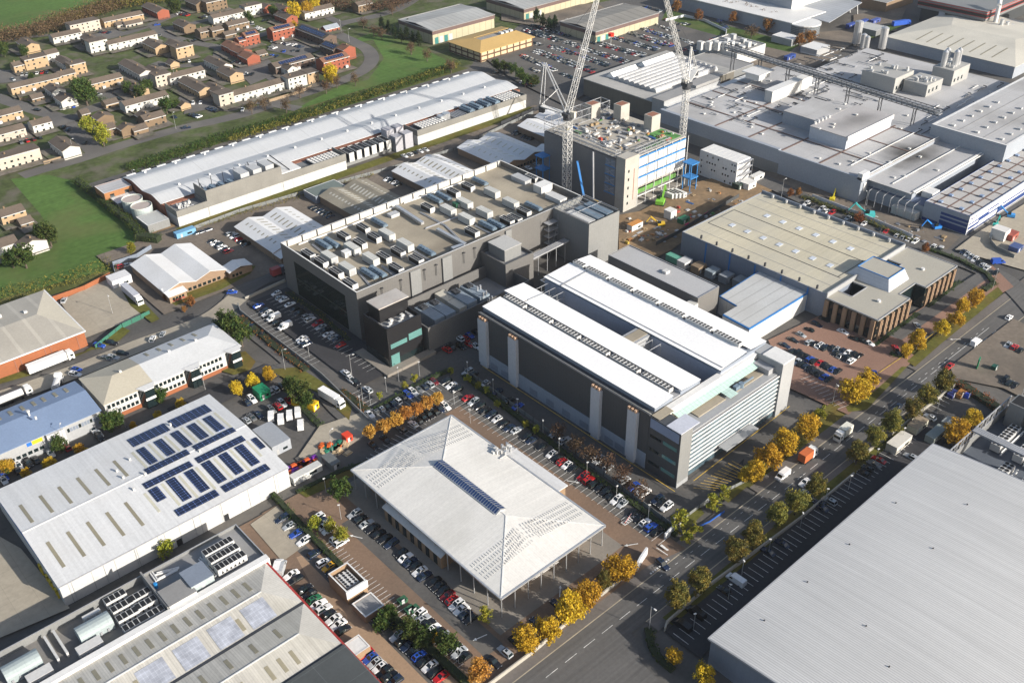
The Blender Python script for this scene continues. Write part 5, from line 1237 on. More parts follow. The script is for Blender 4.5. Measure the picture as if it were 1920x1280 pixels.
# clutter: loads, sheets and tools
def crate_mesh(kind):
    o = proto('stacked_load', 'stacked load'); b = MB()
    if kind == 0: b.box(-.9,-.6,.14,.9,.6,1.1); b.box(-.8,-.5,1.1,.7,.4,1.5)
    elif kind == 1:
        for k in range(4): b.box(-1.9,-.55+k*.3,.1,1.9,-.33+k*.3,.4); b.box(-1.8,-.5+k*.28,.4,1.8,-.3+k*.28,.62)
    elif kind == 2: b.cyl(0,0,0,1.0,.55,8); b.cyl(.9,.3,0,.8,.45,8)
    else: b.box(-1.4,-1.0,.1,1.4,1.0,.45); b.box(-1.1,-.8,.45,1.0,.6,.95)
    o2 = b.build('load', m_tint, o, local=True); o2['tint'] = 1
    b = MB(); b.box(-1,-.7,0,1,.7,.13); b.build('pallet', m_brickt, o, local=True)
    return kids(o)
CR = [crate_mesh(k) for k in range(4)]
rnd = random.Random(11)
CLUT = [((.45,.45,.44),'white'),((.36,.37,.38),'pale grey'),((.16,.17,.19),'grey'),((.03,.11,.30),'blue'),((.34,.06,.04),'red'),((.36,.17,.06),'orange'),((.07,.20,.06),'green'),((.26,.19,.11),'timber'),((.38,.28,.06),'yellow')]
KN = ('wrapped load on a pallet', 'bundle of lengths', 'pair of drums', 'low stack of sheets')
def clutter(pts, z, where, group, w=(6,4,2,1,1,1,1,2,0), sc=(.8,1.5)):
    for x, y in pts:
        k = rnd.randrange(4); c, cn = rnd.choices(CLUT, w)[0]
        dup(CR[k], x, y, z, rnd.choice((0,math.pi/2))+rnd.uniform(-.2,.2), '%s %s %s' % (cn, KN[k], where), group + ': %s %s' % (cn, KN[k]), rnd.uniform(*sc), (*c,1))
clutter([(rnd.uniform(309,338),rnd.uniform(276,311)) for _ in range(95)], HT, 'in the clutter on the unfinished tower roof', 'tower roof clutter', (9,8,6,1,.4,.4,.4,3,.3), (.6,1.2))
clutter([(rnd.uniform(331,343),rnd.uniform(268,284)) for _ in range(16)], HT, 'on the green deck of the tower', 'tower deck clutter', (2,2,2,2,1,.5,3,2,1), (.6,1.1))
# the building site around it
SITEP = [P(x,y) for x,y in ((1195,404),(1300,350),(1340,352),(1396,380),(1278,440),(1248,462),(1170,462),(1168,420))]
def inpoly(p, poly):
    r = False; j = len(poly)-1
    for i in range(len(poly)):
        if (poly[i][1] > p[1]) != (poly[j][1] > p[1]) and p[0] < (poly[j][0]-poly[i][0])*(p[1]-poly[i][1])/(poly[j][1]-poly[i][1]) + poly[i][0]: r = not r
        j = i
    return r
sp = []
while len(sp) < 105:
    p = P(rnd.uniform(1168,1400), rnd.uniform(350,460))
    if inpoly(p, SITEP): sp.append(p)
clutter(sp, .12, 'lying on the muddy building site below the tower', 'building site clutter', (5,5,6,2,2,1.5,.7,6,.7), (.5,1.1))
sp = []
POLYB = [P(x,y) for x,y in ((1620,400),(1660,412),(1740,440),(1790,450),(1760,470),(1690,440),(1640,425))]
while len(sp) < 35:
    p = P(rnd.uniform(1620,1790), rnd.uniform(400,470))
    if inpoly(p, POLYB): sp.append(p)
clutter(sp, .12, 'in the demolition heap beside the striped blue building', 'demolition heap', (3,5,9,.6,.6,0,0,4,0), (.5,1.1))
m_blk = mat('cabin_dark', (.05,.055,.06), .6)
def cabin(label, px, lx, ly, h, col, z=0, rot=0, zoom=(0,0,1), roofc=None, group=None, name='site_cabin', cat='site cabin'):
    a = P(zoom[0]+px[0]/zoom[2], zoom[1]+px[1]/zoom[2], z); t = thing(name, label, cat, a[0], a[1], z, rot, group)
    m = mat('cabin_%02d_%02d_%02d' % tuple(int(c*99) for c in col), col, .6, var=.06, seam=('w',1.2,.06,.85)); b = MB()
    b.box(-lx/2,-ly/2,.15,lx/2,ly/2,h); b.build('body', m, t, local=True)
    mr = m if roofc is None else mat('cabin_%02d_%02d_%02d' % tuple(int(c*99) for c in roofc), roofc, .7, var=.1)
    b = MB(); b.box(-lx/2-.06,-ly/2-.06,h,lx/2+.06,ly/2+.06,h+.1); b.build('roof', mr, t, local=True)
    b = MB(); b.box(-lx*.3,-ly/2-.04,.3,-lx*.3+.9,-ly/2,2.2); b.build('door', m_unitg, t, local=True)
    b = MB(); b.box(lx*.05,-ly/2-.04,1.1,lx*.3,-ly/2,2.0); b.build('window', m_glass, t, local=True)
    return t
WHT, GRN, BLU = (.60,.60,.58), (.02,.14,.07), (.02,.12,.40)
cabin('white cube site cabin in the middle of the muddy building site', (1256,410), 4, 4, 4.4, WHT)
cabin('white cabin with rusty orange roof at the left of the building site', (1190,430), 7, 3, 3.2, WHT, roofc=(.45,.20,.05))
for k in range(4): cabin('white ribbed container in the row beneath the tower, %s from the left' % nth(k), (1253+k*7,370-k*.5), 2.4, 6.5, 2.7, WHT, group='containers beneath the tower')
cabin('dark green skip container near the site fence', (1281,418), 5, 3, 2.6, GRN)
cabin('white flat roofed cabin beside the pink panels at site corner', (1400,352), 6, 6, 3.4, WHT)
cabin('row cabin with black doors behind the site corner cabin', (1418,338), 8, 3, 3.0, WHT)
cabin('dark square tank cabin beside the white module stack', (1383,354), 4, 4, 3.0, (.03,.05,.04))
def excavator(label, px, col, rot=.6, s=1.0):
    a = P(*px); t = thing('excavator', label, 'excavator', a[0], a[1], 0, rot); t.scale = (s,s,s); RM[t.name] = RM[t.name] @ Matrix.Scale(s,4)
    m = mat('plant_%02d_%02d' % (int(col[0]*99), int(col[2]*99)), col, .5); b = MB()
    for q in (-1.1,1.1): b.box(-1.8,q-.3,0,1.8,q+.3,.8)
    b.build('track', m_darksteel, t, local=True)
    b = MB(); b.box(-1.9,-1.2,.8,1.2,1.2,1.9); b.build('body', m, t, local=True)
    b = MB(); b.box(-.1,.2,1.9,1.2,1.2,3.0); b.build('cab', m_glass, t, local=True)
    b = MB(); b.bar((1.0,-.3,1.6),(4.4,-.3,4.6),.5,.6); b.bar((4.4,-.3,4.6),(6.2,-.3,2.0),.4,.5); b.build('boom', m, t, local=True)
    b = MB(); b.prism([(5.6,-.8),(6.8,-.8),(6.8,.2),(5.6,.2)],.9,2.0); b.build('bucket', m_darksteel, t, local=True)
    return t
excavator('turquoise excavator with raised boom in the demolition strip', (1627,408), (.06,.42,.42), 2.2, 1.4)
excavator('lime green tracked machine beneath the unfinished tower', (1238,384), (.16,.40,.04), .5, 1.5)
excavator('small yellow excavator on the brown earth of the building site', (1238,424), (.65,.42,.03), 2.4)
excavator('yellow excavator beyond the white hoarding of demolition strip', (1560,376), (.62,.52,.03), .4, .9)
excavator('teal dumper by the striped blue building', (1866,424), (.03,.40,.36), .2, .8)
excavator('bright blue machine on the yard beside striped blue building', (1893,408), (.03,.25,.62), 2.0, 1.0)
excavator('blue machine in the corner below the striped blue building', (1754,430), (.02,.20,.62), 2.6, 1.1)
def frame_blue(label, px, h, z=0):
    a = P(*px); t = thing('loading_platform', label, 'loading platform', a[0], a[1], z); b = MB()
    for x in (-2.2,2.2):
        for y in (-2.2,2.2): b.tube((x,y,0),(x,y,h),.25,5)
    b.build('frame', m_blueline, t, local=True)
    for zz in (h*.5,h): b = MB(); b.box(-2.8,-2.8,zz-.3,2.8,2.8,zz+.15); b.build('platform', m_blueline, t, local=True)
    return t
frame_blue('bright blue loading platform tower at the right end of unfinished tower', (1291,356), 14); frame_blue('blue scaffold platform at the left rear of unfinished tower', (1018,338), 13)
# mobile crane jib leaning against the dark side, blue
a_ = P(1110,410); t = thing('mobile_crane', 'blue and yellow mobile crane with raised boom in front of the tower side', 'mobile crane', 290, 276)
b = MB(); b.box(286,275,.5,295,278,2.4); b.build('chassis', m_bluetrim, t)
b = MB(); b.bar((289,276,3),(297,290,19),.9,.9); b.build('boom', m_bluetrim, t)
b = MB(); b.box(293,275.2,2.4,296,277.8,5); b.build('superstructure', mat('crane_yellow', (.65,.40,.03), .5), t)
b = MB(); b.bar((294,276.5,5),(296.5,280,27),.5,.5); b.build('fly_jib', m_steel, t)
# white modular stack
def modstack():
    r = (359.5,247.5,369.5,269.5); H = 12.6
    root = thing('module_stack', 'stacked white modular cabins three floors high with outside stairs', 'cabin stack', 364, 258)
    b = MB(); b.box(r[0],r[1],0,r[2],r[3],H); b.build('wall', mat('module_white', (.60,.61,.62), .6, var=.05, seam=(('z',3.1,.02,.7),('w',2.7,.02,.75))), root)
    b = MB()
    for k in range(8): b.box(r[0],r[1]+k*2.75+.1,H,r[2],r[1]+k*2.75+2.6,H+.15)
    b.build('roof', m_coping, root)
    rr = random.Random(4)
    for k in range(34): y, z = r[1]+1+rr.randrange(13)*1.6, rr.choice((1.2,4.3,7.4,10.5)); panel(root, 'window', m_glass, 'u', r[0], y, y+.7, z, z+.9, .05)
    b = MB()
    for k in range(4):
        z = k*3.1; b.box(r[0]+1,r[1]-1.6,z+2.9,r[2],r[1]-.1,z+3.05)
        for x in (r[0]+1,r[2]-.1): b.tube((x,r[1]-1.5,z),(x,r[1]-1.5,z+3.0),.09,4)
        b.bar((r[0]+1,r[1]-1.2,z),(r[2]-1,r[1]-1.2,z+3),.9,.15)
    b.build('stair', m_steel, root)
modstack()
# ================================================================ big factory with pale flat roofs and pipe bridge
def stainmat(name, col, cx, cy, rx, ry, amt):
    m = mat(name, col, .8, var=.07, scale=.05, dirt=((.30,.29,.28),.04,.5)); N = m.node_tree.nodes; L = m.node_tree.links; b = N['Principled BSDF']; src = b.inputs['Base Color'].links[0].from_socket
    g = N.new('ShaderNodeNewGeometry'); mp = N.new('ShaderNodeMapping'); mp.vector_type = 'TEXTURE'; mp.inputs['Location'].default_value = (cx,cy,12); mp.inputs['Scale'].default_value = (rx,ry,50); L.new(g.outputs['Position'], mp.inputs[0])
    nz = N.new('ShaderNodeTexNoise'); nz.inputs['Scale'].default_value = .08; nz.inputs['Detail'].default_value = 5; L.new(g.outputs['Position'], nz.inputs[0])
    ln = N.new('ShaderNodeVectorMath'); ln.operation = 'LENGTH'; L.new(mp.outputs[0], ln.inputs[0])
    ad = N.new('ShaderNodeMath'); ad.operation = 'MULTIPLY_ADD'; L.new(nz.outputs['Fac'], ad.inputs[0]); ad.inputs[1].default_value = 1.3; L.new(ln.outputs['Value'], ad.inputs[2])
    mr = N.new('ShaderNodeMapRange'); mr.inputs[1].default_value = .8; mr.inputs[2].default_value = 1.7; mr.inputs[3].default_value = amt; mr.inputs[4].default_value = 0; L.new(ad.outputs[0], mr.inputs[0])
    mx = N.new('ShaderNodeMix'); mx.data_type = 'RGBA'; mx.inputs[7].default_value = (.05,.048,.045,1); L.new(src, mx.inputs[6]); L.new(mr.outputs[0], mx.inputs[0]); L.new(mx.outputs[2], b.inputs['Base Color']); return m
m_facwall = mat('factory_wall', (.27,.30,.345), .55, var=.04, seam=('w',7.5,.008,.85)); m_facroof = mat('factory_roof', (.39,.39,.395), .8, var=.10, scale=.05, dirt=((.25,.245,.24),.035,.75), seam=(('x',21,.006,.55),('y',10.5,.01,.6)))
m_stain = stainmat('stained_factory_roof', (.38,.38,.385), 430, 200, 27, 15, .9); m_gut = mat('rust_gutter', (.15,.10,.085), .9, var=.15)
def factory():
    root = thing('pale_roofed_factory', 'vast factory of pale flat roofs with brown gutters behind the building site', 'factory', 430, 240)
    w = MB(); w.box(386.6,199.5,0,500,318,11.2); w.build('wall', m_facwall, root)
    w = MB(); w.box(386.45,243,0,386.6,318,5.6); w.build('lower_band', m_midclad, root)
    w = MB(); w.box(386.4,199.5,10.2,387.4,244,12.2); w.box(386.4,244,10.6,388.5,318,12.6); w.build('parapet', m_facwall, root)
    w = MB(); w.box(386.4,199.2,11.2,392,201.6,14.2); w.box(389,199.1,5,391.5,199.5,9); w.build('end_box', m_coping, root)
    b = MB(); b.box(387.5,199.7,11.2,500,318,11.5); b.build('roof', m_facroof, root)
    b = MB(); b.box(394,178.6,0,458.5,199.45,9.9); b.build('stained_wall', m_facwall, root); b = MB(); b.box(392,178.6,9.9,459,199.45,10.1); b.build('stained_roof', m_stain, root)
    b = MB(); b.box(410,200,11.5,459,222.6,11.62); b.build('stained_roof', m_stain, root)
    b = MB()
    for y in (222.8,243.6,264.4,285): b.box(388,y-.5,11.62,455,y+.5,11.72)
    for x in (407,430,452): b.box(x-.4,201,11.74,x+.4,318,11.82)
    b.build('brown_gutter', m_gut, root)
    b = MB()
    for y, x0 in ((200.2,394),(211,396),(189,395)): b.bar((x0,y,12.1 if y>199.6 else 10.5),(459,y,12.1 if y>199.6 else 10.5),.35,.3)
    b.bar((394,178.4,10.3),(459,178.4,10.3),.8,.5); b.bar((394,177.2,10.1),(459,177.2,10.1),.5,.4); b.build('white_pipe', m_coping, root)
    # raised halls on the roof
    h = MB(); h.box(418,243.8,11.5,444,264.2,17.8); h.build('raised_hall', m_facwall, root); h = MB(); h.box(417.8,243.7,17.8,444.2,264.3,18.1); h.build('raised_roof', m_facroof, root)
    h = MB(); h.box(410.5,223.2,11.5,451,243.5,17.6); h.build('raised_hall', mat('raised_white', (.40,.44,.50), .55, var=.04), root); h = MB(); h.box(410.2,222.9,17.6,451.3,243.6,18.0); h.build('raised_roof', stainmat('smoked_roof', (.36,.35,.35), 432, 232, 18, 9, .5), root)
    h = MB(); h.box(410.4,222.6,16.2,451.4,223.0,18.4); h.build('white_fascia', m_coping, root)
    for k in range(5): c = MB(); c.cyl(414+k*3,243.2,18,19.2,.6,8); c.build('roof_fan', m_coping, root)
    rr = random.Random(8)
    for k in range(46):
        x, y = rr.uniform(392,496), rr.uniform(181,312)
        if 409 < x < 452 and 222 < y < 266: z = 18.1
        elif y < 199.3: z = 10.1; x = min(x,456)
        else: z = 11.6
        c = MB(); c.box(x-.7,y-.6,z,x+.7,y+.6,z+.6); c.build('roof_vent', m_unit, root)
    b = MB(); b.box(500,205,0,556,300,11.1); b.build('rear_wall', m_facwall, root); b = MB(); b.box(500.1,205,11.1,556,300,11.4); b.build('rear_roof', m_facroof, root)
    # boxes with plant on top
    for x0,y0,x1,y1,h_ in ((495,247.5,514,267.5,20),(502.5,232.8,519,246.3,18),(528,231.8,546,244,20)):
        c = MB(); c.box(x0,y0,11.5,x1,y1,h_); c.build('plant_block', mat('block_grey', (.31,.31,.30), .7, var=.08), root)
        for k in range(3): panel(root, 'block_window', m_glass, 'v', y0, x0+2+k*4, x0+3.6+k*4, 13.2, 15.2, .05)
        for k in range(9):
            p = MB(); x, y = rr.uniform(x0+1.5,x1-2), rr.uniform(y0+1.5,y1-2); (p.box(x-.8,y-.8,h_,x+.8,y+.8,h_+rr.uniform(.8,2)) if k%2 else p.cyl(x,y,h_,h_+rr.uniform(1,2.6),.7,8)); p.build('block_plant', m_alu if k%2 else m_unit, root)
    for x, y in ((531,240),(535.5,241),(540,236.5),(536,236)): p = MB(); p.cyl(x,y,20,28,1.5,12); p.cyl(x,y,28,29.2,1.5,12,r2=.3); p.build('silo', m_alu, root)
    # long white gallery
    g = MB(); g.box(437,284.5,11.5,474,289,17.6); g.build('gallery', m_whitewall, root); g = MB(); g.box(436.7,284.2,17.6,474.3,289.3,17.9); g.build('gallery_roof', m_coping, root)
    g = MB(); g.box(452,304,15,462,313,18); g.build('canopy_room', m_coping, root); g = MB(); g.box(450,302.5,18.4,464,314.5,18.9); g.build('canopy_roof', m_coping, root)
    return root
factory()
rr_ = random.Random(21)
for k in range(130):                            # pipe clutter over the roofs
    x, y = rr_.uniform(400,545), rr_.uniform(268,312) if k%3 else rr_.uniform(205,222) if k%2 else rr_.uniform(246,300)
    if y < 268 and x < 452: x += 52
    b = MB(); L_ = rr_.uniform(3,12); z = 12.1
    if k%2: b.tube((x,y,z),(x+L_,y,z),.22,5); b.tube((x+L_,y,z),(x+L_,y+2,z),.22,5)
    else: b.tube((x,y,z),(x,y+L_,z),.22,5); b.tube((x,y,z),(x+2,y,z),.22,5)
    for q in (0,L_*.5,L_): b.tube((x+(q if k%2 else 0),y+(0 if k%2 else q),11.4),(x+(q if k%2 else 0),y+(0 if k%2 else q),12.1),.1,4)
    b.build('pipe_run', (m_steel, m_darksteel, m_darksteel, m_coping)[k%4], cat='pipework', label='short elbowed pipe run on low legs across the pale factory roofs', group='pipe runs on the factory roofs')
def conveyor():
    root = thing('pipe_bridge', 'long dark lattice pipe bridge crossing above the pale factory roofs', 'pipe bridge', 464, 270)
    A, B_ = Vector((468.5,340,21.5)), Vector((461,204,20.5)); b = MB(); n = 46; sx = Vector((1.6,0,0)); up = Vector((0,0,2.6))
    for s in (-1,1):
        for q in (0,1): b.bar(tuple(A+sx*s+up*q),tuple(B_+sx*s+up*q),.3,.3)
        for k in range(n):
            p, r = A+(B_-A)*k/n+sx*s, A+(B_-A)*(k+1)/n+sx*s; b.tube(tuple(p),tuple(p+up),.1,4); b.tube(tuple(p),tuple(r+up),.09,4)
    b.build('truss', m_darksteel, root)
    b = MB()
    for k in range(4): o_ = Vector((-1.2+k*.8,0,.6)); b.bar(tuple(A+o_),tuple(B_+o_),.5,.5)
    b.bar(tuple(A+Vector((0,0,2.0))),tuple(B_+Vector((0,0,2.0))),2.6,.15); b.build('pipe', m_steel, root)
    for k in range(7):
        p = A+(B_-A)*(k+.3)/7; b = MB()
        for s in (-1,1): b.tube((p.x+s*1.5,p.y,11.5 if k else 0),(p.x+s*1.5,p.y,p.z),.25,5)
        b.tube((p.x-1.5,p.y,12),(p.x+1.5,p.y,p.z),.14,4); b.build('trestle', m_darksteel, root)
conveyor()
b = flatb('pale_hall', 'high pale flat roofed hall with blue grey walls at right edge', 'hall', (456,167.8,565,205), 17.2, m_facwall, m_facroof, par=.3, t=1.0, cap=m_coping)
for k in range(18): c = MB(); x, y = 462+(k%6)*9, 173+(k//6)*12; c.box(x-.9,y-.8,16.9,x+.9,y+.8,17.7); c.build('rooflight', m_unit if k%3==0 else m_unitg, b)
c = MB()
for y in (180,192.5): c.box(457,y-.2,16.92,564,y+.2,17.0)
c.build('roof_joint', m_deckgrey, b)
# striped blue and white building
def striped():
    r = (392.5,151,520,171.5); H = 9.0
    root = flatb('striped_building', 'grey roofed building with navy and white striped walls and lettering at its corner', 'building', r, H, m_facwall, mat('striped_roof', (.38,.37,.36), .85, var=.06, scale=.06), par=.35, t=.3, cap=m_navy)
    b = MB()
    for y in (155.5,162,168): b.box(393,y-.35,H-.33,519,y+.35,H-.27)
    for k in range(14): b.box(396+k*9-.3,151.4,H-.25,396+k*9+.3,171,H-.2)
    b.build('roof_strip', m_gut, root)
    for k in range(11):
        for y in (157,166.5): c = MB(); x = 396.5+k*9; c.box(x-.8,y-.8,H-.2,x+.8,y+.8,H+.5); c.build('rooflight', mat('dome_blue', (.20,.27,.40), .3), root)
    for z0, z1 in ((0.3,3.0),(3.7,4.9),(5.6,6.7)): panel(root, 'navy_stripe', m_navy, 'u', 392.5, 151.2, 163.5, z0, z1, .06)
    panel(root, 'navy_stripe', m_navy, 'u', 392.5, 164, 171.3, .3, 1.6, .06)
    m_wf = mat('stripe_white', (.62,.63,.65), .5)
    panel(root, 'white_face', m_wf, 'v', 151, 392.6, 519, .1, 8.4, .04)
    for z0, z1, a, c in ((4.3,4.9,393,402),(2.2,3.3,393,403),(.5,1.1,393,420),(3.2,5.2,402,411),(5.6,6.3,409,420),(3.3,4.1,411,424),(.8,3.0,420,519),(3.9,4.6,424,470)): panel(root, 'blue_stripe', m_navy, 'v', 151, a, c, z0, z1, .09)
    panel(root, 'base_wall', m_deckgrey, 'v', 151, 396, 519, .0, .45, .5)
    t = bpy.data.objects.new('lettering', textmesh('NGCX', 2.0)); C.objects.link(t); t.parent = root; t.location = RM[root.name].inverted() @ Vector((396.5,150.86,6.5)); t.rotation_euler = (math.pi/2,0,0)
    b = MB(); b.box(393.5,171.6,0,410,199,6.2); b.build('link_wall', m_facwall, root); b = MB(); roofquad(b,[(393,171.6,6.3),(399,171.6,7.2),(399,199,7.2),(393,199,6.3)][::-1],.2); b.build('link_roof', mat('navy_roof', (.09,.12,.19), .6), root)
    for k in range(7):
        b = MB(); y = 174+k*3.6; b.tube((388,y,0),(388,y,7),.15,4); b.bar((388,y,7),(393.5,y,7.8),.2,.25); b.build('portal_frame', m_steel, root)
    b = MB(); b.box(388.5,172.5,.1,392.4,184,3.6); b.build('scaffold_wrap', m_cont, root)
    b = MB(); b.box(399.5,172,7,406,177,9.6); b.build('white_box', m_coping, root)
striped()
# ================================================================ arched roof works, far hangars, depot, dark power hall
def archworks():
    root = thing('arched_works', 'works with a row of grey barrel vaults and white tents on its roof', 'factory', 435, 358)
    b = MB(); b.box(398,333.5,0,470,385,9.4); b.build('wall', mat('works_wall', (.13,.12,.10), .8, var=.08, seam=('w',4,.05,.8)), root)
    b = MB(); b.box(397.7,333.3,9.4,470.3,385.3,9.9); b.build('roof', mat('works_roof', (.33,.325,.31), .85, var=.1, scale=.08), root)
    n = 8
    for i in range(n):
        v = MB(); y0 = 340+i*3.9; x0, x1 = 409, 463; N = 6
        pr = [(y0+1.95-1.95*math.cos(math.pi*k/N), 9.9+2.3*math.sin(math.pi*k/N)) for k in range(N+1)]
        for (ya,za),(yb,zb_) in zip(pr, pr[1:]): v.poly([(x0,ya,za),(x1,ya,za),(x1,yb,zb_),(x0,yb,zb_)])
        for x in (x0,x1): v.poly([(x,y,z) for y,z in (pr if x == x1 else pr[::-1])])
        v.build('vault', mat('vault_grey', (.38,.385,.39), .7, var=.1, seam=('x',4.5,.12,.8)), root, smooth=False)
    for x0,x1 in ((409,430),(436,463)):
        v = MB(); roofquad(v,[(x0,371.2,10.2),(x1,371.2,10.2),(x1,374.6,13),(x0,374.6,13)]); roofquad(v,[(x1,378,10.2),(x0,378,10.2),(x0,374.6,13),(x1,374.6,13)]); v.poly([(x0,378,10),(x0,371.2,10),(x0,374.6,12.9)]); v.build('white_tent', m_whiteroof, root)
    b = MB(); b.box(398,325,0,446,333.3,11.8); b.build('front_block', m_greyclad, root)
    b = MB(); b.box(397.8,324.8,11.8,446.2,333.4,12.1); b.build('front_roof', m_deckgrey, root)
    b = MB(); b.box(398.2,319,0,470,325,6.0); b.build('orange_base', mat('works_orange', (.45,.16,.06), .8, var=.1), root)
    b = MB(); b.box(398,318.8,6.0,470,325,9.6); b.build('white_band', m_coping, root)
    for k in range(12): panel(root, 'window', m_glass, 'v', 319, 436+k*2.3, 437.8+k*2.3, 2.6, 5.0, .06)
    b = MB(); b.box(425,325.5,12.1,446,333,13.6); b.build('roof_room', m_deckgrey, root)
    return root
archworks()
def cubic(name, label, cat, r, h, mw, mr, **k): return flatb(name, label, cat, r, h, mw, mr, **k)
t = cubic('process_building', 'white process building with fan boxes behind the arched works', 'building', (497,352,526,381), 9.2, m_whitewall, m_deckgrey, par=.5)
for k in range(4): b = MB(); b.box(490+(k//2)*.1-3+k*3.2,372-k*4,9,493+k*3.2-3,375.5-k*4,14); b.build('fan_box', m_unit, t)
for k in range(12): b = MB(); x, y = 500+(k%4)*6, 355+(k//4)*8; b.box(x,y,9,x+3,y+3,9.8+k%3*1.2); b.build('roof_plant', m_unitg if k%2 else m_unit, t)
cubic('sloped_block', 'low grey block linking the arched works and white process building', 'building', (472,338,495,372), 7, m_midclad, m_deckgrey, par=.3)
m_cream = mat('cream_wall', (.38,.345,.24), .7, var=.06, seam=('w',5.2,.06,.55)); m_maroon = mat('maroon_trim', (.115,.075,.07), .7); m_greyroof = mat('hangar_roof', (.30,.31,.31), .8, var=.12, scale=.06, seam=('x',4.2,.22,.85), dirt=((.22,.22,.21),.05,.5))
def hangar(label, r, h, rise, mw, mroof, trim=m_maroon):
    root = thing('hangar', label, 'warehouse', (r[0]+r[2])/2, (r[1]+r[3])/2); x0,y0,x1,y1 = r; ym = (y0+y1)/2
    b = MB(); b.box(x0+.3,y0+.3,0,x1-.3,y1-.3,h-2.6); b.build('wall', mw, root)
    b = MB(); b.box(x0,y0,h-2.6,x1,y1,h-.1); b.build('fascia', trim, root)
    b = MB(); roofquad(b,[(x0+.5,y0+.5,h),(x1-.5,y0+.5,h),(x1-.5,ym,h+rise),(x0+.5,ym,h+rise)]); roofquad(b,[(x1-.5,y1-.5,h),(x0+.5,y1-.5,h),(x0+.5,ym,h+rise),(x1-.5,ym,h+rise)]); b.build('roof', mroof, root)
    b = MB()
    for p, q in (((x0,y0),(x1,y0)),((x0,y1),(x1,y1)),((x0,y0),(x0,y1)),((x1,y0),(x1,y1))): b.bar((*p,h),(*q,h),.7,.5)
    b.build('roof_edge', m_deckgrey, root)
    for k in range(4): panel(root, 'shutter', m_unitg if k%2 else mat('shutter_teal', (.03,.16,.15), .6), 'v', y0+.3, x0+2+k*4, x0+5+k*4, 0, 4.2, .08)
    return root
hangar('grey roofed warehouse with cream bays and maroon fascia by the conifers', (394.5,521,449,558.5), 9.0, 1.5, m_cream, m_greyroof)
hangar('dark grey roofed warehouse with cream wall in the middle of the crowded car park', (471.5,446.5,534.5,480), 8.0, 1.4, m_cream, mat('hangar_dark_roof', (.20,.195,.18), .85, var=.1, seam=('x',7,.16,.75)))
hangar('grey roofed warehouse with white bays and teal shutters at top edge', (474.5,519,560,560), 8.0, 1.4, m_cream, m_greyroof)
def tanpyr():
    root = thing('amber_roofed_office', 'square office with broad amber skirt roof and dark timber posts', 'office', 416, 487)
    x0,y0,x1,y1 = 392.5,470.2,439.5,503.5
    b = MB(); b.box(x0+1,y0+1,0,x1-1,y1-1,6.8); b.build('wall', mat('office_cream', (.50,.40,.25), .7, var=.06), root)
    i = (x0+12,y0+13,x1-5,y1-13); o = [(x0,y0,6.6),(x1,y0,6.6),(x1,y1,6.6),(x0,y1,6.6)]; n = [(i[0],i[1],9.2),(i[2],i[1],9.2),(i[2],i[3],9.2),(i[0],i[3],9.2)]
    b = MB()
    for k in range(4): roofquad(b,[o[k],o[(k+1)%4],n[(k+1)%4],n[k]],.3)
    b.build('skirt_roof', mat('amber_roof', (.43,.29,.11), .75, var=.05, seam=('w',1.2,.08,.92)), root)
    b = MB(); b.box(i[0],i[1],7.6,i[2],i[3],8.2); b.build('roof_well', m_deckgrey, root)
    for k in range(3): b = MB(); b.box(i[2]-4-k*4,i[1]+1,8.2,i[2]-1.6-k*4,i[1]+4,9.8); b.build('roof_unit', m_unit, root)
    m_post = mat('dark_timber', (.10,.055,.035), .8)
    for k in range(9): panel(root, 'post', m_post, 'v', y0+1, x0+1+k*5.5, x0+1.7+k*5.5, 0, 6.6, .3)
    for k in range(6): panel(root, 'post', m_post, 'u', x0+1, y0+1+k*6, y0+1.7+k*6, 0, 6.6, .3)
    for z in (.3,3.2): panel(root, 'band', m_post, 'v', y0+1, x0+1, x1-1, z, z+.9, .12); panel(root, 'band', m_post, 'u', x0+1, y0+1, y1-1, z, z+.9, .12)
tanpyr()
def bigwhite():
    root = thing('hip_roofed_warehouse', 'large pale warehouse with cream hipped roof and dark rooflight lines', 'warehouse', 640, 270)
    x0,y0,x1,y1 = 597,227,690,311.5; h = 7.2; A, B_ = (640,306,9.8),(640,234,9.8); A, B_ = (640,290,10),(640,248,10)
    b = MB(); b.box(x0+.5,y0+.5,0,x1-.5,y1-.5,h-.2); b.build('wall', m_facwall, root)
    b = MB(); roofquad(b,[(x0,y1,h),(x0,y0,h),B_,A]); roofquad(b,[(x1,y0,h),(x1,y1,h),A,B_]); roofquad(b,[(x0,y0,h),(x1,y0,h),B_]); roofquad(b,[(x1,y1,h),(x0,y1,h),A]); b.build('roof', mat('cream_sheet_roof', (.50,.48,.42), .7, var=.05, seam=('y',1,.06,.95), dirt=((.36,.35,.31),.03,.5)), root)
    zf = lambda x, y: h+2.8*(x-x0)/(640-x0)
    rooflights(root, zf, [(x0+6,y,x0+26,y+.9) for y in range(244,300,7)], m_rooflight)
bigwhite()
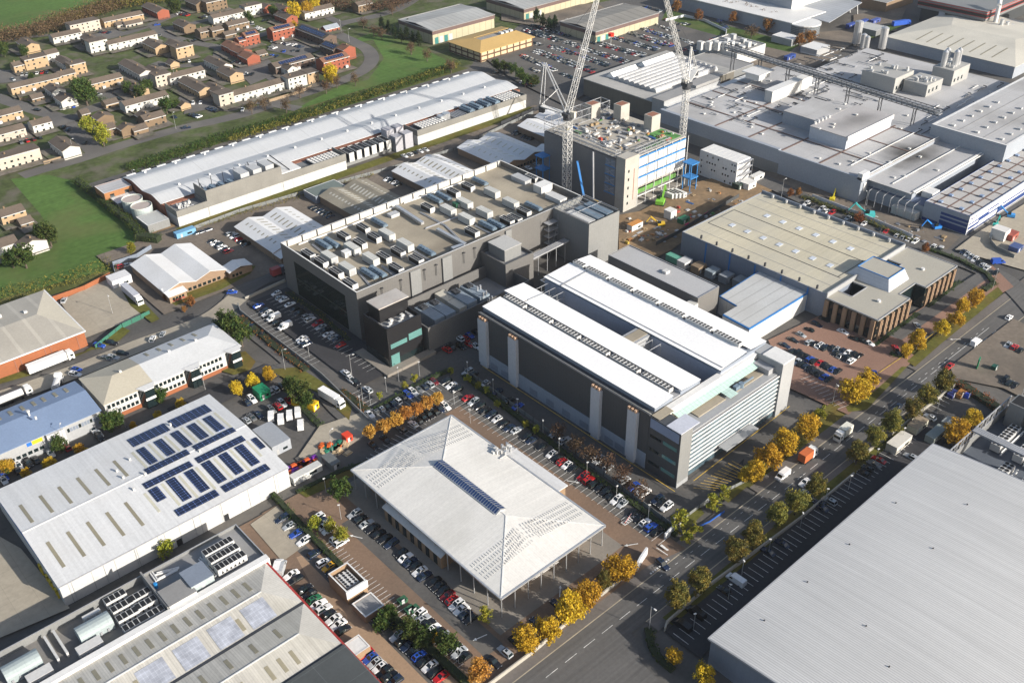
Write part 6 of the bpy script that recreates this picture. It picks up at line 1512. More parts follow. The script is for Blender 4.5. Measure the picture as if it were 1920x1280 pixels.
def darkhall():
    root = thing('dark_power_hall', 'tall black power hall with red lined grey upper band at top right', 'power hall', 700, 300)
    b = MB(); b.box(668,282,0,730,326,9); b.build('lower_wall', mat('hall_dark', (.035,.04,.045), .6, var=.1), root)
    b = MB(); b.box(666,280,9,732,328,11); b.box(666,280,13.4,732,328,15.2); b.build('grey_band', m_midclad, root)
    b = MB(); b.box(665.8,279.8,11,732.2,328.2,13.4); b.build('black_band', m_black, root)
    for z in (10.9,13.2,14.6): b = MB(); b.box(665.6,279.6,z,732.4,328.4,z+.3); b.build('red_line', mat('red_line', (.35,.03,.03), .5), root)
    b = MB(); b.bar((655,305,1),(666,310,8),4,3); b.build('conveyor', m_greyclad, root)
    b = MB(); b.tube((672,276,0),(672,276,19),1.4,12); b.tube((672,276,19),(680,280,22),1.4,12); b.build('flue', m_coping, root)
    for k in range(3): b = MB(); b.cyl(668+k*4,270-k*2,0,12-k*2,1.2,10); b.build('stack', m_alu, root)
darkhall()
b = thing('white_silo_block', 'big pale cylindrical storage block at the top right corner', 'silo', 700, 245); c = MB(); c.cyl(706,246,0,17,13,28); c.build('shell', m_facwall, b); c = MB(); c.cyl(706,246,17,19,12.6,28,r2=4); c.build('roof', m_coping, b); c = MB(); c.box(690,232,0,720,236,3); c.build('plinth', m_midclad, b)
for i, (x,y,h,r_) in enumerate(((588.5,326,15.5,2.6),(591,309,14.5,2.4),(583,318,10,1.8),(577,312,11,1.6))):
    t = thing('silo', 'tall silver silo behind the pale factory, %s from the left' % nth([1,3,0,2][i]), 'silo', x, y); b = MB(); b.cyl(x,y,1.5,h,r_,14); b.cyl(x,y,h,h+.8,r_,14,r2=.4); b.build('shell', m_alu, t); b = MB()
    for k in range(4): a = math.pi*(.25+.5*k); b.tube((x+r_*.8*math.cos(a),y+r_*.8*math.sin(a),0),(x+r_*.8*math.cos(a),y+r_*.8*math.sin(a),1.6),.2,4)
    b.build('leg', m_darksteel, t)
plantset('tangle of silver pipes at the foot of the tall silos', 578, 316, 0, 12, 9); plantset('low silver plant between the silos and the pale factory', 562, 302, 0, 12, 10)
def depot():
    root = thing('depot', 'blue grey depot with long pale roof and curved glass end at top', 'depot', 600, 390)
    b = MB(); b.box(574,366,0,610,470,9); b.build('wall', m_facwall, root); b = MB(); b.box(573,365,9,612,471,9.5); b.build('roof', m_coping, root)
    b = MB(); b.box(600,385,0,680,480,17); b.build('high_hall', m_facwall, root); b = MB(); b.box(600,384.8,.5,680,385,16.8); b.build('white_front', m_whitewall, root)
    b = MB(); roofquad(b,[(596,352,8.0),(652,362,8.6),(652,386,9),(596,386,9)],.4); b.build('canopy', mat('depot_canopy', (.28,.30,.33), .6, seam=('x',4,.15,.8)), root)
    b = MB(); b.cyl(583,362,0,8.4,10,24); b.build('curved_glass', mat('louvre_dark', (.10,.11,.12), .4, seam=('z',1.1,.2,2.6)), root); b = MB(); b.cyl(583,362,8.4,9.0,10.6,24); b.build('curved_roof', m_coping, root)
    for k in range(4): b = MB(); b.tube((652,364+k*6,0),(649,364+k*6,8.5),.4,5); b.build('prop', m_coping, root)
depot()
cubic('brick_store', 'dark tan brick store with grey roof behind the depot yard', 'store', (668,352,706,372), 7, mat('old_brick', (.20,.14,.09), .9, var=.1), m_deckgrey, par=.2)
cubic('white_shed', 'white gabled shed by the silo yard', 'shed', (550,330,564.5,342), 4.6, m_greyclad, m_coping, par=.1)
cubic('white_shed', 'long pale shed with dark doorway beyond the pipe bridge', 'shed', (555.5,352.5,566,368), 5, m_greyclad, m_coping, par=.1)
cubic('ribbed_store', 'ribbed grey store beside the row of blue containers', 'store', (612,326,626,342), 4.5, m_midclad, m_cont, par=.1)
for i, (x, y, c) in enumerate(((1480,112,(.02,.05,.22)),(1510,95,(.02,.05,.22)),(1595,52,(.03,.06,.25)),(1618,46,(.03,.06,.25)),(1640,44,(.05,.08,.28)))):
    cabin('navy shipping container in the silo yard, %s from the left' % nth(i), (x,y), 9, 2.8, 2.8, c, group='navy containers in the silo yard', name='shipping_container', cat='container')
# ================================================================ vehicles: one of each kind with its parts, then copies
m_paint = mat('car_paint', (1,1,1), .22, var=.03, tint=True, spec=.6); m_tyre = mat('tyre', (.012,.012,.012), .8); m_lampw = mat('lamp_glass', (.6,.6,.58), .2)
def car_proto(kind):
    L_, Wd, H = {'hatchback':(4.1,1.76,1.48),'saloon':(4.6,1.8,1.44),'estate car':(4.6,1.84,1.66)}[kind]; o = proto('parked_car', 'car'); b = MB(); h = L_/2; w = Wd/2
    # nose at -y; stations along y: (y, half width, sill z, deck z)
    st = [(-h,w*.78,.34,.62),(-h+.25,w*.95,.25,.78),(-h+1.1,w,.24,.92),(0,w,.24,.94),(h-.6,w,.25,.95),(h-.1,w*.93,.3,.86),(h,w*.82,.4,.78)]
    ring = lambda y,a,z0,z1: [(-a,y,z0),(-a,y,z1*.82),(-a*.9,y,z1),(a*.9,y,z1),(a,y,z1*.82),(a,y,z0)]
    R = [ring(*q) for q in st]
    for p, q in zip(R, R[1:]):
        for i in range(5): b.poly([p[i],q[i],q[i+1],p[i+1]][::-1])
    b.poly(R[0]); b.poly(R[-1][::-1])
    c0, c1 = {'hatchback':(-.75,h-.25),'saloon':(-.7,h-.75),'estate car':(-.8,h-.1)}[kind]; t0, t1 = c0+.75, c1-{'hatchback':.45,'saloon':.7,'estate car':.3}[kind]
    base = [(-w*.9,c0,.93),(w*.9,c0,.93),(w*.9,c1,.94),(-w*.9,c1,.94)]; top = [(-w*.72,t0,H-.05),(w*.72,t0,H-.05),(w*.72,t1,H-.03),(-w*.72,t1,H-.03)]
    b.prism([(p[0]*1.03,p[1]) for p in top], H-.06, H, 0, bottom=True)
    for i in range(4): b.tube(base[i], top[i], .06, 4)
    for s in (-1,1): b.box(s*w*.99-.12,c0+.35,.92,s*w*.99+.12,c0+.55,1.06)
    for y in (-h+.8,h-.85):
        for s in (-1,1):
            n = len(b.v); pts = []
            for xx in (s*w-.14*s, s*w+.02*s): pts += [(xx, y+.33*math.cos(2*math.pi*k/10), .33+.33*math.sin(2*math.pi*k/10)) for k in range(10)]
            b.faces(pts, [(k,(k+1)%10,10+(k+1)%10,10+k) for k in range(10)] + [tuple(range(10,20))], 1)
    body = b.build('body', [m_paint, m_tyre], o, local=True); body['tint'] = 1
    g = MB()
    for i in range(4): j = (i+1)%4; g.poly([base[i],base[j],top[j],top[i]])
    if kind != 'saloon': g.poly([(-w*.4,t0+.25,H+.004),(w*.4,t0+.25,H+.004),(w*.4,t0+.95,H+.004),(-w*.4,t0+.95,H+.004)])
    g.build('window', m_glass, o, local=True)
    l = MB()
    for s in (-1,1): l.box(s*w*.62-.2,-h+.02,.56,s*w*.62+.2,-h+.12,.70)
    l.build('headlight', m_lampw, o, local=True)
    return kids(o)
CARS = {k: car_proto(k) for k in ('hatchback','saloon','estate car')}
def van_proto():
    o = proto('panel_van', 'van'); b = MB(); w, h = 1.0, 2.75
    pr = [(-h,.45),(-h,.95),(-h+.75,1.15),(-h+1.35,1.95),(-h+1.8,2.25),(h-.1,2.3),(h,2.1),(h,.4)]
    for s in (-1,1): p = [(s*w*(1 if z < 1.3 else .92),y,z) for y,z in pr]; b.poly(p if s > 0 else p[::-1])
    for (ya,za),(yb,zb_) in zip(pr, pr[1:]): k, l = (1 if za < 1.3 else .92)*w, (1 if zb_ < 1.3 else .92)*w; b.poly([(-k,ya,za),(k,ya,za),(l,yb,zb_),(-l,yb,zb_)])
    q = b.build('body', m_paint, o, local=True); q['tint'] = 1
    g = MB(); g.poly([(-.82,-h+.80,1.22),(.82,-h+.80,1.22),(.78,-h+1.32,1.94),(-.78,-h+1.32,1.94)])
    for s in (-1,1): p = [(s*(w*.97+.02),-h+1.0,1.32),(s*(w*.97+.02),-h+2.2,1.35),(s*(w*.93+.02),-h+2.2,1.9),(s*(w*.93+.02),-h+1.45,1.9)]; g.poly(p if s > 0 else p[::-1])
    g.build('window', m_glass, o, local=True)
    for y in (-h+.95,h-1.1):
        for s in (-1,1): t = MB(); pts = [(s*w+e*s, y+.36*math.cos(2*math.pi*k/10), .36+.36*math.sin(2*math.pi*k/10)) for e in (-.2,.03) for k in range(10)]; t.faces(pts, [(k,(k+1)%10,10+(k+1)%10,10+k) for k in range(10)] + [tuple(range(10,20))]); t.build('wheel', m_tyre, o, local=True)
    return kids(o)
VAN = van_proto()
CC = {'w':((.72,.72,.72),'white'),'s':((.38,.40,.42),'silver'),'g':((.13,.135,.14),'grey'),'k':((.010,.010,.012),'black'),'d':((.012,.022,.05),'dark blue'),'b':((.02,.07,.36),'blue'),'r':((.40,.012,.015),'red'),'m':((.13,.012,.015),'maroon'),'y':((.62,.34,.02),'yellow'),'o':((.60,.14,.02),'orange'),'n':((.02,.14,.06),'green')}
rc = random.Random(5); NCAR = [0]; KP = ('hatchback','saloon','estate car')
def car_at(x, y, c, rot, label, group):
    if len(label.split()) > 14: label = label.replace(' in the row', '').replace(' the ', ' ')
    if c.isupper():
        col, cn = CC[c.lower()]; dup(VAN, x, y, .05, rot, label % (cn+' van'), group, None, (*col,1))
    else:
        k = rc.choice(KP); col, cn = CC[c]; j = rc.uniform(.85,1.1); dup(CARS[k], x, y, .05, rot+rc.uniform(-.03,.03), label % (cn+' '+k), group, None, (*[v*j for v in col],1))
    NCAR[0] += 1
def row(a, b, cols, ax, where, zoom=(0,0,1), z=.7):
    """cars side by side from a to b (pixels); ax = 'u' or 'v' = the axis each car points along"""
    p, q = [P(zoom[0]+t[0]/zoom[2], zoom[1]+t[1]/zoom[2], z) for t in (a, b)]; n = len(cols); i = 0
    for k, c in enumerate(cols):
        if c == '.': continue
        t = k/(n-1) if n > 1 else 0; f = rc.random() < .55; rot = (0 if f else math.pi) if ax == 'v' else (-math.pi/2 if f else math.pi/2)
        car_at(p[0]+(q[0]-p[0])*t, p[1]+(q[1]-p[1])*t, c, rot, '%s, ' + nth(i) + ' in the row ' + where, 'cars parked ' + where); i += 1
def cars(pts, cols, ax, where, zoom=(0,0,1), z=.7):
    i = 0
    for (x, y), c in zip(pts, cols):
        a = P(zoom[0]+x/zoom[2], zoom[1]+y/zoom[2], z); f = rc.random() < .55; rot = (0 if f else math.pi) if ax == 'v' else (-math.pi/2 if f else math.pi/2) if ax == 'u' else ax
        car_at(a[0], a[1], c, rot, '%s, ' + nth(i) + ' ' + where, 'cars ' + where); i += 1
row((591,1037),(727,1171),'d.wykkgdswkkwkkd','u','along the hedge side of the tan lane')
row((746,1191),(827,1268),'wkdkbkwkr','u','past the bright bush on the tan lane')
row((546,1077),(644,1180),'wk.kknwwkwwk','u','against the weathered factory wall')
row((685,1225),(740,1277),'rbswkkd','u','below the little flat roofed shed by the factory')
row((529,972),(570,1014),'dsbw','u','on the stained concrete by the solar warehouse')
row((595,970),(640,1016),'wdww.ww','u','between the hedge and the walled cooling unit')
row((785,1151),(871,1232),'wskwkskksk','u','on the brown lane beyond the green bins')
row((665,963),(734,1019),'skskkkd','u','under the pavilion side wall nearest its corner')
row((752,1036),(796,1079),'kwdkwd','u','beside the pavilion air units')
row((814,1090),(882,1160),'kkkmrwwdk','u','under the open end of the pavilion roof')
row((926,1240),(1045,1133),'ksk.d.d','v','behind the yellow trees and road wall')
row((969,806),(1167,944),'s.kd.k.wkrwk.rrkkkkws','u','along the brown drive right of the pavilion')
row((1187,962),(1232,996),'kkwbk','u','beyond the red and white barrier')
row((836,715),(955,802),'kwk.rskkdwkd','u','at the top right of the pavilion car park')
row((693,776),(814,715),'wgskdwkbwgdsm','v','along the hedge below the black office')
row((700,835),(835,761),'k.k..g.wkkkkdw','v','under the orange trees')
cars([(877,697),(886,702),(909,719),(932,734),(955,750),(971,761)],'sksdkb','u','in shade by the tall dark wall, from the top')
cars([(320,690),(395,740),(575,850),(615,880),(650,890),(720,945),(840,1040),(910,1085),(960,1110),(995,1130),(1090,1185),(1120,1210),(1160,1235)],'ssgwsssbwwdkw','u','under the bare brown trees, from the top',(960,640,4))
cars([(620,108),(700,195),(770,235),(895,325),(985,430),(1085,500),(1245,565),(1300,625),(1440,710),(1510,780),(1590,850),(1665,920),(1760,975),(1840,1020),(1905,1140)],'wswwkkswrskwsdr','u','along the black glass wall, from the top',(460,540,10.667))
cars([(265,350),(385,455),(440,515),(640,690),(1130,1010),(1165,1060),(1215,1120)],'bdwkwwd','u','along the low grey wall facing the glass wall',(460,540,10.667))
cars([(570,600),(795,770)],'WW','u','white vans at the low grey wall',(460,540,10.667))
cars([(140,740),(350,910)],'dk',2.2,'driving on the access road past the low wall',(460,540,10.667))
cars([(670,235),(715,285),(745,300),(835,360)],'wwks','v','in the small car park before the black office',(480,640,4))
cars([(1600,20),(1430,60),(1460,40)],'rrk','v','red and dark cars by the generator yard wall',(480,640,4))
cars([(60,500),(75,580),(120,500),(160,470),(215,430),(230,580)],'wkrbkw','v','in shade between the generator yard and dark wall',(850,540,5.333))
# tan factory car park
z5c = (1480,640,10.667)
row((60,200),(960,600),'k.kkb.r.kbk.k'.replace('.','k')[:11],'u','second line from white end tower',z5c)
row((150,400),(790,760),'skdkkkbk','u','nearest the white block end tower',z5c)
row((400,20),(1390,290),'skwdksdwkk','u','third line of red paved car park',z5c)
row((600,90),(1240,390),'sk.kgkw','u','near side of third red paved line',z5c)
cars([(430,970),(540,1040),(600,1050),(640,1070),(690,1085)],'wkkkw','v','in front of the brown office end',(1500,440,5.333))
row((1440,668),(1560,590),'kkdkskdkk','v','beneath the white wall of the blue edged warehouse',(0,0,1))
row((1806,472),(1866,512),'dsswkss.k','u','behind the clipped hedge of the brown office')
row((1512,382),(1760,468),'wk.wwr..sk.w..kr.wsww..wk','u','between tan factory and side road hedge')
cars([(1170,905),(980,1185),(950,1130)],'skr',2.4,'by the flowering bushes of the brown office drive',(1500,440,5.333))
cars([(800,245)],'b',-.9,'on the grass corner by the yellow trees',(1440,640,4))
# right hand car park under the ribbed roof
cars([(1120,860),(940,1010),(1600,430),(1810,310)],'WkdD'.replace('D','d'),-math.pi+.0,'in the shaded car park behind the road wall',(1240,980,8))
cars([(790,420),(1000,230)],'KK',math.pi,'two dark vans at the near end of the shaded car park',(1180,1120,8))
cars([(300,1140),(390,1215),(460,1195),(720,990),(750,950),(795,920),(830,885),(400,1245),(1215,565),(1070,865)],'sdskkgrdws',math.pi,'in the shaded car park towards the site cabins',(1440,640,4))
# moving traffic on the main road
cars([(1130,390)],'d',-.15,'turning out of the pavilion drive',(960,960,4))
cars([(970,490)],'d',-math.pi/2,'on the main road beside the olive trees',(1440,640,4)); cars([(1360,185)],'r',-math.pi/2,'on the main road near the green sign',(1440,640,4)); cars([(275,1055)],'w',-math.pi/2,'coming out from behind an olive tree on the main road',(1440,640,4))
cars([(845,222)],'w',math.pi/2,'on the far lane beyond the concrete island',(1760,560,6.4)); cars([(445,525)],'W',math.pi/2,'on the main road below the brown office',(1760,560,6.4)); cars([(110,1005)],'W',-math.pi/2,'nearest on the main road by the orange trees',(1440,640,4))
cars([(1725,685)],'B',.9,'turning at the side road junction',(1440,320,4))
cars([(830,555),(910,580),(980,620),(790,970),(850,1010),(910,1040)],'srkkkk','u','on the gravel lot at the right edge',(1760,560,6.4))
# yards on the left
cars([(190,395),(130,430),(380,310),(440,285),(505,255)],'wdssk','v','along the green hut row of the van yard',(440,680,5.8167))
cars([(400,510),(465,470),(520,440),(590,415),(665,390),(185,590),(260,565),(130,625)],'grsrrgds','v','behind the white vans of the yard',(440,680,5.8167))
cars([(505,610),(600,570),(690,535),(720,675),(400,580)],'WWWWW',2.6,'white vans of the fenced yard',(440,680,5.8167))
cars([(700,660),(740,690),(745,715)],'wsk','v','beside the slate blue unit sign end',(0,640,4)); cars([(380,835),(500,790),(270,885),(215,910),(140,930),(130,960),(30,1010),(30,1040)],'srkkwkbs','v','below the slate blue unit',(0,640,4))
cars([(745,30),(840,10),(800,130),(850,120),(920,90),(565,245),(575,210)],'bkgskwb',.6,'on the concrete lane by the brick warehouse',(0,640,4))
cars([(1080,760),(1110,785),(1150,825),(915,715),(960,705)],'dsbrw','u','in the yard left of the white gabled workshop',(0,320,4))
cars([(1740,910)],'b',.9,'on the bend by the white gabled workshop',(0,320,4)); cars([(1145,1260),(1220,1225),(480,970)],'wss',2.5,'on the concrete apron by the two tone office',(0,320,4))
row((1590,530),(1715,605),'kwkwkr','u','right of the white gabled workshop',(0,320,4)); row((1730,475),(1850,555),'swrkk','u','left of the pale slotted workshop',(0,320,4)); row((1480,470),(1560,445),'kdd','u','by the bushes under the long hall',(0,320,4))
row((430,275),(560,345),'kkdkkd','u','beside the old brown workshop',(480,320,4)); row((985,65),(1070,105),'wkwk','u','between the old brown and slotted workshops',(480,320,4)); row((700,720),(900,660),'wwkww','v','behind the slotted workshop',(620,150,5.0526)) ; row((1120,530),(1430,660),'kk.kkk','u','beside the workshop near the tower',(860,200,10.667))
cars([(1390,1220),(1560,1160)],'ws','v','on the grass beside the unfinished tower',(860,200,10.667))
cars([(165,410),(190,420)],'WS',2.4,'by the corner of the weathered factory',(480,960,4))
def truck(label, px, rot, L_=13, cargo=(.70,.70,.69), cab=(.72,.72,.70), text=None, z=2, tank=False):
    a = P(px[0], px[1], z); t = thing('lorry', label, 'lorry', a[0], a[1], .05, rot); mc = mat('lorry_%02d%02d%02d' % tuple(int(c*99) for c in cargo), cargo, .5, var=.04); mk_ = mat('cab_%02d%02d%02d' % tuple(int(c*99) for c in cab), cab, .35)
    b = MB(); h = L_/2
    if tank:
        n = 12
        for i in range(n):
            p0, p1 = 2*math.pi*i/n, 2*math.pi*(i+1)/n; b.poly([(1.2*math.cos(p0),-h+3,2.2+1.2*math.sin(p0)),(1.2*math.cos(p1),-h+3,2.2+1.2*math.sin(p1)),(1.2*math.cos(p1),h,2.2+1.2*math.sin(p1)),(1.2*math.cos(p0),h,2.2+1.2*math.sin(p0))][::-1])
        for y in (-h+3,h): b.poly([(1.2*math.cos(2*math.pi*i/n),y,2.2+1.2*math.sin(2*math.pi*i/n)) for i in range(n)][::1 if y < 0 else -1])
    else: b.box(-1.27,-h+2.6,1.1,1.27,h,3.95)
    b.build('trailer', mc, t, local=True)
    b = MB(); b.box(-1.2,-h,.5,1.2,-h+2.2,2.9); b.prism([(-1.1,-h+.5),(1.1,-h+.5),(1.1,-h+2.2),(-1.1,-h+2.2)],2.9,3.7); b.build('cab', mk_, t, local=True)
    b = MB(); b.box(-1.1,-h-.04,1.7,1.1,-h,2.6)
    for s in (-1,1): b.box(s*1.2-.03,-h+.4,1.7,s*1.2+.03,-h+1.4,2.5)
    b.build('window', m_glass, t, local=True)
    b = MB(); b.box(-1.1,-h+2.2,.55,1.1,h-.3,1.08); b.build('chassis', m_darksteel, t, local=True)
    for y in (-h+1.1,-h+3.6,h-1.2,h-2.5,h-3.8):
        for s in (-1,1): q = MB(); pts = [(s*1.2+e*s,y+.5*math.cos(2*math.pi*k/10),.5+.5*math.sin(2*math.pi*k/10)) for e in (-.3,.02) for k in range(10)]; q.faces(pts,[(k,(k+1)%10,10+(k+1)%10,10+k) for k in range(10)]+[tuple(range(10,20))]); q.build('wheel', m_tyre, t, local=True)
    if text:
        me = textmesh(text, 1.15); o = bpy.data.objects.new('lettering', me); C.objects.link(o); o.parent = t; o.rotation_euler = (math.pi/2,0,text_rot[0]); o.location = text_rot[1]
    return t
text_rot = (-math.pi/2, (-1.3,1.4,2.0))
truck('white articulated lorry with dark lettering on its side below the brick warehouse', (95,678), -math.pi/2+math.pi, 16, text='Axe Tu Moxie Exe')
truck('long white articulated lorry parked in the concrete yard', (248,552), 0, 15, (.42,.43,.47))
truck('white box lorry driving past the yard gate on the access road', (622,746), .12, 11)
truck('white tanker lorry parked above the slate blue unit', (28,740), math.pi/2, 11, tank=True); truck('silver tanker lorry behind the slate blue unit', (107,716), 2.6, 8, (.5,.5,.5), tank=True)
truck('small box lorry with red back at the corner of the data centre', (522,508), math.pi/2, 6.5, (.30,.05,.05), (.10,.10,.12)); truck('white box van with cream roof on the main road', (1581,811), -math.pi/2, 7, (.58,.57,.50))
truck('pickup with orange load towing on the main road', (1515,852), math.pi/2, 7, (.45,.12,.04)); truck('bright blue lorry on the road behind the silos', (1690,44), 1.2, 14, (.02,.09,.45), (.02,.09,.45))
# every other car in view: the crowded far car park and the housing streets
def farcars():
    b = MB(); mats = [mat('far_car_'+n, c, .3) for c, n in (CC[k] for k in 'wsgkdbrm')] + [m_glass]; r = random.Random(9); w = [5,4,3,7,5,2,2,1]
    def one(x, y, a):
        c, s = math.cos(a), math.sin(a); T = lambda p: (x+c*p[0]-s*p[1], y+s*p[0]+c*p[1], p[2]); mi = r.choices(range(8), w)[0]; L_ = r.uniform(1.95,2.25)
        n = len(b.v); lo = [(-.86,-L_,.3),(.86,-L_,.3),(.86,L_,.3),(-.86,L_,.3)]; up = [(-.84,-L_,.85),(.84,-L_,.85),(.84,L_,.9),(-.84,L_,.9)]; c0 = [(-.8,-.8,.9),(.8,-.8,.9),(.8,L_-.3,.92),(-.8,L_-.3,.92)]; t = [(-.62,0,1.45),(.62,0,1.45),(.62,L_-.8,1.45),(-.62,L_-.8,1.45)]
        for A, B_, m in ((lo,up,mi),(c0,t,8)):
            for i in range(4): j = (i+1)%4; b.poly([T(A[i]),T(A[j]),T(B_[j]),T(B_[i])], m)
        b.poly([T(p) for p in up], mi); b.poly([T(p) for p in t], mi)
    def line(a, c, d=2.55, fill=.93, ax='v'):
        p, q = Vector(P(*a)), Vector(P(*c)); n = int((q-p).length/d); ang = math.atan2((q-p).y,(q-p).x)
        for k in range(n):
            if r.random() < fill: o = p+(q-p)*k/n; one(o.x, o.y, ang + (0 if r.random() < .5 else math.pi))
    z = (980,0,4.714); zz = lambda x, y: (z[0]+x/z[2], z[1]+y/z[2])
    for (x0,y0),(x1,y1) in (((30,275),(330,385)),((45,260),(360,375)),((210,265),(430,340)),((80,385),(190,415)),((10,520),(520,735)),((0,500),(250,610)),((110,470),(640,660)),((130,455),(655,635)),((245,425),(770,605)),((265,415),(780,590)),((380,390),(930,575)),((400,380),(940,560)),((560,350),(640,390)),((620,390),(1090,520)),((650,380),(1100,500)),((770,340),(1200,465)),((790,330),(1220,450)),((920,300),(1310,430)),((940,290),(1330,410)),((1020,255),(1330,360)),((1040,245),(1330,345)),((1150,215),(1330,290)),((1070,70),(1240,115)),((95,230),(420,335)),((80,620),(170,660)),((0,735),(120,785))): line(zz(x0,y0), zz(x1,y1))
    g = (1240,0,5.169); gg = lambda x, y: (g[0]+x/g[2], g[1]+y/g[2])
    for (x0,y0),(x1,y1) in (((0,420),(130,470)),((0,345),(170,395)),((160,385),(310,435)),((50,200),(200,260)),((60,290),(220,330)),((200,240),(300,260)),((180,490),(360,520)),((300,440),(380,470)),((490,400),(620,350)),((560,210),(640,300))): line(gg(x0,y0), gg(x1,y1), 2.7)
    h = (0,0,4)
    for (x0,y0),(x1,y1) in (((50,615),(150,590)),((170,565),(390,545)),((460,820),(600,795)),((720,245),(850,255)),((860,760),(930,740)),((1310,885),(1370,870)),((1410,860),(1520,890)),((1570,820),(1660,850)),((1450,780),(1560,770)),((1340,110),(1430,125)),((1540,130),(1470,150)),((1380,470),(1460,460)),((160,1075),(350,1030)),((1850,570),(1900,560)),((700,745),(760,700)),((1820,830),(1900,825)),((1700,450),(1860,500))): line((x0/4,y0/4),(x1/4,y1/4), 2.8, .8)
    f = (400,0,6.4)
    for (x0,y0),(x1,y1) in (((575,250),(650,270)),((720,505),(810,530)),((830,520),(930,555)),((970,550),(1090,590)),((690,570),(780,600)),((850,625),(1080,620)),((430,255),(470,320)),((520,345),(620,380)),((390,900),(540,905)),((700,680),(820,690)),((240,770),(420,800))): line((f[0]+x0/f[2],f[1]+y0/f[2]),(f[0]+x1/f[2],f[1]+y1/f[2]), 2.8, .85)
    for x, y, a in ((70,208,.5),(86,241,-.5),(120,240,2.6),(128,245,2.6),(160,270,2.6),(350,241,1.2),(365,78,-1.2),(300,68,2.4),(295,48,1.2),(880,150,1),(905,176,1),(925,180,1),(945,186,1),(930,138,1),(1010,60,1)): q = P(x,y); one(q[0], q[1], a)
    b.build('parked_cars', mats, kind='stuff', cat='cars', label='hundreds of parked cars in the crowded far car park and housing streets')
farcars()
# ================================================================ the housing estate: every house with wall, roof and windows of its own
HW = {'W':((.45,.445,.42),'white'),'C':((.35,.25,.15),'cream'),'B':((.16,.112,.070),'brown brick'),'R':((.24,.072,.042),'red brick'),'P':((.40,.35,.295),'pale'),'D':((.10,.07,.055),'dark brick')}
HM = {k: mat('house_'+v[1].replace(' ','_'), v[0], .9, var=.07, scale=.15, fine=.05) for k, v in HW.items()}
m_hroof = mat('tile_roof', (.105,.083,.066), .9, var=.16, scale=.12, fine=.12, seam=('w',.9,.1,.88)); m_hroofd = mat('dark_tile_roof', (.062,.052,.044), .9, var=.16, scale=.12, fine=.12)
m_hroofr = mat('red_tile_roof', (.17,.085,.055), .9, var=.14, scale=.15); m_hgrey = mat('grey_sheet_roof', (.24,.27,.31), .7, var=.06); m_trimw = mat('white_fascia', (.48,.48,.47), .6)
wm = MB(); wm.box(-.5,-.04,0,.5,.04,1); _w = wm.build('window', m_glass, None, local=True); WMESH = _w.data; bpy.data.objects.remove(_w)
def window(root, x, y, z, w, h, face):
    o = bpy.data.objects.new('window', WMESH); C.objects.link(o); o.parent = root; o.location = (x, y, z); o.scale = (w, 1, h)
    if face == 'u': o.rotation_euler = (0,0,math.pi/2)
GARD = []
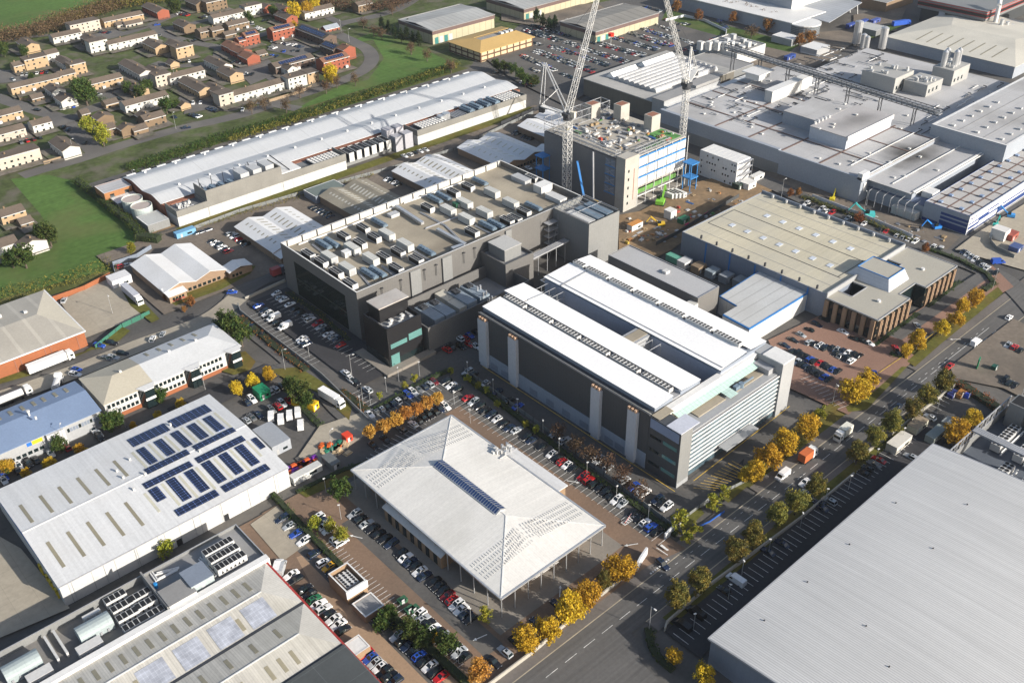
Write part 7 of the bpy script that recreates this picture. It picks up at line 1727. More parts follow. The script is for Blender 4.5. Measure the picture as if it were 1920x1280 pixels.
def house(ax, a, b, ez, depth, wall, label, zoom=(0,0,4), roof=None, pv=False, rise=1.9):
    p, q = [P(zoom[0]+t[0]/zoom[2], zoom[1]+t[1]/zoom[2], ez) for t in (a, b)]
    if ax != 'y': x0, x1, y0 = p[0], q[0], (p[1]+q[1])/2; y1 = y0+depth
    else: x0, y1, y0 = (p[0]+q[0])/2, p[1], q[1]; x1 = x0+depth
    if x1-x0 < 2.5: x1 = x0+2.5
    if y1-y0 < 2.5: y1 = y0+2.5
    GARD.append(R_(x0-1,y0-6.5,x1+1.5,y1+1) if ax != 'y' else R_(x0-6,y0-1,x1+1,y1+1))
    root = thing('house', label, 'house', x0, y0); W_, D = x1-x0, y1-y0; m = HM[wall]; e = ez; R = rise if ax != 'f' else 0; b_ = MB(); r = MB(); rm = roof or m_hroof; ov = .35
    b_.box(0,0,0,W_,D,e)
    if ax == 'x':
        for xx, s in ((0,-1),(W_,1)): pts = [(xx,0,e),(xx,D,e),(xx,D/2,e+R)]; b_.poly(pts if s > 0 else pts[::-1])
        roofquad(r,[(-.1,-ov,e-.1),(W_+.1,-ov,e-.1),(W_+.1,D/2,e+R+.1),(-.1,D/2,e+R+.1)],.2); roofquad(r,[(W_+.1,D+ov,e-.1),(-.1,D+ov,e-.1),(-.1,D/2,e+R+.1),(W_+.1,D/2,e+R+.1)],.2)
    elif ax == 'y':
        for yy, s in ((0,1),(D,-1)): pts = [(0,yy,e),(W_,yy,e),(W_/2,yy,e+R)]; b_.poly(pts if s > 0 else pts[::-1])
        roofquad(r,[(-ov,D+.1,e-.1),(-ov,-.1,e-.1),(W_/2,-.1,e+R+.1),(W_/2,D+.1,e+R+.1)],.2); roofquad(r,[(W_+ov,-.1,e-.1),(W_+ov,D+.1,e-.1),(W_/2,D+.1,e+R+.1),(W_/2,-.1,e+R+.1)],.2)
    else: roofquad(r,[(-.2,-.2,e+.2),(W_+.2,-.2,e+.2),(W_+.2,D+.2,e+.2),(-.2,D+.2,e+.2)],.25)
    b_.build('wall', m, root, local=True); r.build('roof', rm, root, local=True)
    f = MB()
    if ax == 'y': f.box(-.45,0,e-.45,-.05,D,e-.12)
    else: f.box(0,-.45,e-.45,W_,-.05,e-.12)
    f.build('fascia', m_trimw, root, local=True)
    rn = random.Random(int(x0*7+y0)); fl = [1.0, 3.6] if e > 4.4 else [1.0]
    if e > 7: fl = [1.0, 3.5, 6.0]
    n = min(8, max(1, int((W_ if ax != 'y' else D)/3.1)))
    for z in fl:
        for k in range(n):
            if rn.random() < .12: continue
            t = (k+.5)/n*(W_ if ax != 'y' else D)
            if ax != 'y': window(root, t, 0, z, rn.choice((.9,1.3)), 1.0, 'v')
            else: window(root, 0, t, z, rn.choice((.9,1.3)), 1.0, 'u')
    if ax == 'y' and e > 4.4 and rn.random() < .7: window(root, W_*.55, 0, fl[-1], .9, .9, 'v')
    if e > 4.4 and ax == 'x' and W_ > 14:
        for k in range(min(4, int(W_/7))):
            c = MB(); t = (k+.7)/max(1,int(W_/7))*W_*.92; c.box(t,-1.5,0,t+1.9,-.02,2.5); c.build('porch', m_trimw if rn.random() < .6 else m, root, local=True)
    if e > 4.4 and rn.random() < .8:
        c = MB(); (c.box(W_*.3-.35,D/2-.35,e+R-.3,W_*.3+.35,D/2+.35,e+R+1.0) if ax != 'y' else c.box(W_/2-.35,D*.4-.35,e+R-.3,W_/2+.35,D*.4+.35,e+R+1.0)); c.build('chimney', HM['B'], root, local=True)
    if pv:
        c = MB()
        if ax == 'x': z = lambda y: e+(y/(D/2))*R+.22; c.poly([(W_*.15,D*.10,z(D*.10)),(W_*.85,D*.10,z(D*.10)),(W_*.85,D*.4,z(D*.4)),(W_*.15,D*.4,z(D*.4))])
        else: z = lambda x: e+(x/(W_/2))*R+.22; c.poly([(W_*.08,D*.92,z(W_*.08)),(W_*.08,D*.08,z(W_*.08)),(W_*.42,D*.08,z(W_*.42)),(W_*.42,D*.92,z(W_*.42))])
        c.build('solar_panel', m_pv, root, local=True)
    return root
H1 = [('x',(405,292),(600,235),5,8,'W','white terrace nearest the field footpath'),('f',(530,197),(735,142),7.6,9,'P','pale three storey block with grey flat roof against the field hedge'),('x',(793,174),(1060,98),5,8,'C','cream terrace behind white garages along the field hedge'),
('y',(1025,52),(1215,88),5.6,9,'R','red house with end gable at the top by the field hedge'),('x',(832,348),(1157,245),5,8,'W','long white terrace with a pale patch in its roof'),('y',(105,315),(203,352),5,9,'C','cream gabled house closest to the footpath'),
('f',(185,457),(345,412),7.6,8,'C','cream three storey block with dark red stair bay'),('x',(345,412),(440,390),6.4,8,'W','white gabled wing joined to the cream stair block'),('y',(405,443),(508,500),5,7,'W','shaded white house between two cream blocks'),('f',(525,492),(637,462),7.6,8,'C','cream three storey end block beside the play area'),
('x',(85,668),(450,575),5,8,'C','long cream terrace beside the estate road bend'),('x',(450,575),(562,541),5,8,'C','short cream terrace adjoining the end block'),('f',(667,322),(800,292),8,8,'W','white three storey end block left of the long white terrace'),('y',(597,278),(662,310),6,8,'B','brown wing behind the white end block'),
('y',(1037,322),(1190,358),5.4,9,'C','brown sided house with cream gable in the middle of the upper estate'),('y',(1228,322),(1318,352),6.4,8,'B','brown house joined to the tan corner block'),('f',(1312,362),(1450,337),8,9,'C','tan three storey corner block on the lawn'),
('y',(1285,172),(1385,205),5.4,9,'B','brown gabled house on the lawn above the road bend'),('x',(1500,245),(1595,222),5.4,8,'B','brown house with white trimmed gables left of red terrace'),('x',(1592,237),(1675,215),5.4,7,'B','brown house end nearest the red terrace'),('x',(1603,142),(1840,82),5,8,'W','white terrace near the top of the estate'),
('f',(1840,58),(1955,25),7.8,8,'W','white three storey block at top right of the white terrace'),('x',(1690,268),(1770,248),3.2,6,'B','low brown garage beside the red terrace'),('x',(1700,192),(1880,165),5,8,'B','brown terrace above the red terrace'),
('y',(890,472),(1042,562),5,9,'W','long white house running beside the play area'),('y',(1080,515),(1150,562),5,8,'P','pale house between white house and cream block'),('f',(1160,573),(1280,546),7.8,8,'P','cream white three storey block in the centre of estate'),('x',(1285,597),(1522,518),5.2,8,'W','white terrace with blue roof panel in the centre of estate'),
('x',(680,638),(915,572),5,8,'C','cream terrace with white porches beside the big tree'),('y',(320,657),(397,692),4.8,8,'W','upper of two white gabled houses by estate road'),('y',(405,728),(457,765),4.8,9,'W','lower of two white gabled houses by estate road'),('y',(907,622),(1012,692),5,8,'C','house with tan gable above the hedge clump'),
('x',(945,803),(1255,707),5,8,'W','white terrace with garden tree in front of distributor road'),('y',(1342,602),(1482,692),5,9,'C','cream gabled house beside small lawn with lamp post'),('y',(1530,642),(1608,700),5,8,'P','shaded house left of the pale block by the distributor road'),('f',(1640,718),(1747,688),7.6,8,'P','pale three storey block facing the distributor road'),
('x',(1752,720),(2135,615),5,8,'W','longest white terrace facing the distributor road'),('y',(1540,443),(1640,512),5,8,'W','white sided house at the top of the central parking'),('y',(1632,522),(1712,577),5,9,'C','cream gabled house beside the central parking'),('y',(1240,468),(1275,488),3,6,'C','small cream gabled garage on the central green'),
('x',(-120,900),(165,827),5,8,'C','cream terrace at the left edge above the golden bush'),('x',(-60,1022),(192,962),5,8,'P','pale terrace at the left edge with red doors'),('x',(245,948),(386,907),5,8,'W','white house pair above the parked blue cars'),('y',(360,1062),(472,1135),5,9,'W','big white gabled house at the junction'),('f',(-60,1195),(305,1118),7,8,'P','pale three storey block in the left corner of estate'),
('x',(775,978),(875,953),5,8,'B','brown house next to the yellow green trees'),('y',(880,952),(903,978),5,8,'B','brown gabled house in the roadside cluster'),('x',(1000,985),(1112,957),3.4,7,'B','low brown garage at the end of roadside cluster'),('y',(680,872),(737,897),5,9,'B','brown gabled house behind the yellow green trees'),('x',(610,860),(680,845),5,7,'B','brown house by the red car on the estate road'),
('y',(1027,855),(1062,905),5,7,'B','narrow brown house left of the balconied brown house'),('x',(1080,905),(1242,862),5.2,8,'B','brown house with white window bays above the lawn'),('x',(240,745),(330,722),3,6,'B','small brown garage in front of the cream terrace'),('x',(790,787),(895,765),3,7,'C','low cream garage block in the middle parking'),('y',(1330,782),(1352,800),3,6,'C','small cream garage near red parked car'),
('f',(1550,25),(1692,-12),7.8,8,'B','brown three storey block at the top edge'),('y',(1375,5),(1480,35),6,8,'B','brown house at the top edge among gardens'),('x',(880,195),(935,180),2.6,6,'P','white garage pair below the field hedge terrace'),('x',(950,195),(1060,160),2.6,6,'P','white garages with parked camper'),('x',(100,500),(190,480),5,7,'C','small cream house left of the cream stair block')]
for h in H1: house(*h, rise=1.7 if h[0] != 'f' else 0)
H2 = [('x',(717,385),(965,313),7.4,8,'R','red three storey terrace with solar panels at the top of the courtyard',m_hroofr,True),('x',(385,443),(547,402),7.4,8,'R','smaller red terrace with solar panels left of the courtyard',m_hroofr,True),('x',(310,500),(385,475),5.4,7,'R','low red wing with a dark solar panel',m_hroofr,True),
('y',(122,525),(165,590),5,9,'R','leftmost of three stepped red gabled houses',m_hroofr,False),('y',(200,585),(300,645),5,9,'R','middle of three stepped red gabled houses',m_hroofr,False),('y',(312,655),(388,712),5,9,'R','front of three stepped red gabled houses',m_hroofr,False),
('y',(985,335),(1320,470),6,10,'D','long dark roofed terrace covered in solar panels right of courtyard',m_hroofd,True),('y',(1290,535),(1425,605),6,9,'D','dark roofed terrace with solar panels near the curved road',m_hroofd,True),('y',(1500,570),(1545,610),7,9,'R','red gable end house at the inside of road curve',m_hroofr,False),
('x',(1312,752),(1640,677),7.4,9,'R','red three storey terrace with solar panels inside the road curve',m_hroofr,True),('x',(740,812),(1215,692),5.4,9,'D','dark brick terrace with long solar strip below the courtyard',m_hroof,True),('y',(830,800),(870,850),5,7,'W','shaded wing behind the white block by the curved road',None,False),
('f',(895,948),(1115,888),7.6,8,'W','white three storey block near the curved road',None,False),('f',(1128,885),(1260,850),7.6,8,'C','cream gable ended block nearest the curved road',None,False),('x',(1100,168),(1442,82),5,8,'W','white terrace beyond the red terraces at the top',None,False),('y',(720,175),(885,228),5,9,'R','house with orange gable above the courtyard',None,False),
('y',(560,70),(592,105),5,8,'R','house with orange gable at the top by white block',None,False),('y',(715,75),(815,130),5,8,'R','house with orange gable behind another above courtyard',None,False),('x',(1345,360),(1515,320),3,6,'R','small red substation with grey roof on the green',m_hgrey,False),('x',(530,660),(660,640),2.6,7,'B','low brown garages in the red courtyard',None,False),('x',(1745,75),(1900,30),6,8,'B','brown house pair at the top edge beside the green',None,False)]
for h in H2: house(*h[:7], zoom=(400,0,6.4), roof=h[7], pv=h[8], rise=1.8)
H3 = [('x',(5,348),(190,293),5,8,'C','cream terrace end beside the meadow at left edge'),('x',(150,402),(255,377),2.6,6,'B','small brown garage on the meadow edge'),('x',(-90,592),(148,540),5,9,'W','white house row with brown roof beside the meadow'),('y',(100,545),(164,578),5,11,'W','white gable end house jutting toward the meadow')]
for h in H3: house(*h, zoom=(0,320,4), rise=1.8)
ground('garden_paving', GARD, mat('garden_paving', (.135,.118,.098), .95, var=.3, scale=.15, fine=.25, fscale=.5, dirt=((.06,.08,.03), .14, .9)), uv=True)
def wallrun(name, label, cat, pts, h, m, t=.25, posts=0, zoom=(0,0,1), uv=False, group=None):
    q = [p if uv else P(zoom[0]+p[0]/zoom[2], zoom[1]+p[1]/zoom[2]) for p in pts]; root = thing(name, label, cat, *q[0], group=group); b = MB()
    for p, r in zip(q, q[1:]): b.bar((*p,h/2),(*r,h/2),t,h)
    b.build('panel', m, root)
    if posts:
        b = MB()
        for p, r in zip(q, q[1:]):
            n = max(1, int(math.hypot(r[0]-p[0],r[1]-p[1])/posts))
            for k in range(n+1): x, y = p[0]+(r[0]-p[0])*k/n, p[1]+(r[1]-p[1])*k/n; b.box(x-.1,y-.1,0,x+.1,y+.1,h+.15)
        b.build('post', m_darksteel, root)
    return root
m_paleconc = mat('pale_concrete', (.32,.305,.27), .9, var=.08, scale=.2, dirt=((.30,.28,.24),.2,.5)); m_mesh = mat('mesh_fence', (.17,.18,.18), .7); m_gfence = mat('green_fence', (.03,.13,.09), .8); m_timber = mat('timber_fence', (.24,.18,.12), .9, var=.15, seam=('w',1.8,.06,.7)); m_whoard = mat('white_hoarding', (.55,.56,.58), .6, seam=('w',2.4,.03,.8))
wallrun('boundary_wall', 'pale concrete boundary wall behind the yellow trees along main road', 'wall', [(900,1300),(1000,1225),(1100,1140),(1190,1070),(1212,1040)], 1.6, m_paleconc, .35)
wallrun('boundary_wall', 'long pale wall between olive trees and the shaded car park', 'wall', [(1246,1183),(1250,1170),(1330,1100),(1500,975),(1590,900),(1600,892)], 1.5, m_paleconc, .4); wallrun('boundary_wall', 'pale wall beyond the site cabins under the olive trees', 'wall', [(1602,868),(1700,795),(1790,725)], 1.5, m_paleconc, .4)
wallrun('entrance_wall', 'curved white entrance wall with tan stone on the drive corner', 'wall', [(1246,1012),(1258,1000),(1275,990)], 2.4, m_whoard, .5); wallrun('entrance_wall', 'white curved wall end at the pavilion gate', 'wall', [(1193,1072),(1200,1058),(1212,1040)], 3.0, m_whoard, .6)
wallrun('low_wall', 'low grey wall between the access road and the data centre car park', 'wall', [(447,575),(452,588),(500,626),(560,672),(605,708),(640,742),(690,790),(710,800)], 1.8, m_midclad, .3); wallrun('low_wall', 'pale wall closing the top of the data centre car park', 'wall', [(460,562),(535,528)], 1.2, m_paleconc, .5)
wallrun('mesh_fence', 'grey fence along the path between the two car parks below the dark wall', 'fence', [(870,695),(1000,790),(1150,905),(1280,1003)], 1.6, m_mesh, .1, 4); wallrun('mesh_fence', 'grey fence around the white roofed block front', 'fence', [(1250,1000),(1330,940),(1400,905)], 1.8, m_mesh, .1, 4)
wallrun('green_fence', 'green mesh fence of the concrete lorry yard', 'fence', [(180,655),(230,615),(282,590)], 2, m_gfence, .1, 3); wallrun('brick_wall', 'orange brick wall between meadow and concrete yard', 'wall', [(100,566),(160,545),(208,520)], 2.4, m_brick, .3); wallrun('grey_fence', 'blue grey steel fence at the meadow corner by the white workshop', 'fence', [(216,512),(213,500),(258,485),(285,468)], 2.4, m_bluegrey, .15)
wallrun('grey_fence', 'long grey steel fence at the foot of the long hall', 'fence', [(365,432),(450,400),(640,345),(740,318),(850,285),(1000,215)], 2.2, m_mesh, .1, 6); wallrun('railings', 'black railings at the right end of the long hall', 'fence', [(940,238),(1000,212),(1016,206)], 3, m_darksteel, .06, 2)
wallrun('site_hoarding', 'dark site hoarding with pink panels beside the tan factory', 'hoarding', [(1230,462),(1270,442),(1320,410),(1385,372)], 2.4, m_blk, .15); wallrun('site_hoarding', 'white hoarding with red blocks along the side road', 'hoarding', [(1522,372),(1600,402),(1710,448)], 2.2, m_whoard, .2); wallrun('site_hoarding', 'white hoarding with red blocks round the far car park corner', 'hoarding', [(1248,42),(1282,34),(1320,42),(1362,62),(1360,72)], 2.4, m_whoard, .25)
for k, px in enumerate(((1248,451),(1322,406),(1286,427))): a = P(*px); b = MB(); b.box(a[0]-1.2,a[1]-.5,.2,a[0]+1.2,a[1]-.3,2.3); b.build('pink_board', mat('board_pink', (.50,.01,.13), .6), cat='board', label='bright pink board on the dark site hoarding, %s from the road end' % nth([0,2,1][k]))
for k, px in enumerate(((1536,384),(1567,394),(1577,399),(1590,404),(1665,432),(1705,452))): a = P(*px); b = MB(); b.box(a[0]-.5,a[1]-1.6,0,a[0]+.1,a[1]+1.6,1.0); b.build('barrier_block', mat('barrier_red', (.50,.02,.02), .5), cat='barrier', label='red plastic barrier block along the white hoarding, %s from the left' % nth(k), group='red barrier blocks')
for k, (pts, s) in enumerate(((((0,680),(60,650),(140,610)),'below the white house row on the meadow'),(((330,1235),(600,1160)),'around the big white gabled house'),(((2020,770),(2250,700),(2340,660)),'behind the longest white terrace'),(((90,665),(150,755),(260,760)),'at the end of the long cream terrace'),(((1080,910),(920,820)),'by the garden of the white terrace'))):
    wallrun('garden_fence', 'brown timber garden fence %s' % s, 'fence', pts, 1.8, m_timber, .12, 0, (0,0 if k else 320,4))
b = MB(); wallrun('blue_barrier', 'run of blue plastic barriers on the pavement by the orange trees', 'barrier', [(1292,1000),(1312,988),(1330,980),(1358,960)], 0.8, mat('barrier_blue', (.02,.09,.36), .5), .18)
for k, px in enumerate(((1186,964),)):
    a = P(*px); t = thing('barrier', 'red and white striped entry barrier across the brown drive', 'barrier', *a); b = MB(); b.box(-.3,-.3,0,.3,.3,1.2); b.build('post', mat('barrier_red', (.50,.02,.02), .5), t, local=True); b = MB(); b.bar((0,0,1.1),(-5.2,-1.6,1.1),.14,.16); b.build('boom', m_coping, t, local=True); b = MB()
    for q in range(6): b.bar((-.4-q*.85,-.12-q*.26,1.1),(-.8-q*.85,-.25-q*.26,1.1),.16,.18)
    b.build('stripe', MATS['barrier_red'], t, local=True)
# walled cooling unit and small stores on the tan lane
a = P(712,1105,5); u = flatb('cooling_enclosure', 'white topped brick enclosure with fan bank between the two lanes', 'plant room', (83.2,160.8,89.4,169.6), 5.0, m_tan, m_deckgrey, par=2.2, t=.4)
b = MB(); b.box(83.0,160.6,2.6,89.6,161.0,5.02); b.build('white_screen', m_coping, u); b = MB(); b.box(84.4,162.6,2.8,88.2,168.2,4.2)
b.build('fan_bank', m_unit, u)
b = MB()
for i in range(6):
    for j in range(3): b.cyl(84.95+j*1.3,163.1+i*.95,4.2,4.28,.4,8)
b.build('fan', m_fan, u)
flatb('brick_store', 'flat grey roofed brick store below the white topped enclosure', 'store', (83.0,152.5,89.0,158.6), 2.8, m_brickt, m_deckgrey, par=.15); flatb('lane_store', 'small white roofed store against the weathered factory on tan lane', 'store', (73.2,144.0,78.6,149.0), 3.2, m_tan, m_coping, par=.1)
for k, px in enumerate(((755,1130),(768,1147),(777,1146))): cabin('green wheeled bin container on the brown lane, %s from the store' % nth(k), px, 2.4, 1.6, 1.5, (.03,.10,.05), name='waste_bin', cat='bin', group='green bins on the brown lane')
cabin('grey steel store with white doors in the van yard', (512,832), 6.5, 12, 4.0, (.27,.29,.32), rot=0, name='steel_store', cat='store'); cabin('bright green hut among the cars of the van yard', (492,742), 4, 5, 3.2, (.01,.20,.09), name='green_hut', cat='hut'); cabin('yellow skip lorry body in the van yard', (573,762), 3, 9, 2.6, (.66,.40,.01), rot=.4, name='yellow_skip', cat='skip')
cabin('grey container near the crates of the van yard', (622,872), 3, 6, 2.6, (.12,.13,.13), name='grey_container', cat='container'); cabin('white ribbed cooling unit behind the coloured crates', (575,893), 10, 2.6, 2.6, (.50,.50,.48), name='cooling_unit', cat='cooling unit')
cabin('red storage tent shape at the crate corner', (652,826), 2.4, 2.8, 2.6, (.60,.05,.02), name='red_box', cat='box')
rk = random.Random(3)
for k in range(34):
    a = P(538+(k%9)*6.4+rk.uniform(-1,1), 882-(k%9)*2.6+(k//9)*5.2, 0); c, cn = rk.choice((((.50,.09,.02),'orange'),((.50,.09,.02),'orange'),((.13,.02,.26),'purple'))); dup(CR[rk.choice((0,3))], a[0], a[1], .05, 0, '%s plastic crate stack in the coloured crate yard' % cn, 'crate stacks in the van yard: ' + cn, 1.0, (*c,1))
for k in range(22): a = P(rk.uniform(602,655), rk.uniform(828,852), 0); c, cn = rk.choice((((.02,.16,.10),'teal'),((.42,.32,.2),'timber'),((.5,.1,.02),'orange'))); dup(CR[rk.choice((0,3))], a[0], a[1], .05, rk.uniform(0,1), '%s crate pile along the far hedge of the van yard' % cn, 'crate piles by the hedge: ' + cn, 1.0, (*c,1))
cabin('white roofed site office with orange fencing in the shaded car park', (1683,838), 9, 3.6, 3.2, (.52,.50,.45), rot=0); cabin('brown roofed cabin beside the olive tree wall', (1718,805), 7, 3.4, 3.0, (.46,.45,.36), roofc=(.25,.20,.14)); cabin('ribbed grey green container near the golden tree', (1752,822), 8, 3, 2.9, (.24,.27,.25)); cabin('small grey container behind the golden tree', (1775,800), 4, 2.6, 2.6, (.22,.24,.24))
cabin('blue skip at the hedge end of the shaded car park', (1785,742), 4, 2, 1.4, (.03,.04,.18), name='skip', cat='skip'); cabin('rusty orange skip at the hedge end of shaded car park', (1800,742), 4, 2, 1.5, (.35,.15,.03), name='skip', cat='skip'); cabin('blue recycling bank beside the orange skip', (1812,745), 1.6, 1.6, 1.4, (.02,.06,.40), name='bin', cat='bin')
for k, q in enumerate(((1310,472),(1340,475),(1395,488),(1420,505),(1425,492))): cabin(('white sheet topped canopy store','brown timber store','blue grey cabin with gable','grey square cabin','grey lean to cabin')[k] + ' in the yard beside the tan factory wall', (1283+k*26,500+k*9), 5, 4, 3.2, ((.5,.5,.5),(.2,.15,.1),(.2,.24,.27),(.22,.24,.26),(.26,.27,.27))[k], name='yard_cabin', cat='cabin')
cabin('mint green container in the yard behind the grey long block', (1266,492), 3, 8, 2.8, (.10,.30,.22), name='green_container', cat='container'); cabin('pale blue covered load on a trailer by the meadow hedge', (348,442), 9, 3, 2.8, (.14,.32,.50), name='covered_trailer', cat='trailer'); cabin('white flat roofed garage beside the parked lorry', (226,532), 8, 6, 3.8, (.55,.55,.56), name='garage', cat='garage')
cabin('white tall cabin at the fenced compound by side road', (1872,448), 5, 6, 5, (.58,.57,.55)); cabin('dull red tank row in the fenced compound by side road', (1893,448), 6, 4, 3, (.28,.07,.05), name='red_tank', cat='tank'); cabin('navy cabin in the fenced compound by the side road', (1903,470), 5, 4, 2.4, (.05,.08,.20)); wallrun('compound_fence', 'grey curved fence of the compound by the side road', 'fence', [(1860,440),(1856,458),(1866,470),(1900,486)], 2.2, m_mesh, .15)
a = P(1831,692); t = thing('totem_sign', 'tall green totem sign with white lettering beside main road', 'sign', *a, rot=.25); b = MB(); b.box(-1.1,-.2,0,1.1,.2,4.6); b.build('panel', mat('sign_green', (.005,.17,.08), .4), t, local=True); o = bpy.data.objects.new('lettering', textmesh('ARIVA', .62, m_white)); C.objects.link(o); o.parent = t; o.location = (0,-.23,3.2); o.rotation_euler = (math.pi/2,0,0)
cabin('dark green hut beyond the green totem sign', (1863,694), 2, 1.6, 1.9, (.01,.07,.05), name='green_hut', cat='hut')
# lamp posts
def lamp_proto(h, arm):
    o = proto('lamp_post', 'lamp post'); b = MB(); b.tube((0,0,0),(0,0,h),.10,6,r2=.06); b.build('pole', m_alu, o, local=True); b = MB(); b.box(-.18,-arm-.45,h-.05,.18,-arm+.25,h+.12); b.build('lamp_head', m_coping, o, local=True)
    if arm: b = MB(); b.tube((0,0,h-.05),(0,-arm,h),.05,4); b.build('arm', m_alu, o, local=True)
    return kids(o)
LP, LPT = lamp_proto(6, 0), lamp_proto(9, 1.2)
for lst, src, w_ in (([(1365,1125),(1300,1180),(1440,1040),(1390,1080),(1500,990),(1546,945),(1590,920),(1640,870),(1690,830),(1755,775)],LP,'along the olive tree wall'),([(877,705),(925,738),(970,775),(1018,815),(1048,850),(1100,895),(1155,940),(1215,975),(1262,1000)],LP,'along the path under the bare trees'),([(748,715),(787,705),(725,735),(695,760),(882,795),(852,760)],LP,'around the pavilion car park top'),([(1217,1182),(1640,1000),(1560,760),(1860,545)],LPT,'tall beside the main road'),([(535,695),(580,668),(660,705),(678,780),(682,765),(624,850),(740,560)],LPT,'tall by the access road and van yard'),([(212,590),(126,840),(235,800),(385,730)],LPT,'tall along the lane of small units'),([(883,1170),(860,1245),(612,925),(640,975)],LP,'around the pavilion lanes'),([(1060,60),(1130,85),(1170,130),(1020,80),(1620,395),(1465,370)],LPT,'tall in the far car parks'),([(330,242),(140,292),(330,158),(640,62),(655,80),(255,350)],LPT,'tall along the estate roads')):
    for i, px in enumerate(lst): a = P(*px); dup(src, a[0], a[1], 0, rnd.uniform(0,6.28), 'slim grey lamp post, %s of those %s' % (nth(i), w_), 'lamp posts ' + w_)
a = P(1912,775); t = thing('lattice_mast', 'grey lattice telecoms mast at the right edge behind the cooling compound', 'mast', *a); b = MB()
for k in range(4): s = math.pi*(.25+.5*k); b.tube((1.6*math.cos(s),1.6*math.sin(s),0),(.7*math.cos(s),.7*math.sin(s),24),.13,4)
for k in range(16):
    z0, z1 = k*1.5, k*1.5+1.5; r0, r1 = 1.6-.9*z0/24, 1.6-.9*z1/24
    for q in range(4): s, e = math.pi*(.25+.5*q), math.pi*(.75+.5*q); b.tube((r0*math.cos(s),r0*math.sin(s),z0),(r1*math.cos(e),r1*math.sin(e),z1),.07,4)
b.build('frame', m_steel, t, local=True)
for z in (18,21,24): b = MB(); b.cyl(.6,-.9,z-1,z,.5,8); b.build('dish', m_coping, t, local=True)
a = P(1145,88); t = thing('balloon_sign', 'red round sign on a pole in the far car park', 'sign', *a); b = MB(); b.tube((0,0,0),(0,0,7),.12,5); b.build('pole', m_coping, t, local=True); b = MB(); b.cyl(0,0,7,8.8,2.0,10,r2=2.0); b.build('board', mat('balloon_red', (.65,.03,.01), .5), t, local=True)
# ================================================================ trees, bushes, hedges
def leafmat(name, c1, c2, c3):
    m = bpy.data.materials.new(name); m.use_nodes = True; N = m.node_tree.nodes; L = m.node_tree.links; b = N['Principled BSDF']; b.inputs['Roughness'].default_value = .7; b.inputs['Specular IOR Level'].default_value = .2
    g = N.new('ShaderNodeNewGeometry'); n = N.new('ShaderNodeTexNoise'); n.inputs['Scale'].default_value = .55; n.inputs['Detail'].default_value = 4; L.new(g.outputs['Position'], n.inputs[0])
    r = N.new('ShaderNodeValToRGB'); e = r.color_ramp.elements; e[0].position = .34; e[0].color = (*c1,1); e[1].position = .66; e[1].color = (*c3,1); x = e.new(.5); x.color = (*c2,1); L.new(n.outputs['Fac'], r.inputs[0])
    o = N.new('ShaderNodeObjectInfo'); h = N.new('ShaderNodeHueSaturation'); mr = N.new('ShaderNodeMapRange'); mr.inputs[3].default_value = .85; mr.inputs[4].default_value = 1.15; L.new(o.outputs['Random'], mr.inputs[0]); L.new(mr.outputs[0], h.inputs['Value'])
    m2 = N.new('ShaderNodeMapRange'); m2.inputs[3].default_value = .482; m2.inputs[4].default_value = .515; L.new(o.outputs['Random'], m2.inputs[0]); L.new(m2.outputs[0], h.inputs['Hue']); L.new(r.outputs[0], h.inputs['Color']); L.new(h.outputs[0], b.inputs['Base Color'])
    t = N.new('ShaderNodeBsdfTranslucent'); L.new(h.outputs[0], t.inputs[0]); mx = N.new('ShaderNodeMixShader'); mx.inputs[0].default_value = .28; L.new(b.outputs[0], mx.inputs[1]); L.new(t.outputs[0], mx.inputs[2]); L.new(mx.outputs[0], N['Material Output'].inputs[0]); return m
LM = {'gold':leafmat('leaf_gold', (.26,.19,.02), (.50,.32,.02), (.58,.42,.035)), 'orange':leafmat('leaf_orange', (.26,.12,.03), (.48,.24,.04), (.52,.32,.10)), 'olive':leafmat('leaf_olive', (.085,.095,.022), (.155,.145,.032), (.26,.20,.035)), 'green':leafmat('leaf_green', (.025,.055,.012), (.05,.085,.018), (.09,.11,.025)),
      'dark':leafmat('leaf_dark', (.012,.028,.010), (.022,.045,.014), (.045,.06,.02)), 'brown':leafmat('twig_brown', (.07,.045,.03), (.12,.075,.045), (.16,.10,.05)), 'yellowgreen':leafmat('leaf_yellowgreen', (.14,.17,.02), (.26,.27,.03), (.34,.30,.03)), 'hedge':leafmat('leaf_hedge', (.022,.055,.010), (.045,.085,.015), (.085,.10,.02)), 'rust':leafmat('leaf_rust', (.12,.05,.02), (.22,.09,.03), (.30,.14,.04))}
m_bark = mat('bark', (.09,.07,.055), .95)
def leafcloud(b, pts, size, rn, n):
    """n leaf-sized quads round each clump centre (x, y, z, radius)"""
    for x, y, z, r in pts:
        for _ in range(n):
            d = Vector((rn.gauss(0,1),rn.gauss(0,1),rn.gauss(0,1))); d = d.normalized()*r*rn.random()**.45; c = Vector((x,y,z))+d
            a = Vector((rn.gauss(0,1),rn.gauss(0,1),rn.gauss(0,1))).normalized(); t = a.orthogonal().normalized(); u = a.cross(t); s = size*rn.uniform(.6,1.25)
            b.poly([tuple(c+t*s*.5),tuple(c+u*s*.34),tuple(c-t*s*.5),tuple(c-u*s*.34)])
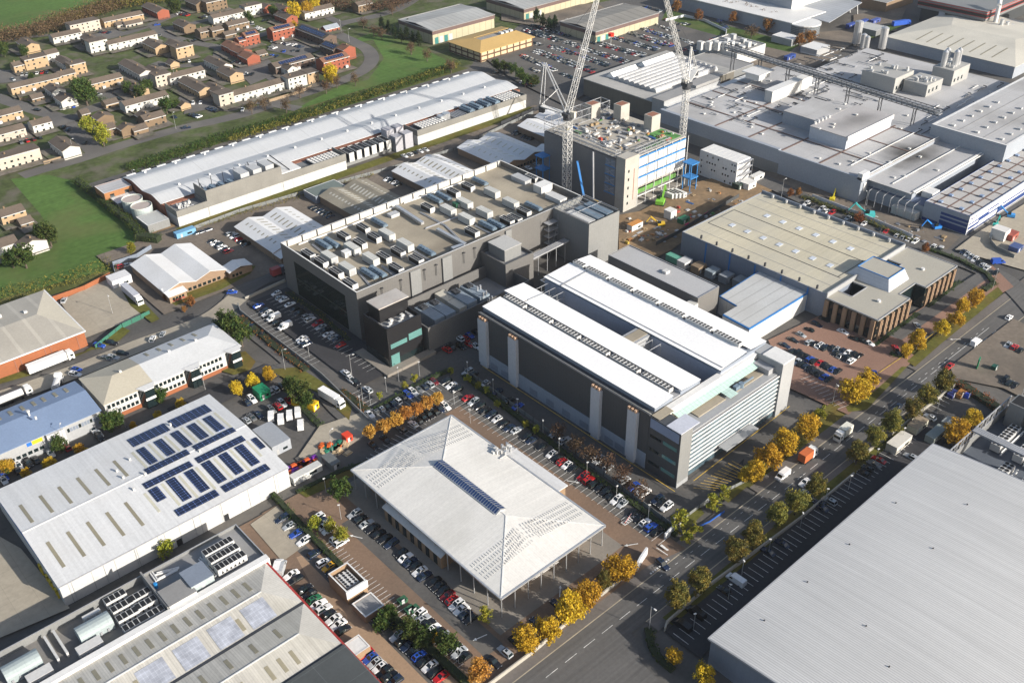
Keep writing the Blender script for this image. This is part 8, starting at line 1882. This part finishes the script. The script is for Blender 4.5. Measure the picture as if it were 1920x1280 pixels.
def tree_mesh(kind, seed, rx, rz, cz, clumps, leaves, size, sparse=1.0, cone=False):
    rn = random.Random(seed); pts = []
    for i in range(clumps):
        d = Vector((rn.gauss(0,1),rn.gauss(0,1),rn.gauss(0,1))).normalized(); q = rn.uniform(.5,.88) if rn.random() < .8 else rn.uniform(.1,.5); k = 1.0
        if cone: k = max(.12, .62-.55*d.z*q)*1.25
        lump = 1+.16*math.sin(3*math.atan2(d.y,d.x)+seed)+.10*math.sin(5*d.z+seed*2)
        pts.append((d.x*rx*q*lump*k, d.y*rx*q*lump*k, cz+d.z*rz*q*lump, rx*rn.uniform(.24,.38)*sparse))
    b = MB(); leafcloud(b, pts, size, rn, leaves); t = MB(); top = cz+rz*.2; t.tube((0,0,0),(rn.uniform(-.15,.15),rn.uniform(-.15,.15),top),.22*rx/2.5,7,r2=.07)
    for x, y, z, r in pts[::3]:
        h = cz-rz*.75+abs(rn.random())*rz*.9; t.tube((0,0,max(.8,h*.8)),(x,y,z),.07*rx/2.5,4,r2=.02)
    return b, t
TP = {}
def tree_proto(kind, var, col, *a, **k):
    o = proto({'con':'conifer'}.get(kind, 'tree'), 'tree'); b, t = tree_mesh(kind, var*17+3, *a, **k); t.build('trunk', m_bark, o, local=True); b.build('crown', LM[col], o, local=True); TP.setdefault(kind+col, []).append(kids(o))
for v in range(3):
    tree_proto('r', v, 'gold', 2.95, 3.0, 4.0, 80, 46, .46); tree_proto('r', v+3, 'orange', 2.7, 2.5, 3.8, 72, 44, .44); tree_proto('o', v+6, 'olive', 2.9, 3.8, 5.1, 100, 50, .46); tree_proto('r', v+9, 'green', 3.2, 3.2, 4.2, 60, 32, .6)
for v in range(2):
    tree_proto('b', v, 'brown', 2.8, 2.8, 3.8, 46, 16, .42, sparse=1.3); tree_proto('b', v, 'yellowgreen', 1.9, 1.9, 3.0, 34, 26, .42); tree_proto('r', v+2, 'yellowgreen', 3.0, 3.6, 4.6, 55, 30, .6); tree_proto('con', v, 'dark', 3.0, 5.5, 6.0, 70, 32, .6, cone=True); tree_proto('r', v+5, 'rust', 2.6, 2.6, 3.4, 48, 28, .5)
def trees(pts, kind, label, group, sc=1.0, jit=.12, zoom=(0,0,1), zc=4.0):
    for i, p in enumerate(pts):
        s = (p[2] if len(p) > 2 else 1)*sc; a = P(zoom[0]+p[0]/zoom[2], zoom[1]+p[1]/zoom[2], zc*s); f = rnd.uniform(1-jit,1+jit); src = TP[kind][i % len(TP[kind])]
        dup(src, a[0], a[1], 0, rnd.uniform(0,6.28), label % nth(i), group, (s*f,s*f,s*rnd.uniform(1-jit*.6,1+jit*.6)))
trees([(1270,1114),(1312,1087),(1381,1028),(1414,1003),(1459,963),(1495,938),(1532,908),(1610,845),(1643,815),(1674,790),(1713,762),(1740,738),(1770,714)],'oolive','olive green ovoid street tree, %s from the bottom in the roadside row','street trees beside the main road',1.12,.09,zc=5.1)
trees([(985,1198,1.0),(1029,1178,1.05),(1067,1140,1.15),(1102,1110,1.05)],'rgold','yellow autumn tree behind the road wall, %s from the left','yellow trees by the pavilion wall',1.15); trees([(1163,1063)],'rgold','biggest yellow tree nearest the gate wall, %s of its pair','yellow trees by the pavilion wall',1.35); trees([(1133,1087)],'oolive','greenish tree between yellow ones by the gate wall, %s there','yellow trees by the pavilion wall',.82,zc=5.1)
trees([(1264,1228,.8),(1322,1262,1.0)],'rgold','narrow golden tree at the bottom junction, %s from the left','golden trees at the junction'); trees([(898,1255,1.25)],'rorange','loose orange tree at the bottom end of the pavilion wall, the %s there','trees at the pavilion wall end')
trees([(693,808),(718,798),(740,787),(761,772),(780,765),(800,755),(820,744)],'rorange','pinkish orange round tree, %s from the left in the pavilion car park','orange trees in the pavilion car park',.92)
trees([(1418,880,1.2),(1444,855,1.25),(1472,830,1.4),(1516,797,1.35),(1398,890,.7)],'rgold','orange gold tree beside the white louvred front, %s from the left','golden trees by the louvred front',1.0)
trees([(1605,728,1.5),(1625,712,1.2),(1722,635,1.1),(1700,655,.8),(1795,595,.95),(1806,572,.9),(1830,555,1.15),(1768,612,1.0)],'rgold','golden tree on the road verge by the brown office, %s from the left','golden trees by the brown office',1.05); trees([(1795,808,1.25),(1826,782,1.0)],'rgold','golden tree beside the cooling compound wall, %s from the left','golden trees by the compound',1.1)
trees([(1045,805),(1080,830),(1105,848),(1138,865),(1165,885),(1200,915),(1175,905,.7)],'bbrown','bare brown tree along the path below the dark wall, %s from the top','bare trees below the dark wall',1.1)
trees([(1275,965,1.2),(1305,985,.9),(1340,935,1.0),(1290,1000,.8),(1360,915,.8),(1540,768,1.0)],'byellowgreen','thin yellowing tree near the louvred front corner, %s from the left','thin trees by the front corner',1.3)
trees([(845,690),(877,705),(896,718),(912,727),(932,752),(985,790),(1005,800),(777,705),(758,718),(711,738)],'byellowgreen','small yellowish tree on the hedge line by the pavilion drive, %s from the left','small trees on the hedge line',.75)
trees([(442,727),(472,713),(503,701)],'rgold','small golden tree on the verge of the access road, %s from the left','golden trees by the access road',.85); trees([(12,873,1),(48,887,.7),(93,868,.9),(148,842,.9),(160,845,.5),(250,798,.6),(295,777,.6),(338,757,.8)],'rgold','golden shrub along the edge of the solar warehouse, %s from the left','golden shrubs by the solar warehouse',.8)
trees([(203,790,1.1),(218,786,1),(110,832,1),(300,740,.8),(13,880,.6)],'rgreen','green tree between the small units, %s from the left','green trees between the units',.9); trees([(307,1020)],'byellowgreen','yellow tree against the white wall of solar warehouse, the %s there','trees at the solar warehouse',1.4)
trees([(560,735,1.4),(545,722,1.1),(635,915,1.1),(575,750,.9)],'rgreen','green bushy tree beside the van yard, %s from the left','bushy trees by the van yard',1.0); trees([(432,612,1.5),(450,625,1.3),(418,600,1.1)],'rgreen','dark green tree on the grass bend by the two tone office, %s from the left','trees on the bend',1.1)
trees([(356,562,1),(310,555+0,.7),(345,578,.6)],'rrust','low rust coloured shrub in front of the white gabled workshop, %s from the left','rust shrubs by the workshop',.8); trees([(190,253,1.2),(163,233,1.1)],'ryellowgreen','yellow green tree beside the estate road, %s from the right','yellow green trees by the estate road',1.3)
trees([(157,170,1.7),(310,197,1.0),(145,160,1.1)],'rgreen','broad green tree among the cream terraces, %s by size','big trees in the estate',1.3); trees([(58,143,.6),(60,230,.6),(240,165,1.0),(262,170,1.1),(275,160,1),(45,95,.9),(5,92,1.1),(330,195,.7),(20,505-20,.9),(42,478,1.3),(90,440,1.2),(80,430,1),(465,32,1.1),(510,20,1),(350,80,.6),(330,12,1.2),(320,5,1.2)],'rgreen','green garden tree in the housing estate, %s counted','garden trees in the estate',1.2)
trees([(620,137,1.5),(552,20,1.6),(575,15,1.5),(590,8,1.3),(550,45,.7)],'rgold','golden tree by the red brick terraces, %s from the curved road','golden trees in the estate',1.2)
trees([(665,145),(630,150),(560,168),(535,195),(495,190),(470,198),(680,40),(715,60),(770,88),(800,100),(735,15),(845,122),(700,55),(610,160)],'bbrown','loose brown tree on the green by the curved road, %s counted','brown trees on the green',1.3)
trees([(715,42),(728,50),(740,58),(752,66),(762,60),(774,70),(785,72),(765,48)],'condark','dark conifer beside the grey roofed warehouse, %s from the left','conifers by the grey warehouse',.9,zc=6); trees([(1006,28),(1018,38),(1030,42),(1040,40)],'condark','dark conifer left of the dark roofed warehouse, %s from the left','conifers by the car park',1.0,zc=6)
trees([(930,120),(945,125),(960,128),(975,138),(985,150),(1000,150)],'rgreen','scrubby tree along the edge of the far car park, %s from the left','scrubby trees by the far car park',1.1); trees([(1395,20),(1310,25),(1270,8),(1375,30),(1440,45),(1500,70),(1520,65)],'rrust','rust brown tree along the far road, %s counted','rust trees by the far road',1.5); trees([(1360,12),(1375,14),(1400,18),(1412,22),(1430,28),(1450,32),(1410,55)],'bbrown','bare tree in front of the far depot wall, %s from the left','bare trees by the depot',1.6)
trees([(1483,360,.8),(1497,358,.8),(1611,405,1),(1735,462,.9)],'rrust','small orange tree by the side road hoarding, %s from the left','orange trees by the side road',.85); trees([(246,466,1),(590,980,1),(620,985,1),(640,1003,1)],'ryellowgreen','yellowing bush tree by hedges, %s from the left','yellowing bush trees',.7)
trees([(715,1165,1),(730,1150,1),(765,1175,1.2),(800,1190,1),(835,1205,1.3),(790,1200,.8)],'rgreen','leafy green tree in the hedge between tan and brown lanes, %s from the top','trees in the lane hedge',.85); trees([(812,1195)],'rgold','small orange tree in the lane hedge, the %s there','orange lane tree',.5); trees([(910,1145)],'byellowgreen','grey green bush by the glass shelter at the pavilion corner, the %s there','pavilion corner bush',1.2)
def hedge(label, pts, w, h, col='hedge', zoom=(0,0,1), dens=9, size=.5, uv=False, kind=None, name='hedge', cat='hedge', core=True, lump=.25):
    q = [p if uv else P(zoom[0]+p[0]/zoom[2], zoom[1]+p[1]/zoom[2]) for p in pts]; rn = random.Random(int(q[0][0]*3)); b = MB(); cl = []
    for p, r in zip(q, q[1:]):
        d = Vector(r)-Vector(p); n = max(2, int(d.length/1.1)); nn = Vector((-d.y,d.x)).normalized()
        for i in range(n):
            for k in range(max(2, int(w/1.1))): o = Vector(p)+d*(i+rn.random())/n+nn*rn.uniform(-w/2,w/2); hh = h*rn.uniform(1-lump,1+lump); cl.append((o.x,o.y,hh*.62,min(w*.4,hh*.42)))
    leafcloud(b, cl, size, rn, dens)
    if kind: return b.build(name, LM[col], cat=cat, label=label, kind=kind)
    root = thing(name, label, cat, *q[0]); b.build('foliage', LM[col], root); c = MB()
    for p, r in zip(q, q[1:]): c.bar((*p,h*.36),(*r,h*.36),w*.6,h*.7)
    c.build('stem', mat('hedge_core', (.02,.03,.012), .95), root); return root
hedge('tall clipped hedge between the meadow and the round tanks', [(145,345),(185,375),(250,428),(268,450)], 4, 4.2, dens=20); hedge('rough dark hedge at the corner of the meadow by covered trailer', [(258,450),(300,455)], 6, 4.5, 'green', dens=14)
hedge('hedge strip between solar yard and tan lane', [(512,930),(590,1015),(650,1075),(672,1100)], 2.6, 2.2); hedge('hedge strip between tan lane and brown lane', [(722,1150),(800,1215),(850,1262),(880,1290)], 3.2, 2.6, 'green'); hedge('bright yellow green bush block among the parked cars on tan lane', [(733,1182),(748,1172)], 2, 1.6, 'yellowgreen')
hedge('hedge below the black office car park', [(700,770),(760,738),(820,705),(845,695)], 2.2, 1.4); hedge('long low hedge between the two rows of cars below dark wall', [(870,705),(960,775),(1050,845),(1150,920),(1240,985),(1268,1005)], 2.6, 1.3); hedge('hedge along the north edge of pavilion bays beside the van yard', [(556,925),(640,885),(712,862)], 2.4, 1.3, 'green'); hedge('hedge at the corner of the van yard gate', [(565,765),(600,800)], 3, 1.6, 'green'); hedge('red brown shrub bed below the low grey wall', [(452,598),(520,655),(575,697)], 4, 1.6, 'rust', dens=7); hedge('shrub bed by the black office barrier', [(640,735),(690,772)], 4, 1.5, 'rust', dens=7); hedge('shrub strip under the black glass wall', [(540,550),(600,592),(655,640)], 3, 1.0, 'olive', dens=6)
hedge('clipped hedge curving round the brown office car row', [(1742,470),(1800,492),(1850,518),(1862,535),(1845,548)], 3, 2.0); hedge('clipped hedge beside the tan factory car row', [(1505,372),(1600,408),(1712,455)], 3.4, 2.0, 'olive'); hedge('low shrub strip in front of the brown office', [(1640,650),(1690,612),(1722,590)], 2.4, 1.2); hedge('low shrub strip at the right half of brown office front', [(1738,578),(1800,530)], 2.4, 1.2); hedge('red and green hedge at the end of the shaded car park', [(1795,720),(1840,750),(1875,772)], 5, 2.2, 'rust', dens=12); hedge('green hedge corner at the bottom junction wall', [(1215,1180),(1222,1215),(1240,1240),(1262,1258)], 3, 1.2); hedge('hedge island at the brown office drive', [(1668,665),(1690,672),(1712,650)], 3, 1.4); hedge('verge bushes by the orange trees at the louvred front', [(1395,890),(1450,850),(1530,785)], 2.6, .9, 'gold', dens=6)
hedge('dark green hedge and brambles behind the long hall', [(245,322),(420,262),(560,222),(700,178),(840,132)], 11, 3.0, 'hedge', dens=8, size=.7, kind='stuff', name='undergrowth', cat='undergrowth'); hedge('brown bramble belt along the edge of the green', [(430,268),(600,215),(760,160),(860,125)], 6, 3.4, 'olive', dens=6, size=.8, kind='stuff', name='undergrowth', cat='undergrowth'); hedge('belt of brown and green trees between field and houses', [(-30,85),(60,72),(130,48),(180,32),(240,10),(300,-10)], 16, 9, 'brown', dens=10, size=1.0, kind='stuff', name='woodland', cat='wood', lump=.4); hedge('green trees mixed in the field edge belt', [(100,55),(160,38),(200,22),(330,2),(420,0)], 12, 8, 'olive', dens=6, size=1.0, kind='stuff', name='woodland', cat='wood', lump=.4); hedge('wooded belt at the top edge of the estate', [(500,-5),(640,18),(720,22),(800,-8)], 12, 7, 'brown', dens=7, size=1.0, kind='stuff', name='woodland', cat='wood', lump=.4); hedge('rough scrub beside the orange brick wall', [(-20,560),(60,545),(150,520),(215,495)], 12, 2.0, 'olive', dens=5, size=.5, kind='stuff', name='scrub', cat='scrub', lump=.6); hedge('weeds along the foot of the long hall fence', [(330,440),(480,395),(600,362),(700,330)], 4, 1.8, 'olive', dens=6, size=.5, kind='stuff', name='scrub', cat='scrub', lump=.6); hedge('garden shrubs between the houses', [(60,185),(130,160),(230,205),(260,200),(330,170)], 5, 2, 'green', dens=5, kind='stuff', name='shrubs', cat='shrubs'); hedge('garden shrubs along the distributor road', [(400,198),(470,188),(540,170)], 4, 2, 'green', dens=5, kind='stuff', name='shrubs', cat='shrubs')
hm = bpy.data.materials.new('haze_air'); hm.use_nodes = True; N = hm.node_tree.nodes; N.remove(N['Principled BSDF']); pv = N.new('ShaderNodeVolumePrincipled'); pv.inputs['Color'].default_value = (.80,.86,.95,1); pv.inputs['Density'].default_value = .00005; pv.inputs['Anisotropy'].default_value = .2
hm.node_tree.links.new(pv.outputs[0], N['Material Output'].inputs['Volume'])
b = MB(); b.box(-1600,-1600,-1,4100,4100,206); b.build('haze', hm, kind='stuff')
for o in PROTO:                                 # the prototypes only lent their shapes
    for ch in list(o.children): bpy.data.objects.remove(ch)
    bpy.data.objects.remove(o)
